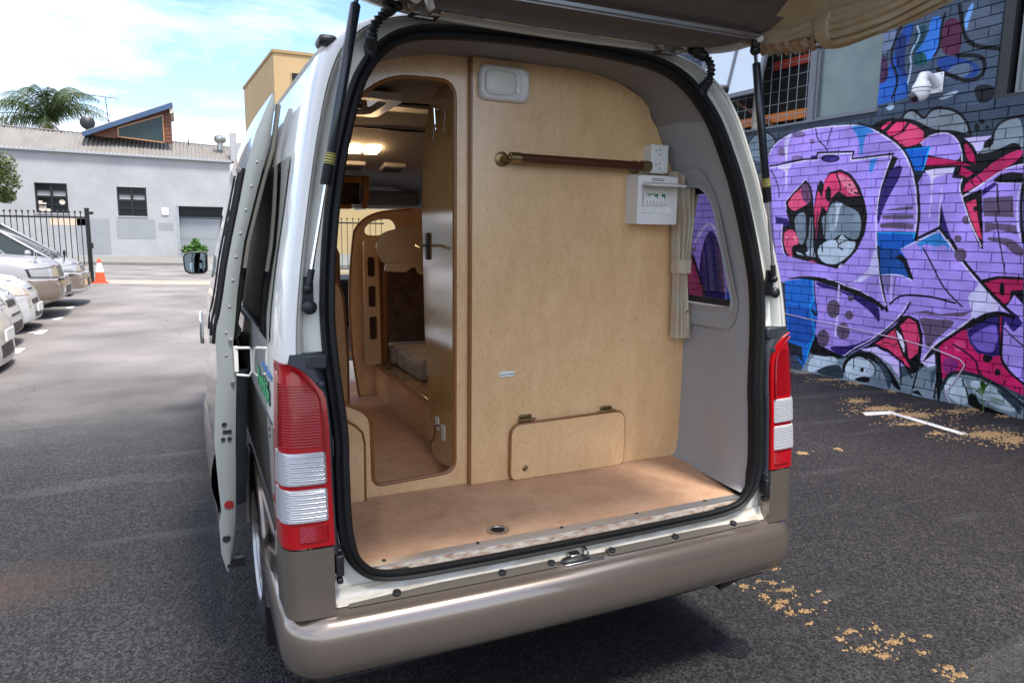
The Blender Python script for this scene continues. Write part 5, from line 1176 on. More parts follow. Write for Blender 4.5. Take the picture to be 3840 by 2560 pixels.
0,10 9 14,0,4161 462 4021 332 3755 267 3841 226 4028 236 4188 238 4223 260
1,44 28 104,0,4235 1086 4043 1052 3856 1001 3649 966 3422 911 3370 792 3365 683 3435 773 3643 903 3916 1009 4165 1017
1,10 9 14,0,4664 1072 4454 1131 4176 1139 3925 1100 3641 1030 3382 914 3281 832 3300 824 3343 857 3345 813 3392 876 3562 936 3857 1013 4138 1072 4253 1098 4451 1106
1,222 212 246,13,4049 1118 3925 1100 3802 1056 3655 1029 3524 977
1,214 205 244,0,3803 1067 3693 1128 3551 1246 3534 1349 3500 1485 3473 1486 3417 1195 3519 1201 3608 1121 3719 1101
1,222 212 246,21,3899 1062 3891 841 3890 657 3896 484
0,98 80 104,0,3862 798 3864 758 3880 722 3906 696 3938 685 3973 689 4004 708 4026 741 4037 780 4034 822 4018 858 3991 883 3958 894 3924 889 3894 869 3872 837
0,98 80 104,0,3701 932 3703 918 3710 906 3721 897 3735 893 3750 895 3763 901 3772 912 3776 926 3775 940 3768 952 3756 961 3742 965 3728 963 3715 956 3706 946
0,98 80 104,0,3686 745 3688 725 3697 707 3713 694 3733 688 3753 690 3771 699 3784 715 3790 734 3788 754 3778 772 3762 785 3743 791 3722 789 3705 780 3692 764
0,98 80 104,0,3713 565 3716 529 3731 496 3757 472 3789 461 3822 463 3852 480 3874 508 3884 543 3881 580 3865 612 3839 636 3807 647 3773 644 3744 627 3723 599
0,98 80 104,0,3971 450 3974 410 3988 375 4012 349 4042 337 4074 340 4102 358 4123 389 4133 427 4131 467 4116 503 4092 528 4061 540 4030 536 4001 518 3981 487
0,98 80 104,0,3859 961 3860 956 3862 952 3866 949 3870 947 3875 948 3879 951 3882 955 3883 959 3883 964 3881 969 3877 972 3873 973 3868 973 3864 970 3861 966
1,44 28 104,0,3976 352 3651 407 3452 532 3384 529 3755 267 3910 308
0,8 92 190,0,3482 1571 3044 1577 3219 1480 3148 1400 3044 1168 3153 1210 3412 1207
0,16 76 150,0,3468 1498 3231 1474 3183 1375 3090 1202 3321 1225 3418 1207
0,10 9 14,0,3255 1396 3201 1433 3133 1377 3037 1161 3096 1202 3167 1340
1,132 118 170,0,3411 1198 3281 1215 3282 1094 3299 1008 3389 1111
1,222 212 246,13,3411 1201 3269 1220 3153 1208 3050 1167
1,222 212 246,11,3284 1215 3261 938
1,98 80 104,10,3240 1193 3237 976
1,10 9 14,27,3461 1498 3430 1255 3370 1063 3294 834
1,222 212 246,16,3499 1570 3450 1328 3397 1086 3316 890
1,10 9 14,17,3269 907 3217 966 3157 1005 3047 1024 2831 1023 2601 981
1,10 9 14,13,2963 1487 2836 1286 2726 1111 2532 954
1,218 210 244,0,2500 1051 2424 1134 2395 1196 2157 954 2357 901 2433 827 2446 946
0,10 9 14,0,2412 1211 2245 1262 2036 1264 2008 1021 2092 1107 2114 1053 2154 976 2273 1060
0,190 28 86,0,2368 1192 2232 1238 2033 1241 2023 1154 2124 1136 2124 1052 2171 995 2275 1081
0,10 9 14,0,2176 1148 2175 1124 2178 1104 2183 1091 2191 1085 2200 1089 2208 1102 2215 1121 2219 1144 2220 1168 2218 1188 2212 1201 2204 1206 2196 1202 2187 1190 2180 1171
1,10 9 14,26,2704 1582 2580 1398 2472 1283 2276 1092 2134 967 2040 906
1,222 212 246,14,2737 1581 2614 1408 2504 1287 2329 1109 2161 954
1,10 9 14,8,2271 1588 2223 1422 2188 1278
0,98 80 104,0,2542 1443 2544 1419 2555 1398 2572 1383 2594 1378 2617 1382 2638 1395 2654 1415 2661 1439 2659 1464 2648 1485 2630 1499 2608 1504 2585 1500 2564 1487 2549 1467
1,98 80 104,0,2204 1506 2054 1429 2066 1530 2153 1569
1,98 80 104,0,2958 813 2785 803 2561 821 2659 698 2763 592 2826 471 2876 658
0,98 80 104,0,3071 834 2875 882 2733 860 2438 920 2511 862 2766 840 2968 847
0,196 28 94,0,2713 558 2589 673 2480 771 2432 627 2360 549 2215 539 2161 591 2121 457 1930 327 1917 214 2136 281 2293 317 2456 354 2642 216 2686 418
1,128 40 110,0,2665 433 2567 460 2471 386 2634 253
0,214 66 122,0,2460 584 2462 562 2473 543 2490 528 2512 520 2536 521 2556 530 2571 546 2578 567 2576 589 2565 609 2547 624 2524 631 2501 630 2481 621 2466 605
0,225 120 150,0,2630 548 2630 541 2632 536 2636 532 2641 530 2647 530 2651 533 2655 538 2656 543 2656 550 2654 555 2650 559 2645 561 2639 561 2635 558 2631 553
0,10 9 14,0,2209 507 2211 493 2219 480 2232 470 2247 464 2264 464 2278 470 2289 480 2294 494 2292 508 2284 522 2271 532 2255 537 2239 537 2224 531 2214 521
0,10 9 14,0,2127 389 2128 378 2132 367 2140 359 2149 355 2159 355 2168 360 2175 369 2178 380 2178 392 2173 403 2165 411 2156 415 2146 414 2137 409 2130 400
0,10 9 14,0,2218 377 2219 373 2220 370 2223 367 2226 366 2230 366 2233 367 2235 370 2236 374 2236 378 2234 381 2232 384 2228 385 2225 385 2222 383 2219 381
0,10 9 14,0,2078 306 2078 302 2079 299 2082 296 2085 295 2089 295 2092 296 2094 299 2095 303 2095 306 2093 310 2090 312 2087 314 2084 314 2081 312 2079 309
0,10 9 14,0,1944 277 1944 273 1946 270 1948 267 1951 266 1955 266 1958 267 1960 270 1961 274 1961 277 1959 281 1957 283 1953 285 1950 285 1947 283 1945 280
0,110 20 60,0,1980 275 1980 269 1983 264 1987 260 1991 258 1997 258 2001 260 2005 264 2006 270 2006 275 2004 281 2000 285 1995 287 1990 287 1985 284 1982 280
1,10 9 14,15,2580 583 2477 542 2339 453 2331 377 2273 321
0,44 28 104,0,2464 723 2351 847 2197 918 2062 933 1990 858 2063 765 2141 861 2127 553 2213 523 2348 535 2421 618
1,122 98 190,0,2437 671 2322 774 2197 833 2179 664 2211 545 2340 558 2406 631
0,10 9 14,0,2201 907 2168 921 2129 531 2155 538
0,184 20 84,0,2190 908 2176 910 2142 583 2152 582
0,174 146 230,0,2149 839 1973 714 1932 343 2054 426 2130 542
1,10 9 14,9,2144 797 2037 705 1967 657
1,10 9 14,19,2154 753 2145 518 2061 404 1929 322
1,10 9 14,0,2508 729 2413 840 2308 922 2171 951 2040 904 2076 879 2157 912 2302 864 2426 761
1,10 9 14,33,2413 840 2550 712 2693 590 2786 483 2870 322
1,222 212 246,19,2435 851 2562 727 2706 605 2800 504 2869 363
0,10 9 14,0,3780 223 3458 455 3189 696 3123 795 3050 815 2948 778 2885 633 2880 469 2887 313 2922 174 3033 287 3237 401 3442 432
0,212 58 100,0,3404 465 3304 540 3186 666 3146 525 3069 391 3102 348 3241 437
0,214 62 106,0,3138 696 3047 789 2970 752 2911 594 2919 439 3002 353 3044 516
0,232 60 112,0,3105 373 3055 381 2975 273 3034 299
0,226 216 248,0,3177 655 3102 592 3060 489 3056 414 3127 528
1,10 9 14,9,3312 489 3248 504 3193 475 3144 507
0,206 188 242,0,3563 382 3375 442 3153 340 3116 328 3084 168 3148 162 3319 287
1,10 9 14,16,3051 945 3112 808 3310 601 3473 465 3647 362 3748 274
1,222 212 246,13,3082 948 3130 806 3325 611 3488 476 3649 382 3759 279
0,122 137 148,0,4318 20 4220 226 3782 236 3437 382 3226 291 3083 156 2905 250 2701 450 2643 228 2455 343 2136 281 1912 167 1883 -93 4566 -112
1,186 201 210,0,4250 18 4187 224 4042 220 3875 260 3821 176 4016 108 4151 15
1,44 56 66,0,4143 17 4016 108 3925 145 3790 168 3725 34 3805 5
1,10 9 14,0,3748 42 3778 197 3657 322 3438 388 3222 254 3030 19 3122 37 3196 122 3357 268 3528 316
1,186 201 210,0,3742 137 3694 250 3556 312 3454 277 3358 205 3370 126 3477 81 3613 22 3703 38
1,10 9 14,12,3656 302 3556 312 3426 269 3358 205 3371 133
1,10 9 14,9,3637 286 3627 157
0,10 9 14,0,3499 164 3500 155 3503 146 3510 140 3517 136 3526 137 3533 141 3538 148 3541 157 3540 166 3536 175 3530 181 3522 185 3514 184 3507 180 3501 173
0,10 9 14,0,3447 161 3447 158 3448 155 3450 153 3453 152 3456 152 3458 153 3460 156 3461 158 3460 161 3459 164 3457 166 3454 167 3452 167 3449 166 3448 164
1,10 9 14,0,3629 32 3533 83 3410 106 3429 26
1,52 66 78,0,3420 347 3277 269 3171 139 3172 20 3198 15 3267 171
0,214 200 244,0,2867 352 2749 465 2703 357 2804 315
1,10 9 14,14,3100 324 3060 86
1,10 9 14,16,2897 311 2930 76
1,10 9 14,17,3033 287 2953 180
0,10 9 14,0,2746 489 2695 497 2642 216 2651 4 2671 5
1,10 9 14,15,2698 205 2708 21
0,10 9 14,0,2944 36 2874 66 2820 12
0,70 86 98,0,2764 275 2708 356 2722 212 2745 90
1,186 201 210,0,2636 159 2569 271 2449 288 2392 163 2376 13 2532 30
1,186 201 210,0,2395 281 2184 261 2011 134 1943 42 2162 57 2348 150
1,30 38 46,34,2643 123 2611 245 2551 314 2400 331 2240 305 2082 238 1907 125
1,48 60 72,0,2182 239 2029 206 1925 132 1912 18 1988 96
1,10 9 14,0,2389 130 2332 151 2275 53 2138 29 1968 4 1975 -19 2374 -3
1,10 9 14,13,2456 252 2403 161 2368 32
1,174 146 230,0,5200 450 5250 1500 5500 2300 6000 2550 6600 2400 7000 1900 7100 600 6400 300
1,10 9 14,50,5200 450 5250 1500 5500 2300 6000 2550 6600 2400 7000 1900 7100 600
1,44 28 104,0,5600 500 5750 1400 6000 1750 6200 1300 6100 500
0,8 92 190,0,5350 300 5500 1100 5620 900 5600 300
1,176 50 100,0,6000 700 6250 1200 6500 1500 6600 1000 6400 600
1,222 212 246,35,5750 1400 6000 1850 6300 1500
1,10 9 14,40,6000 700 6250 1200 6500 1550'''.strip().splitlines()]
S0, S1, Z0_, Z1_ = 1.0, 7.4, 0.0, 4.2; RES = 3.2e-3
nx, nz = int((S1-S0)/RES), int((Z1_-Z0_)/RES)
im = np.zeros((nz, nx, 3), np.float32); im[:] = np.array((60,73,88), np.float32)/255
def chaikin(P, closed, it=2):
    for _ in range(it):
        Q = []
        m = len(P) if closed else len(P)-1
        if not closed: Q.append(P[0])
        for i in range(m):
            a, c = P[i], P[(i+1) % len(P)]; Q.append((a[0]*.75+c[0]*.25, a[1]*.75+c[1]*.25)); Q.append((a[0]*.25+c[0]*.75, a[1]*.25+c[1]*.75))
        if not closed: Q.append(P[-1])
        P = Q
    return P
for cflag, colr, wmm, data in MUR:
    v = [int(q)/1000 for q in data.split()]; P = [((v[i]-S0)/RES, (v[i+1]-Z0_)/RES) for i in range(0, len(v), 2)]
    col = np.array([int(q) for q in colr.split()], np.float32)/255; wpx = int(wmm)/1000/RES
    if cflag == '1': P = chaikin(P, wpx == 0)
    pad = wpx/2+2; xa = max(0, int(min(p[0] for p in P)-pad)); xb = min(nx, int(max(p[0] for p in P)+pad)+1); za = max(0, int(min(p[1] for p in P)-pad)); zb = min(nz, int(max(p[1] for p in P)+pad)+1)
    if xb <= xa or zb <= za: continue
    X, Z = np.meshgrid(np.arange(xa, xb)+.5, np.arange(za, zb)+.5)
    if wpx == 0:
        ins = np.zeros(X.shape, bool)
        for i in range(len(P)):
            (x1, y1), (x2, y2) = P[i-1], P[i]
            if y1 == y2: continue
            ins ^= ((y1 > Z) != (y2 > Z)) & (X < (x2-x1)*(Z-y1)/(y2-y1)+x1)
    else:
        d2 = np.full(X.shape, 1e9)
        for i in range(len(P)-1):
            (x1, y1), (x2, y2) = P[i], P[i+1]; L2 = (x2-x1)**2+(y2-y1)**2+1e-9
            t = np.clip(((X-x1)*(x2-x1)+(Z-y1)*(y2-y1))/L2, 0, 1); d2 = np.minimum(d2, (X-x1-t*(x2-x1))**2+(Z-y1-t*(y2-y1))**2)
        ins = d2 < (max(wpx, 2.2)/2)**2
    im[za:zb, xa:xb][ins] = col
rg_ = np.random.default_rng(3)
def lowf(k):
    g = rg_.random((nz//k+3, nx//k+3)).astype(np.float32); zi = np.arange(nz)/k; xi = np.arange(nx)/k; z0 = zi.astype(int); x0 = xi.astype(int); fz = (zi-z0)[:, None]; fx = (xi-x0)[None, :]
    fz = fz*fz*(3-2*fz); fx = fx*fx*(3-2*fx)
    return (g[z0][:, x0]*(1-fz)+g[z0+1][:, x0]*fz)*(1-fx)+(g[z0][:, x0+1]*(1-fz)+g[z0+1][:, x0+1]*fz)*fx
shade = .90+.16*lowf(70)+.10*lowf(22)          # uneven spray cover
im *= shade[..., None]
ov = np.clip((lowf(45)-.62)*2.2, 0, .35)[..., None]*np.array((.25,.18,.42), np.float32); im = np.clip(im+ov*.12, 0, 1)
im[1:-1,1:-1] = (im[1:-1,1:-1]*4+im[:-2,1:-1]+im[2:,1:-1]+im[1:-1,:-2]+im[1:-1,2:])/8
im[1:-1,1:-1] = (im[1:-1,1:-1]*4+im[:-2,1:-1]+im[2:,1:-1]+im[1:-1,:-2]+im[1:-1,2:])/8      # spray edge
img = bpy.data.images.new('mural', nx, nz); px = np.ones((nz, nx, 4), np.float32); px[..., :3] = im; img.pixels.foreach_set(px.ravel()); img.update()
def muralmat(name, dim, bump):
    m = bpy.data.materials.new(name); m.use_nodes = True; t = m.node_tree; b = t.nodes['Principled BSDF']; L = t.links.new
    tc_ = N(t, 'ShaderNodeTexCoord', object=wall_b); s = N(t, 'ShaderNodeSeparateXYZ'); L(tc_.outputs['Object'], s.inputs[0])
    mu_ = N(t, 'ShaderNodeMapRange'); mu_.inputs[1].default_value = S0; mu_.inputs[2].default_value = S1; L(s.outputs[0], mu_.inputs[0])
    mv_ = N(t, 'ShaderNodeMapRange'); mv_.inputs[1].default_value = Z0_; mv_.inputs[2].default_value = Z1_; L(s.outputs[2], mv_.inputs[0])
    cb = N(t, 'ShaderNodeCombineXYZ'); L(mu_.outputs[0], cb.inputs[0]); L(mv_.outputs[0], cb.inputs[1])
    ti = N(t, 'ShaderNodeTexImage', image=img, extension='EXTEND'); L(cb.outputs[0], ti.inputs[0])
    n = N(t, 'ShaderNodeTexNoise'); n.inputs['Scale'].default_value = 3.2; n.inputs['Detail'].default_value = 6; L(tc_.outputs['Object'], n.inputs[0])
    r = N(t, 'ShaderNodeValToRGB'); e = r.color_ramp.elements; e[0].position = .3; e[0].color = (.80*dim,.80*dim,.84*dim,1); e[1].position = .7; e[1].color = (1.06*dim,1.06*dim,1.06*dim,1); L(n.outputs[0], r.inputs[0])
    oi = N(t, 'ShaderNodeObjectInfo'); rr = N(t, 'ShaderNodeMapRange'); rr.inputs[3].default_value = .90; rr.inputs[4].default_value = 1.06; L(oi.outputs['Random'], rr.inputs[0])
    x = N(t, 'ShaderNodeMixRGB', blend_type='MULTIPLY'); x.inputs[0].default_value = 1; L(ti.outputs[0], x.inputs[1]); L(r.outputs[0], x.inputs[2])
    x2 = N(t, 'ShaderNodeVectorMath', operation='SCALE'); L(x.outputs[0], x2.inputs[0]); L(rr.outputs[0], x2.inputs['Scale'])
    L(x2.outputs[0], b.inputs['Base Color']); b.inputs['Roughness'].default_value = .5; b.inputs['Specular IOR Level'].default_value = .2
    n2 = N(t, 'ShaderNodeTexNoise'); n2.inputs['Scale'].default_value = 55; n2.inputs['Detail'].default_value = 5; L(tc_.outputs['Object'], n2.inputs[0])
    bp = N(t, 'ShaderNodeBump'); bp.inputs['Strength'].default_value = bump; bp.inputs['Distance'].default_value = .006; L(n2.outputs[0], bp.inputs['Height']); L(bp.outputs[0], b.inputs['Normal'])
    MATS[name] = m
muralmat('painted_brick', 1.0, .6); muralmat('painted_mortar', .55, .8)
OPEN = [(1.40,2.456,2.868,4.4),(3.625,6.2,2.925,4.4)]           # openings (s0,s1,z0,z1)
MB().plate([[(-14,0),(16,0),(16,9),(-14,9)]]+[[(a,c),(a,d),(b_,d),(b_,c)] for a,b_,c,d in OPEN], Matrix(((1,0,0,0),(0,0,-1,-.008),(0,1,0,0),(0,0,0,1))), .24).make('wall', 'painted_mortar', wall_b, smooth=0)
CH, BL_, JO = .0920, .2470, .0068
def brickmb(l, h=CH-JO, dp=.012):
    b = MB(); e = .003; a, c = l/2, h/2
    b.add([(-a,-dp,-c),(a,-dp,-c),(a,-dp,c),(-a,-dp,c),(-a,dp-.003,-c),(a,dp-.003,-c),(a,dp-.003,c),(-a,dp-.003,c),(-a+e,dp,-c+e),(a-e,dp,-c+e),(a-e,dp,c-e),(-a+e,dp,c-e)],
          [(0,1,5,4),(1,2,6,5),(2,3,7,6),(3,0,4,7),(4,5,9,8),(5,6,10,9),(6,7,11,10),(7,4,8,11),(8,9,10,11)]); return b
BR_ = []; rb_ = random.Random(21)
for r_ in range(48):
    zc = (r_+.5)*CH; s = -2.0-(BL_/2 if r_ % 2 else 0)
    while s < 9:
        a, c_ = s, s+BL_; s += BL_
        segs = [(a, c_)]
        for o0, o1, q0, q1 in OPEN:
            if q0-.03 < zc < q1:
                n_ = []
                for x0, x1 in segs:
                    if x1 <= o0 or x0 >= o1: n_.append((x0, x1))
                    else:
                        if x0 < o0-.03: n_.append((x0, o0))
                        if x1 > o1+.03: n_.append((o1, x1))
                segs = n_
        for x0, x1 in segs:
            if x1-x0 > .03: BR_.append(((x0+x1)/2, zc, x1-x0))
vis = [q for q in BR_ if 1.75 < q[0] < 5.35 and q[1] < 4.1]
vis.sort(key=lambda q: (q[0]-.2)**2+(q[1]-1.6)**2*.7); hero = set(vis[:300])
full = None; rest = MB()
for q in BR_:
    s, z, l = q
    if q in hero:
        if abs(l-BL_) < 1e-3:
            if full is None: full = brickmb(BL_-JO).make('brick', 'painted_brick', wall_b, smooth=0); o = full
            else: o = bpy.data.objects.new('brick', full.data); COL.objects.link(o); o.parent = wall_b
        else: o = brickmb(l-JO).make('brick', 'painted_brick', wall_b, smooth=0)
        o.location = (s+rb_.uniform(-.0015,.0015), rb_.uniform(-.004,.004), z+rb_.uniform(-.0022,.0022)); o.rotation_euler = (rb_.uniform(-.02,.02), rb_.uniform(-.009,.009), rb_.uniform(-.012,.012))
    else:
        t = brickmb(l-JO); o_ = rb_.uniform(-.003,.003); rest.add([(x+s, y+o_, zq+z) for x, y, zq in t.v], t.f)
ro = rest.make('brick', 'painted_brick', wall_b, smooth=0); ro['kind'] = 'stuff'
# windows of the brick building (local frame: s, outwards, z)
def wpart(b, name, m, par=None, **k): return b.make(name, m, par or wall_b, **k)
b = MB(); b.box(3.62,6.2,-.20,-.19,2.93,4.4); b.box(1.4,2.456,-.24,-.23,2.87,4.4); wpart(b, 'dark_room', 'dark_interior')
b = MB(); b.box(3.625,6.2,-.10,.004,2.905,2.932); b.box(4.455,4.545,-.09,-.01,2.93,4.4); wpart(b, 'window_frame', 'awning_frame', bevel=.004)
b = MB(); b.box(3.640,4.455,-.075,-.065,2.94,4.4); fg = wpart(b, 'frosted_window', 'frost_glass')
b = MB(); b.box(3.63,3.655,-.08,-.03,2.93,4.4); b.box(4.42,4.455,-.08,-.03,2.93,4.4); b.box(3.63,4.455,-.08,-.03,2.93,2.95); wpart(b, 'sash', 'awning_frame', fg)
b = MB(); b.box(4.55,6.2,-.17,-.12,2.99,3.10); b.box(4.55,6.2,-.185,-.17,3.085,3.115); wpart(b, 'orange_beam', 'orange_steel', bevel=.008)
b = MB(); b.bar((5.10,-.10,2.95),(5.75,-.10,3.33),.05,.03); wpart(b, 'timber_brace', 'timber')
b = MB(); b.box(4.55,5.2,-.16,-.13,3.62,3.72); wpart(b, 'red_beam', 'red_steel')
b = MB(); b.box(5.34,5.43,-.10,-.06,2.93,3.34); wpart(b, 'white_post', 'soffit'); 
b = MB()
for k in range(12): b.tube([(4.60+k*.135,-.05,2.935),(4.60+k*.135,-.05,4.4)], .005, 5)
for k in range(9): b.tube([(4.55,-.045,3.04+k*.15),(6.2,-.045,3.04+k*.15)], .005, 5)
wpart(b, 'wire_mesh', 'mesh_wire')
# awning sash hinged at the top, propped outwards
A0, A1 = 4.99, 6.05; zt, zb_ = 4.75, 3.31; dt, db = -.02, .34
def aw(s, t, d=0): return (s, dt+(db-dt)*t+d, zt+(zb_-zt)*t)
b = MB(); b.bar(aw(A0,0), aw(A0,1), .045, .05, (1,0,0)); b.bar(aw(A1,0), aw(A1,1), .045, .05, (1,0,0)); b.bar(aw(A0,1), aw(A1,1), .05, .05); b.bar(aw(5.50,0), aw(5.50,1), .03, .04, (1,0,0)); b.bar(aw(A0,0), aw(A1,0), .05, .05)
asw = wpart(b, 'awning_sash', 'awning_frame')
MB().add([aw(A0,0), aw(A1,0), aw(A1,1), aw(A0,1)], [(0,1,2,3)]).make('awning_pane', 'awning_glass', asw, smooth=0)
# right hand window
b = MB(); b.box(2.36,2.456,-.16,.0,2.868,4.4); b.box(1.4,2.456,-.16,.004,2.852,2.878); rw = wpart(b, 'black_window_frame', 'window_black')
b = MB(); b.box(1.40,2.335,-.12,-.11,2.878,4.4); wpart(b, 'dark_pane', 'frost_glass', rw)
b = MB(); b.box(2.318,2.336,-.11,-.08,2.89,4.4); b.box(1.4,2.336,-.11,-.08,2.88,2.90); wpart(b, 'white_sash', 'gutter', rw)
# painted cable, security camera, weeds
def wl(s, d, z): return tuple(Matrix.Translation(W0) @ Matrix.Rotation(WROT, 4, 'Z') @ V((s, d, z)))
pp = [(4.9,.69),(4.57,.66),(4.16,.63),(3.12,.56),(2.75,.51),(2.5,.45),(2.445,.40),(2.47,.34),(2.54,.19),(2.60,.10),(2.54,.01)]
tag(MB().tube([wl(s, .019, z) for s, z in pp], .0065, 6).make('wall_cable', 'cable_paint', None, origin=wl(2.5,0,0)), 'thin painted cable running low across the mural and down to the ground', 'cable')
sc_ = thing('security_camera', 'white dome security camera on a bracket fixed to the brick wall', 'camera', wl(3.01,.012,3.08), WROT)
b = MB(); b.box(-.075,.075,0,.014,-.095,.095); b.make('mounting_plate', 'cam_white', sc_, bevel=.006)
b = MB(); 
for x in (-.058,.058):
    for z in (-.078,.078): b.lathe([(.007,0),(.0001,.003)], (x,.015,z), (0,1,0), 8)
b.make('screw', 'black_plastic', sc_)
b = MB(); b.tube([(0,.01,-.005),(0,.07,.03),(0,.16,.055),(0,.205,.045),(0,.215,.01),(0,.215,-.03)], [.055,.045,.042,.045,.050,.055], 16); b.make('bracket_arm', 'cam_white', sc_, smooth=60)
b = MB(); b.lathe([(.055,0),(.070,-.03),(.082,-.045),(.084,-.095),(.080,-.105)], (0,.215,.0), (0,0,1), 28); b.ball((0,.215,-.115), .074, 14); b.make('camera_housing', 'cam_white', sc_, smooth=40)
b = MB(); b.lathe([(.036,0),(.058,.02),(.050,.05),(.030,.062),(.0001,.066)], (0.03,.245,-.135), (.45,.62,-.62), 20); b.make('lens_window', 'black_gloss', sc_, smooth=60)
b = MB(); b.lathe([(.0835,-.066),(.0845,-.070),(.0835,-.074)], (0,.215,0), (0,0,1), 28, False); b.make('housing_seam', 'black_plastic', sc_)
def leaf(b, base, d, L, w_, droop):
    base, d = V(base), V(d).normalized(); sd_ = d.cross(V((0,0,1))); sd_ = (sd_ if sd_.length > .1 else V((1,0,0))).normalized(); L_, R_ = [], []
    n = 5
    for i in range(n+1):
        t = i/n; c_ = base+d*L*t+V((0,0,-droop*L*t*t)); ww = w_*math.sin(math.pi*min(1, t*.92+.06)); L_.append(c_-sd_*ww+V((0,0,.15*ww))); R_.append(c_+sd_*ww+V((0,0,.15*ww)))
    M_ = [(base+d*L*(i/n)+V((0,0,-droop*L*(i/n)**2))) for i in range(n+1)]
    b.loft([L_, M_, R_], False)
wd_ = thing('weed_plant', 'small green weed with long leaves growing at the foot of the mural wall', 'plant', wl(2.20,.07,0))
MB().tube([(0,0,0),(-.01,.02,.12),(-.005,.05,.24)], .0045, 6).make('stem', 'leaf_bright', wd_)
for a, el, z, L in ((150,25,.10,.20),(200,10,.14,.18),(100,55,.20,.17),(20,45,.14,.19),(60,70,.24,.12),(230,5,.05,.16),(-40,35,.17,.12),(170,60,.22,.14)):
    b = MB(); leaf(b, (0,.02,z), (math.cos(R(a+90))*math.cos(R(el))*.8-.25*0, math.sin(R(a+90))*math.cos(R(el)), math.sin(R(el))), L, .024, .25); b.make('leaf', 'leaf_bright', wd_, smooth=180)

# ------------------------------------------------------------------ grey building across the street
GB = 40.2
gb = thing('grey_building', 'long pale grey rendered building with corrugated roof and timber dormer', 'building', (-3.5,GB,0))
def gl(b): b.v = [(x+3.5, y-GB, z) for x, y, z in b.v]; return b
def gpart(b, name, m, par=None, **k): return gl(b).make(name, m, par or gb, **k)
holes = [(-7.68,-6.30,2.30,3.76),(-4.13,-2.78,2.22,3.69),(-1.43,2.6,.0,2.80)]
WL_ = [(-14,.0),(-1.43,.0),(-1.43,2.80),(2.6,2.80),(2.6,.0),(3.1,.0),(3.1,5.20),(1.4,5.22),(-8.5,5.36),(-14,5.44)]
b = MB().plate([WL_]+[[(a,c),(a,d),(e,d),(e,c)] for a,e,c,d in holes[:2]], XZ(GB), .25); gpart(b, 'wall', 'grey_render', smooth=0)
b = MB(); b.box(-14,3,GB+6,GB+6.2,0,5.2); b.box(2.85,3.1,GB+.25,GB+6,0,5.2); b.box(-14,-13.8,GB+.2,GB+6,0,5.2); gpart(b, 'rear_wall', 'grey_render')
for i, (a, e, c, d) in enumerate(holes[:2]):
    fr = MB()
    for x in (a+.035, (a+e)/2, e-.035): fr.box(x-.045,x+.045,GB+.07,GB+.14,c,d)
    for t in (0.02, .27, .53, .76, .98): fr.box(a+.003,e-.003,GB+.075,GB+.13,c+(d-c)*t-.030,c+(d-c)*t+.030)
    fo = gpart(fr, 'window', 'window_black')
    gpart(MB().box(a,e,GB+.15,GB+.16,c,d), 'pane', 'window_dark', fo)
    gpart(MB().box(a-.03,e+.03,GB-.04,GB+.08,c-.06,c+.0), 'sill', 'grey_render', fo)
    bl = MB()
    for x0, x1 in ((a+.09,(a+e)/2-.06),((a+e)/2+.06,e-.09)): bl.box(x0,x1,GB+.145,GB+.148,c+(d-c)*.58,c+(d-c)*.74)
    gpart(bl, 'blind', 'blind', fo)
    if i == 0:
        bl = MB()
        for x, z, w_, h in ((a+.10,c+.06,.16,.35),(a+.27,c+.06,.15,.30),(a+.43,c+.06,.16,.16),(a+.10,c+.42,.17,.18),(a+.28,c+.38,.15,.12)): bl.box(x,x+w_,GB+.140,GB+.147,z,z+h)
        gpart(bl, 'stacked_paper', 'parcel', fo); gpart(MB().lathe([(.0001,0),(.13,0),(.13,.01)], ((a+e)/2+.42,GB+.146,c+.55), (0,-1,0), 20), 'round_sign', 'parcel', fo)
b = MB(); b.box(-1.42,2.6,GB+.45,GB+.5,0,2.15); gpart(MB().box(-1.42,2.6,GB+.6,GB+.62,2.1,2.8), 'garage_gap', 'window_dark'); gd = gpart(b, 'garage_door', 'grey_patch')  # near-black sheet stands for the shade in the gap above the door
b = MB()
for z in (1.05, 1.12, 2.2): b.box(-1.42,2.6,GB+.44,GB+.452,z,z+.025)
gpart(b, 'door_rail', 'gutter', gd); gpart(MB().box(-1.42,-1.30,GB+.02,GB+.3,0,2.78), 'door_post', 'gutter', gd)
b = MB(); b.box(-6.0,-4.55,GB-.006,GB,.25,2.05); gpart(b, 'paint_patch', 'grey_patch'); b = MB(); b.box(-4.25,-2.45,GB-.006,GB,1.05,2.05); gpart(b, 'paint_patch', 'grey_patch'); b = MB(); b.box(-2.3,-1.6,GB-.006,GB,1.5,1.9); gpart(b, 'paint_patch', 'grey_patch')
b = MB(); b.box(-7.15,-5.6,GB-.006,GB,1.70,2.12); gpart(b, 'paint_patch', 'cream_patch', label='cream painted patch behind the gate bars')
mt = gpart(MB().box(-2.11,-1.79,GB-.06,GB,2.31,2.66), 'meter_box', 'plate_white', bevel=.01)
# corrugated roof sheeting, gutter
b = MB(); n = 1400; rowA, rowB = [], []
for i in range(n+1):
    x = -14+18.45*i/n*0.845; 
    h = .032*math.sin(2*math.pi*i/n*82)
    ze = 5.36-(x+8.5)*.0140; zt_ = 6.28-(x+8.85)*.040
    rowA.append((x, GB-.12, ze+.03+h)); rowB.append((x+.0, GB+2.4, zt_+.34+h))
b = MB().loft([rowA, [(p[0]*.5+q[0]*.5, p[1]*.5+q[1]*.5, p[2]*.5+q[2]*.5) for p, q in zip(rowA, rowB)], rowB], False); gpart(b, 'roof', 'corrugated', smooth=180)
gpart(MB().bar((-14,GB-.16,5.42),(1.45,GB-.16,5.215),.10,.09), 'gutter', 'gutter')
gpart(MB().bar((-14,GB+2.42,6.87),(1.6,GB+2.42,6.24),.25,.05), 'ridge_cap', 'roof_grey')
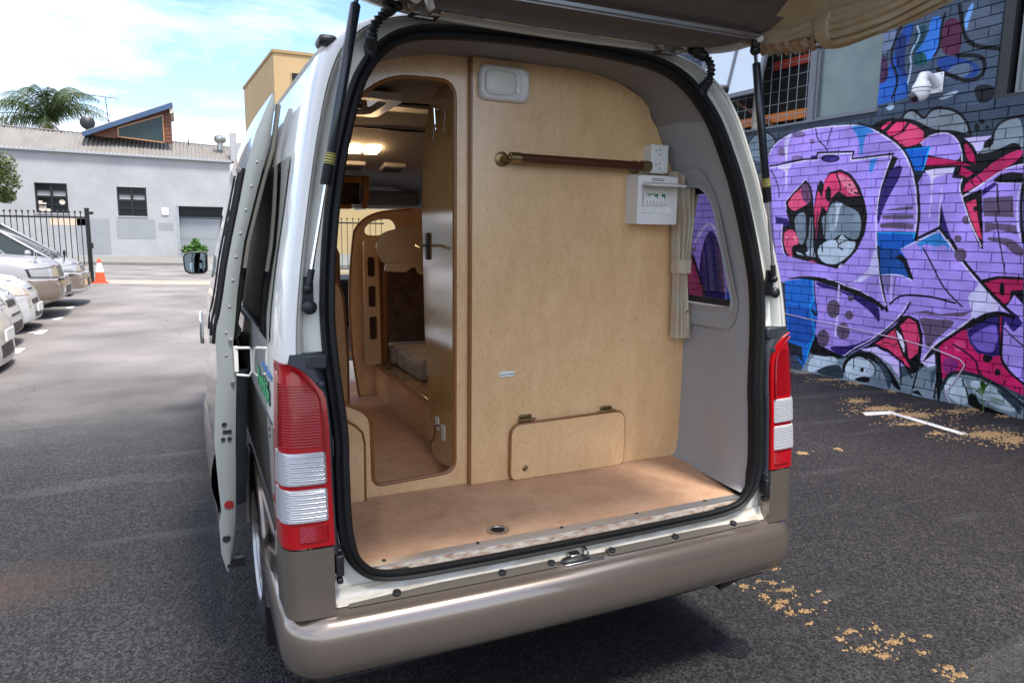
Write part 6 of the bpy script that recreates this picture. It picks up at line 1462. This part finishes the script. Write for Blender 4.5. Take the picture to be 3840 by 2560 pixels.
# dormer
DY = GB+.9
dr_ = MB(); dr_.plate([[(-5.25,6.32),(-1.40,6.10),(-1.40,7.98),(-1.62,7.94)]], XZ(DY), .1); dm = gpart(dr_, 'dormer', 'timber', smooth=0)
def dslope(x): return 6.44+(x+5.2)*.4265
b = MB(); b.hexa([(-5.55,DY-.35,dslope(-5.55)),(-1.30,DY-.35,dslope(-1.30)),(-1.30,DY+3,dslope(-1.30)),(-5.55,DY+3,dslope(-5.55)),(-5.55,DY-.35,dslope(-5.55)+.10),(-1.30,DY-.35,dslope(-1.30)+.10),(-1.30,DY+3,dslope(-1.30)+.10),(-5.55,DY+3,dslope(-5.55)+.10)]); gpart(b, 'dormer_roof', 'roof_grey', dm)
b = MB(); b.hexa([(-5.5,DY-.40,dslope(-5.5)-.16),(-1.30,DY-.40,dslope(-1.3)-.20),(-1.30,DY-.355,dslope(-1.3)-.20),(-5.5,DY-.355,dslope(-5.5)-.16),(-5.5,DY-.40,dslope(-5.5)+.06),(-1.30,DY-.40,dslope(-1.3)+.06),(-1.30,DY-.355,dslope(-1.3)+.06),(-5.5,DY-.355,dslope(-5.5)+.06)]); gpart(b, 'fascia_board', 'blue_fascia', dm)
gpart(MB().hexa([(-1.45,DY-.35,7.60),(-1.27,DY-.35,7.66),(-1.27,DY+3,7.66),(-1.45,DY+3,7.60),(-1.45,DY-.35,8.0),(-1.27,DY-.35,8.08),(-1.27,DY+3,8.08),(-1.45,DY+3,8.0)]), 'soffit_board', 'soffit', dm)
for k in range(9):
    z0 = 6.14+k*.205; xr = -1.40; xl = max(-1.75, -5.2)
    gpart(MB().hexa([(-1.72,DY-.035,z0),(-1.40,DY-.035,z0),(-1.40,DY,z0),(-1.72,DY,z0),(-1.72,DY-.015,z0+.195),(-1.40,DY-.015,z0+.195),(-1.40,DY,z0+.195),(-1.72,DY,z0+.195)]), 'board', 'timber', dm)
for k in range(3):
    z0 = 6.20+k*.2; x0 = -5.0+k*.48
    gpart(MB().hexa([(x0,DY-.035,z0+.08*(2-k)*0+.05),(-3.98,DY-.035,z0),(-3.98,DY,z0),(x0,DY,z0+.05),(x0+.45,DY-.015,z0+.21),(-3.98,DY-.015,z0+.19),(-3.98,DY,z0+.19),(x0+.45,DY,z0+.21)]), 'board', 'timber', dm)
G4 = [(-3.93,6.28),(-1.80,6.12),(-1.80,7.52),(-3.93,6.72)]
wn = gpart(MB().plate([G4], XZ(DY-.03), .02), 'dormer_window', 'teal_glass', dm)
b = MB()
for i in range(4): b.bar((G4[i-1][0],DY-.04,G4[i-1][1]),(G4[i][0],DY-.04,G4[i][1]),.06,.09,(0,1,0))
gpart(b, 'window_trim', 'orange_wood', dm)
# roof vent, chimney block, aerial, dish
wv_ = MB(); wv_.cyl((.98,GB+1.3,5.95),(.98,GB+1.3,6.32),.16,16); wv_.lathe([(.16,0),(.26,.08),(.30,.2),(.26,.34),(.10,.40)], (.98,GB+1.3,6.32), (0,0,1), 20); v_ = gpart(wv_, 'roof_ventilator', 'galv', smooth=50)
b = MB()
for k in range(14):
    a = 2*math.pi*k/14; b.tube([(.98+math.cos(a)*r_, GB+1.3+math.sin(a)*r_, 6.32+h) for r_, h in ((.17,.0),(.27,.08),(.315,.2),(.27,.34),(.11,.41))], .018, 5)
gpart(b, 'ventilator_vane', 'steel', v_)
b = MB(); b.box(1.42,1.75,GB+.0,GB+.5,5.1,6.75); b.box(1.75,2.0,GB-.02,GB+.5,5.0,6.25); gpart(b, 'parapet_block', 'grey_render')
b = MB(); b.cyl((-.62,GB+1.6,6.1),(-.62,GB+1.6,6.45),.03,8); gpart(b, 'roof_pipe', 'black_metal')
ae = MB(); ae.tube([(-4.35,DY+.3,6.75),(-4.42,DY+.3,8.28)], .022, 6); ae.tube([(-6.0,DY+.3,8.34),(-3.86,DY+.3,8.25)], .022, 6)
for k in range(7): ae.tube([(-5.8+k*.3,DY+.02,8.28+.0*k),(-5.75+k*.3,DY+.55,8.40)], .010, 5)
for x, dz in ((-4.25,.22),(-3.85,.25)): ae.tube([(x-.08,DY+.3,8.26-dz),(x+.12,DY+.3,8.26+dz)], .008, 5)
tag(gl(ae).make('tv_aerial', 'black_metal', None, origin=None), 'thin television aerial on a pole above the timber dormer', 'aerial').location = (-3.5,GB,0)
ds = MB(); ds.lathe([(.0001,.10),(.25,.06),(.36,.0),(.36,-.02),(.25,.04)], (-5.48,GB+2.9,7.13), (.15,-1,.1), 28); ds.cyl((-5.55,GB+3.0,6.5),(-5.55,GB+3.0,7.2),.05,8)
tag(gl(ds).make('satellite_dish', 'window_black', None), 'round brown dish on the roof beside the palm', 'dish').location = (-3.5,GB,0)

# ------------------------------------------------------------------ tan building behind
tb = thing('tan_building', 'tall tan rendered building corner with a dark window opening', 'building', (4.38,45,0))
b = MB(); PLN = [(0,0),(26,0),(26,14),(-.72,13.1)]; b.plate([PLN], XY(0), 12.25); b.make('wall', 'tan_render', tb, smooth=0)
b = MB(); b.plate([[(-.06,-.08),(26.1,-.08),(26.1,14.1),(-.80,13.2)]], XY(12.25), .18); b.make('coping', 'tan_coping', tb, smooth=0)
b = MB(); b.box(.98,3.6,-.02,.05,8.9,11.15); ow = b.make('window_opening', 'dark_interior', tb)
b = MB(); b.box(.98,1.05,-.04,.1,8.9,11.15); b.box(.95,3.65,-.05,.08,8.8,8.9); b.make('reveal', 'tan_coping', ow)
b = MB(); b.lathe([(.0001,0),(.62,0),(.60,.25),(.0001,.4)], (-.42,7.0,8.45), (-1,-.2,0), 24); b.make('round_awning', 'seat_brown', tb)

# ------------------------------------------------------------------ palm, trees, bush
pl = thing('palm_tree', 'feathery green palm rising behind the corrugated roof', 'palm', (-8.0,48.5,0))
MB().tube([(0,0,0),(.1,0,4),(.0,0,7.5)], [.30,.25,.22], 12).make('trunk', 'bark', pl)
rp = random.Random(4)
for k in range(30):
    a = 2*math.pi*k/30+rp.uniform(-.2,.2); el = R(rp.choice([80,70,62,50,38,20,-25])+rp.uniform(-8,8)); L = rp.uniform(2.7,3.8); b = MB(); P = []; n = 26
    dir_ = V((math.cos(a), math.sin(a), 0)); 
    for i in range(n+1):
        t = i/n; P.append(V((0,0,7.7))+dir_*(L*t*math.cos(el)*(1-.12*t)+L*.42*t*t)+V((0,0,1.25*L*t*math.sin(el)-L*.72*t**2.6)))
    b.tube(P, [.035*(1-i/n)+.006 for i in range(n+1)], 4)
    for i in range(2, n+1):
        d = (P[i]-P[i-1]).normalized(); s1 = d.cross(V((0,0,1))).normalized()
        for q in range(2):
            for sg in (-1, 1):
                l = .95*math.sin(math.pi*min(1, .12+.86*i/n))+.12; p0 = P[i]-d*(L/n)*(q*.5); p2 = p0+s1*sg*l*rp.uniform(.55,.8)+d*l*.35+V((0,0,-l*rp.uniform(.5,1.1))); pm = (p0+p2)/2+V((0,0,.10*l)); e = d*.017
                b.add([p0-e, p0+e, pm+e, pm-e, p2], [(0,1,2,3),(3,2,4)])
    b.make('frond', 'palm_brown' if el < R(-10) else 'palm_green', pl, smooth=0)
def leafy(name, label, cat, loc, trunk, blobs, n, size, m, seed):
    t = thing(name, label, cat, loc); r_ = random.Random(seed)
    if trunk: 
        b = MB()
        for pth_, rad_ in trunk: b.tube(pth_, rad_, 8)
        b.make('trunk', 'bark', t)
    b = MB()
    for _ in range(n):
        c = r_.choice(blobs); d = V((r_.gauss(0,1), r_.gauss(0,1), r_.gauss(0,1))).normalized()*(r_.random()**.4)
        p = V((c[0]+d.x*c[3], c[1]+d.y*c[3], c[2]+d.z*c[3]*.85)); u_ = V((r_.gauss(0,1), r_.gauss(0,1), r_.gauss(0,.7))).normalized(); w_ = u_.cross(V((r_.gauss(0,1), r_.gauss(0,1), r_.gauss(0,1)))).normalized(); s_ = size*r_.uniform(.6,1.2)
        b.add([p-u_*s_, p+w_*s_*.45+V((0,0,.1*s_)), p+u_*s_, p-w_*s_*.45], [(0,1,2),(0,2,3)])
    b.make('crown', m, t, smooth=0); return t
leafy('street_tree', 'leafy tree crown entering at the left edge beside the grey wall', 'tree', (-8.85,36,0), [([(0,0,0),(.05,0,2.2),(.0,0,3.4)], [.14,.11,.08]), ([(0,0,2.4),(.4,.1,3.4),(.6,.1,4.0)], [.07,.05,.03])], [(.0,0,4.0,.9),(.55,.1,4.3,.7),(.75,0,3.6,.7),(-.6,0,4.3,1.0),(.7,0,2.95,.45)], 3600, .085, 'leaf_tree', 3)
leafy('leafy_bush', 'bright green broad leaved bush growing beside the garage door', 'bush', (-.65,39.3,.12), [([(0,0,0),(.0,0,.5)], [.04,.02])], [(0,0,.45,.36),(-.32,.0,.4,.30),(.36,0,.4,.32),(.1,0,.72,.28),(-.1,0,.25,.3)], 430, .15, 'leaf_bright', 8)
# greenery and pale building seen through the windscreen are the tan building and the second fence

# ------------------------------------------------------------------ gate fence, cone
def fence(x0, x1, y, label, post_at, n, h=2.0):
    f = thing('bar_fence', label, 'fence', (x0, y, 0))
    pk = MB(); L = x1-x0
    first = None
    for k in range(n):
        x = (k+.5)*L/n
        if first is None:
            b = MB(); b.cyl((0,0,.10),(0,0,h),.012,8); b.ball((0,0,h+.035), .032, 8); b.cyl((0,0,h),(0,0,h+.02),.02,8); first = b.make('picket', 'black_metal', f); o = first
        else: o = bpy.data.objects.new('picket', first.data); COL.objects.link(o); o.parent = f
        o.location = (x,0,0)
    for z in (.22, h-.12):
        MB().box(0, L, -.022, .022, z-.025, z+.025).make('rail', 'black_metal', f)
    for x in post_at:
        b = MB(); b.box(x-.055,x+.055,-.055,.055,0,h+.13); b.box(x-.062,x+.062,-.062,.062,h+.13,h+.15); b.make('post', 'black_metal', f)
    return f
f1 = fence(-7.6, -3.55, 22.0, 'black steel bar gate standing behind the parked cars', [4.0], 29, 2.0)
b = MB(); b.box(3.99,4.16,-.06,.02,1.97,2.05); b.box(4.03,4.10,-.10,.05,1.0,1.16); b.make('latch', 'black_metal', f1)
fence(.2, 5.6, 24.0, 'black steel bar fence seen through the windscreen of the van', [.05, 3.0], 26, 2.0)
cn_ = thing('traffic_cone', 'orange traffic cone with a white band beside the gate post', 'traffic cone', (-3.385,21.95,0))
b = MB(); b.plate([rrect(-.20,.20,-.20,.20,.04)], XY(0), .035); b.make('base', 'cone_orange', cn_, bevel=.01)
MB().lathe([(.145,.03),(.105,.32)], (0,0,0), (0,0,1), 24, False).make('body', 'cone_orange', cn_)
MB().lathe([(.106,.32),(.062,.585)], (0,0,0), (0,0,1), 24, False).make('band', 'cone_white', cn_)
MB().lathe([(.0615,.585),(.036,.70),(.026,.71),(.024,.66)], (0,0,0), (0,0,1), 24, False).make('tip', 'cone_orange', cn_)

# ------------------------------------------------------------------ parked cars (noses towards +x)
def car(name, label, x, y, levels, W_, paint, lower, L=4.5, zsplit=None, cab=None, rad=None, suv=True):
    t = thing(name, label, 'car', (x, y, 0), 0, 'cars parked nose out along the left bays')
    wh_ = W_/2
    def plan(z, u):
        """u 0..1 front half, 1..2 corner, 2..3 side; returns (x,y) for the -y.. side with y positive"""
        zs_ = [l[0] for l in levels]; xf = float(np.interp(z, zs_, [l[1] for l in levels])); w_ = float(np.interp(z, zs_, [l[2] for l in levels]))*wh_; r_ = float(np.interp(z, zs_, [l[3] for l in levels])); bow = .09
        if u <= 1: yy = (w_-r_)*u; return (xf-bow*(yy/wh_)**2, yy)
        x0 = xf-bow*((w_-r_)/wh_)**2
        if u <= 2: a = R(90*(u-1)); return (x0-r_*1.25*(1-math.cos(a)), w_-r_+r_*math.sin(a))
        return (x0-r_*1.25-(L+x0-r_*1.25)*(u-2), w_)
    us_ = [i/6 for i in range(7)]+[1+i/6 for i in range(1, 7)]+[2+i/8 for i in range(1, 9)]
    zs_ = []
    for a, c in zip(levels[:-1], levels[1:]):
        k = max(1, int((c[0]-a[0])/.035)); zs_ += [a[0]+(c[0]-a[0])*i/k for i in range(k)]
    zs_.append(levels[-1][0])
    b1, b2 = MB(), MB(); rows = []
    for z in zs_:
        h = [plan(z, u) for u in us_]; rows.append([(px_, -py, z) for px_, py in h[::-1]]+[(px_, py, z) for px_, py in h[1:]])
    for r0, r1 in zip(rows[:-1], rows[1:]):
        (b1 if (zsplit and r1[0][2] <= zsplit+1e-6) else b2).loft([r0, r1], False)
    if b1.f: weld(b1).make('bumper', lower, t, smooth=45)
    top = rows[-1]; b2.f.append(tuple(len(b2.v)+i for i in range(len(top)))); b2.v += top
    for k in [k for k in range(1)]: pass
    weld(b2).make('body', paint, t, smooth=45)
    MB().box(-L, rows[0][len(us_)-1][0]-.18, -wh_*.8, wh_*.8, levels[0][0]-.06, levels[0][0]+.02).make('underside', 'vinyl_dark', t)
    zh = levels[-1][0]
    xb, xr, zr = cab            # windscreen base x, roof front x, roof height
    Q = lambda x_, w_, z_: [(x_, -w_*wh_, z_), (x_, w_*wh_, z_)]
    g = MB(); g.hexa([(xb,-.90*wh_,zh-.02),(xb,.90*wh_,zh-.02),(-L,.90*wh_,zh-.02),(-L,-.90*wh_,zh-.02),(xr,-.70*wh_,zr-.03),(xr,.70*wh_,zr-.03),(-L,.70*wh_,zr-.03),(-L,-.70*wh_,zr-.03)]); gg = g.make('windows', 'car_glass', t)
    b = MB()
    for s in (-1, 1):
        b.bar((xb+.02, s*.905*wh_, zh-.03), (xr, s*.70*wh_, zr-.01), .05, .05, (0,1,0)); b.bar((xb-.62, s*.915*wh_, zh-.04), (xr-.10+(-.62-.0), s*.715*wh_, zr-.02), .09, .05, (0,1,0)); b.bar((xr, s*.69*wh_, zr), (-L, s*.69*wh_, zr), .09, .06)
    b.box(-L, xr+.02, -.69*wh_, .69*wh_, zr-.035, zr+.02); b.make('roof', paint, t, bevel=.02)
    b = MB()
    for s in (-.35, .25): b.tube([(xb+.03, s*wh_*2*.8-.1, zh+.03),(xb-.10, s*wh_*2*.8+.45, zh+.11)], .012, 5)
    b.make('wiper', 'black_plastic', t)
    b = MB()
    for s in (-1, 1): b.ball((xb-.35, s*(wh_*.98+.06), zh+.10), .10, 10, .6, 1.05, .72)
    b.make('door_mirror', paint, t)
    for s in (-1, 1):
        wl_ = MB().lathe([(.21,-.09),(.30,-.10),(.345 if suv else .31,-.06),(.345 if suv else .31,.06),(.30,.10),(.21,.09),(.19,.02)], (-.88, s*(wh_-.12), .345 if suv else .31), (0,s,0), 28, False).make('wheel', 'tyre', t); MB().lathe([(.0001,.05),(.21,.06),(.215,.085)], (-.88, s*(wh_-.12), .345 if suv else .31), (0,s,0), 24, False).make('rim', 'galv', wl_)
        b = MB(); b.loft([[(-.88+.42*math.cos(R(a)), s*(wh_*k_), .35+.42*math.sin(R(a))) for a in range(0,181,12)] for k_ in (1.003,.9)], False); b.make('wheel_arch', 'vinyl_dark', t)
    def patch(name_, z0, z1, u0, u1, off, m, sides=(-1,1), par=None, dz=0.0, n=6, taper=1.0):
        for s in sides:
            rows_ = []
            for i in range(n+1):
                z = z0+(z1-z0)*i/n; row = []
                for k in range(n*2+1):
                    u = u0+(u1-u0)*k/(2*n); zz_ = z+dz*(k/(2*n)); zz_ = zz_ if taper == 1 else (z0+z1)/2+(zz_-(z0+z1)/2)*(1+(taper-1)*k/(2*n)); a_ = plan(zz_, max(0,u)); e_ = plan(zz_, max(0,u)+.02); d_ = V((e_[0]-a_[0], e_[1]-a_[1], 0)).normalized(); nn = V((d_.y, -d_.x, 0)); row.append((a_[0]+nn.x*off, s*(a_[1]+nn.y*off), zz_))
                rows_.append(row)
            bq = MB().loft(rows_, False); rim_ = rows_[0]+[r[-1] for r in rows_[1:]]+rows_[-1][-2::-1]+[r[0] for r in rows_[-2:0:-1]]; bq.loft([rim_, [(p[0]-.05, p[1]*.99, p[2]) for p in rim_]], True)
            bq.make(name_, m, par or t, smooth=40)
    if zsplit: patch('shut_line', zsplit-.006, zsplit+.008, 0, 2.9, .004, 'vinyl_dark', n=3)
    patch('bonnet_gap', zh-.115, zh-.105, .75, 2.9, .003, 'vinyl_dark', n=3, dz=.05)
    return t, plan, patch
# farthest: silver wagon with beige bumper
lv = [(.27,-.10,.93,.30),(.33,-.02,.95,.30),(.46,.0,.96,.32),(.50,-.01,.96,.32),(.60,.0,.97,.34),(.66,-.02,.97,.34),(.68,-.09,.965,.34),(.78,-.12,.955,.36),(.88,-.20,.93,.40),(.94,-.32,.90,.40),(.98,-.75,.86,.38)]
t, pl_, pt = car('parked_car', 'silver wagon with beige bumper and steep windscreen parked nearest the gate', -2.97, 15.6, lv, 1.80, 'car_silver', 'car_beige', 4.6, .66, (-.55,-1.60,1.66))
pt('lamp_surround', .692,.868,.56,1.80,.007,'vinyl_dark', taper=.55); pt('headlight', .70,.86,.60,1.72,.013,'headlight', taper=.55); pt('grille',.66,.86,0,.52,.010,'car_chrome'); 
for z in (.69,.735,.78,.825): pt('grille_gap', z,z+.022,0,.50,.014,'black_plastic')
pt('fog_lamp',.42,.54,.55,.85,.008,'amber'); pt('lower_intake',.40,.56,0,.35,.008,'black_plastic'); pt('lip',.27,.36,0,1.9,.02,'car_white')
b = MB(); b.tube([(-.35,-.62,.93),(-.33,-.66,1.02)], .012, 6); b.ball((-.33,-.66,1.08), .055, 8, .5, 1, 1.3); b.make('nose_mirror', 'black_plastic', t)
# large silver four-wheel drive
lv = [(.30,-.14,.92,.30),(.36,-.04,.95,.32),(.46,.0,.97,.34),(.62,.0,.98,.34),(.685,-.03,.98,.34),(.70,-.11,.97,.34),(.82,-.13,.965,.36),(.92,-.16,.95,.38),(.99,-.24,.93,.40),(1.05,-.45,.90,.40),(1.10,-1.0,.88,.38)]
t, pl_, pt = car('parked_car', 'large silver four wheel drive with beige bumper and round edged headlights in second bay', -3.06, 13.4, lv, 1.86, 'car_silver', 'car_beige', 4.8, .685, (-1.12,-1.75,1.80))
pt('lamp_surround', .705,.925,.46,1.80,.007,'vinyl_dark', taper=.62); pt('headlight', .72,.91,.50,1.74,.013,'headlight', taper=.62); pt('grille',.72,.92,0,.50,.010,'car_silver')
for k in range(7): pt('grille_slot', .735+k*.026,.747+k*.026,0,.47,.014,'vinyl_dark')
pt('fog_lamp',.42,.55,.62,.95,.008,'headlight'); pt('lower_intake',.42,.56,0,.42,.008,'black_plastic')
b = MB()
for s in (-1, 1): MB().box(-.07,.01,s*.62-.06,s*.62+.06,.68,.715).make('washer_cover', 'black_plastic', t, bevel=.01)
b = MB(); b.tube([(-.38,-.70,1.02),(-.36,-.74,1.08)], .012, 6); b.ball((-.36,-.74,1.12), .055, 8, .5, 1, 1.3); b.make('nose_mirror', 'chrome', t)
# white people mover with clouded headlights
lv = [(.13,-.10,.90,.34),(.18,-.01,.94,.36),(.24,.0,.95,.38),(.40,-.02,.955,.40),(.46,-.04,.96,.42),(.56,-.05,.96,.44),(.64,-.10,.95,.46),(.74,-.20,.92,.48),(.82,-.36,.89,.46),(.89,-.75,.86,.42)]
t, pl_, pt = car('parked_car', 'white people mover with clouded yellowish headlights and number plate in third bay', -3.24, 11.45, lv, 1.74, 'car_white', 'car_white', 4.5, None, (-.80,-2.0,1.58), suv=False)
pt('headlight', .57,.78,.72,1.95,.010,'headlight_yellow', taper=.75); pt('grille',.60,.70,0,.52,.008,'car_chrome'); pt('grille_gap',.63,.655,0,.5,.012,'black_plastic'); pt('lower_intake',.42,.49,0,.55,.006,'black_plastic'); pt('lower_intake',.22,.30,0,.55,.006,'black_plastic'); pt('fog_lamp',.40,.50,.85,1.05,.006,'headlight')
b = MB(); b.box(.01,.03,-.19,.19,.30,.42); b.make('number_plate', 'plate_white', t)
# white hatch with mesh intake and badge
lv = [(.15,-.12,.90,.34),(.20,-.01,.94,.36),(.28,.0,.95,.38),(.46,-.02,.955,.40),(.52,-.05,.96,.42),(.60,-.07,.955,.44),(.70,-.14,.94,.46),(.80,-.28,.90,.48),(.87,-.50,.87,.44),(.91,-.9,.85,.42)]
t, pl_, pt = car('parked_car', 'white hatchback with round badge and black mesh lower intake in fourth bay', -3.18, 9.6, lv, 1.72, 'car_white', 'car_white', 4.2, None, (-.95,-1.9,1.48), suv=False)
pt('headlight', .60,.78,.70,1.9,.010,'headlight', taper=.7); pt('grille',.55,.63,0,.55,.008,'vinyl_dark'); pt('lower_intake',.21,.34,0,.62,.006,'vinyl_dark'); pt('upper_intake',.43,.455,0,.60,.006,'vinyl_dark'); pt('fog_lamp',.34,.42,.80,1.0,.006,'headlight')
b = MB(); b.lathe([(.055,0),(.06,.01),(.05,.014)], (-.10,0,.70), (1,0,.35), 20, False); b.tube([(-.095,0,.75),(-.085,0,.655)], .008, 6); b.make('badge', 'chrome', t)
# nearest, cream white, only its corner in view
lv = [(.05,-.10,.90,.34),(.09,-.01,.94,.36),(.20,.0,.95,.38),(.45,-.02,.955,.40),(.62,-.07,.955,.44),(.72,-.14,.94,.46),(.82,-.30,.90,.48),(.92,-.9,.85,.42)]
t, pl_, pt = car('parked_car', 'cream white low car at the left edge, nearest bay, bumper corner in view', -2.96, 7.78, lv, 1.70, 'car_cream', 'car_cream', 4.3, None, (-.95,-1.9,1.42), suv=False)
pt('headlight', .64,.78,.70,1.9,.010,'headlight', taper=.7); pt('lower_intake',.16,.30,0,.62,.006,'vinyl_dark'); b = MB(); b.box(.01,.03,-.19,.19,.34,.46); np_ = b.make('number_plate', 'plate_white', t)
# low railing line of far wall across the street end keeps the horizon closed
bpy.context.view_layer.update()
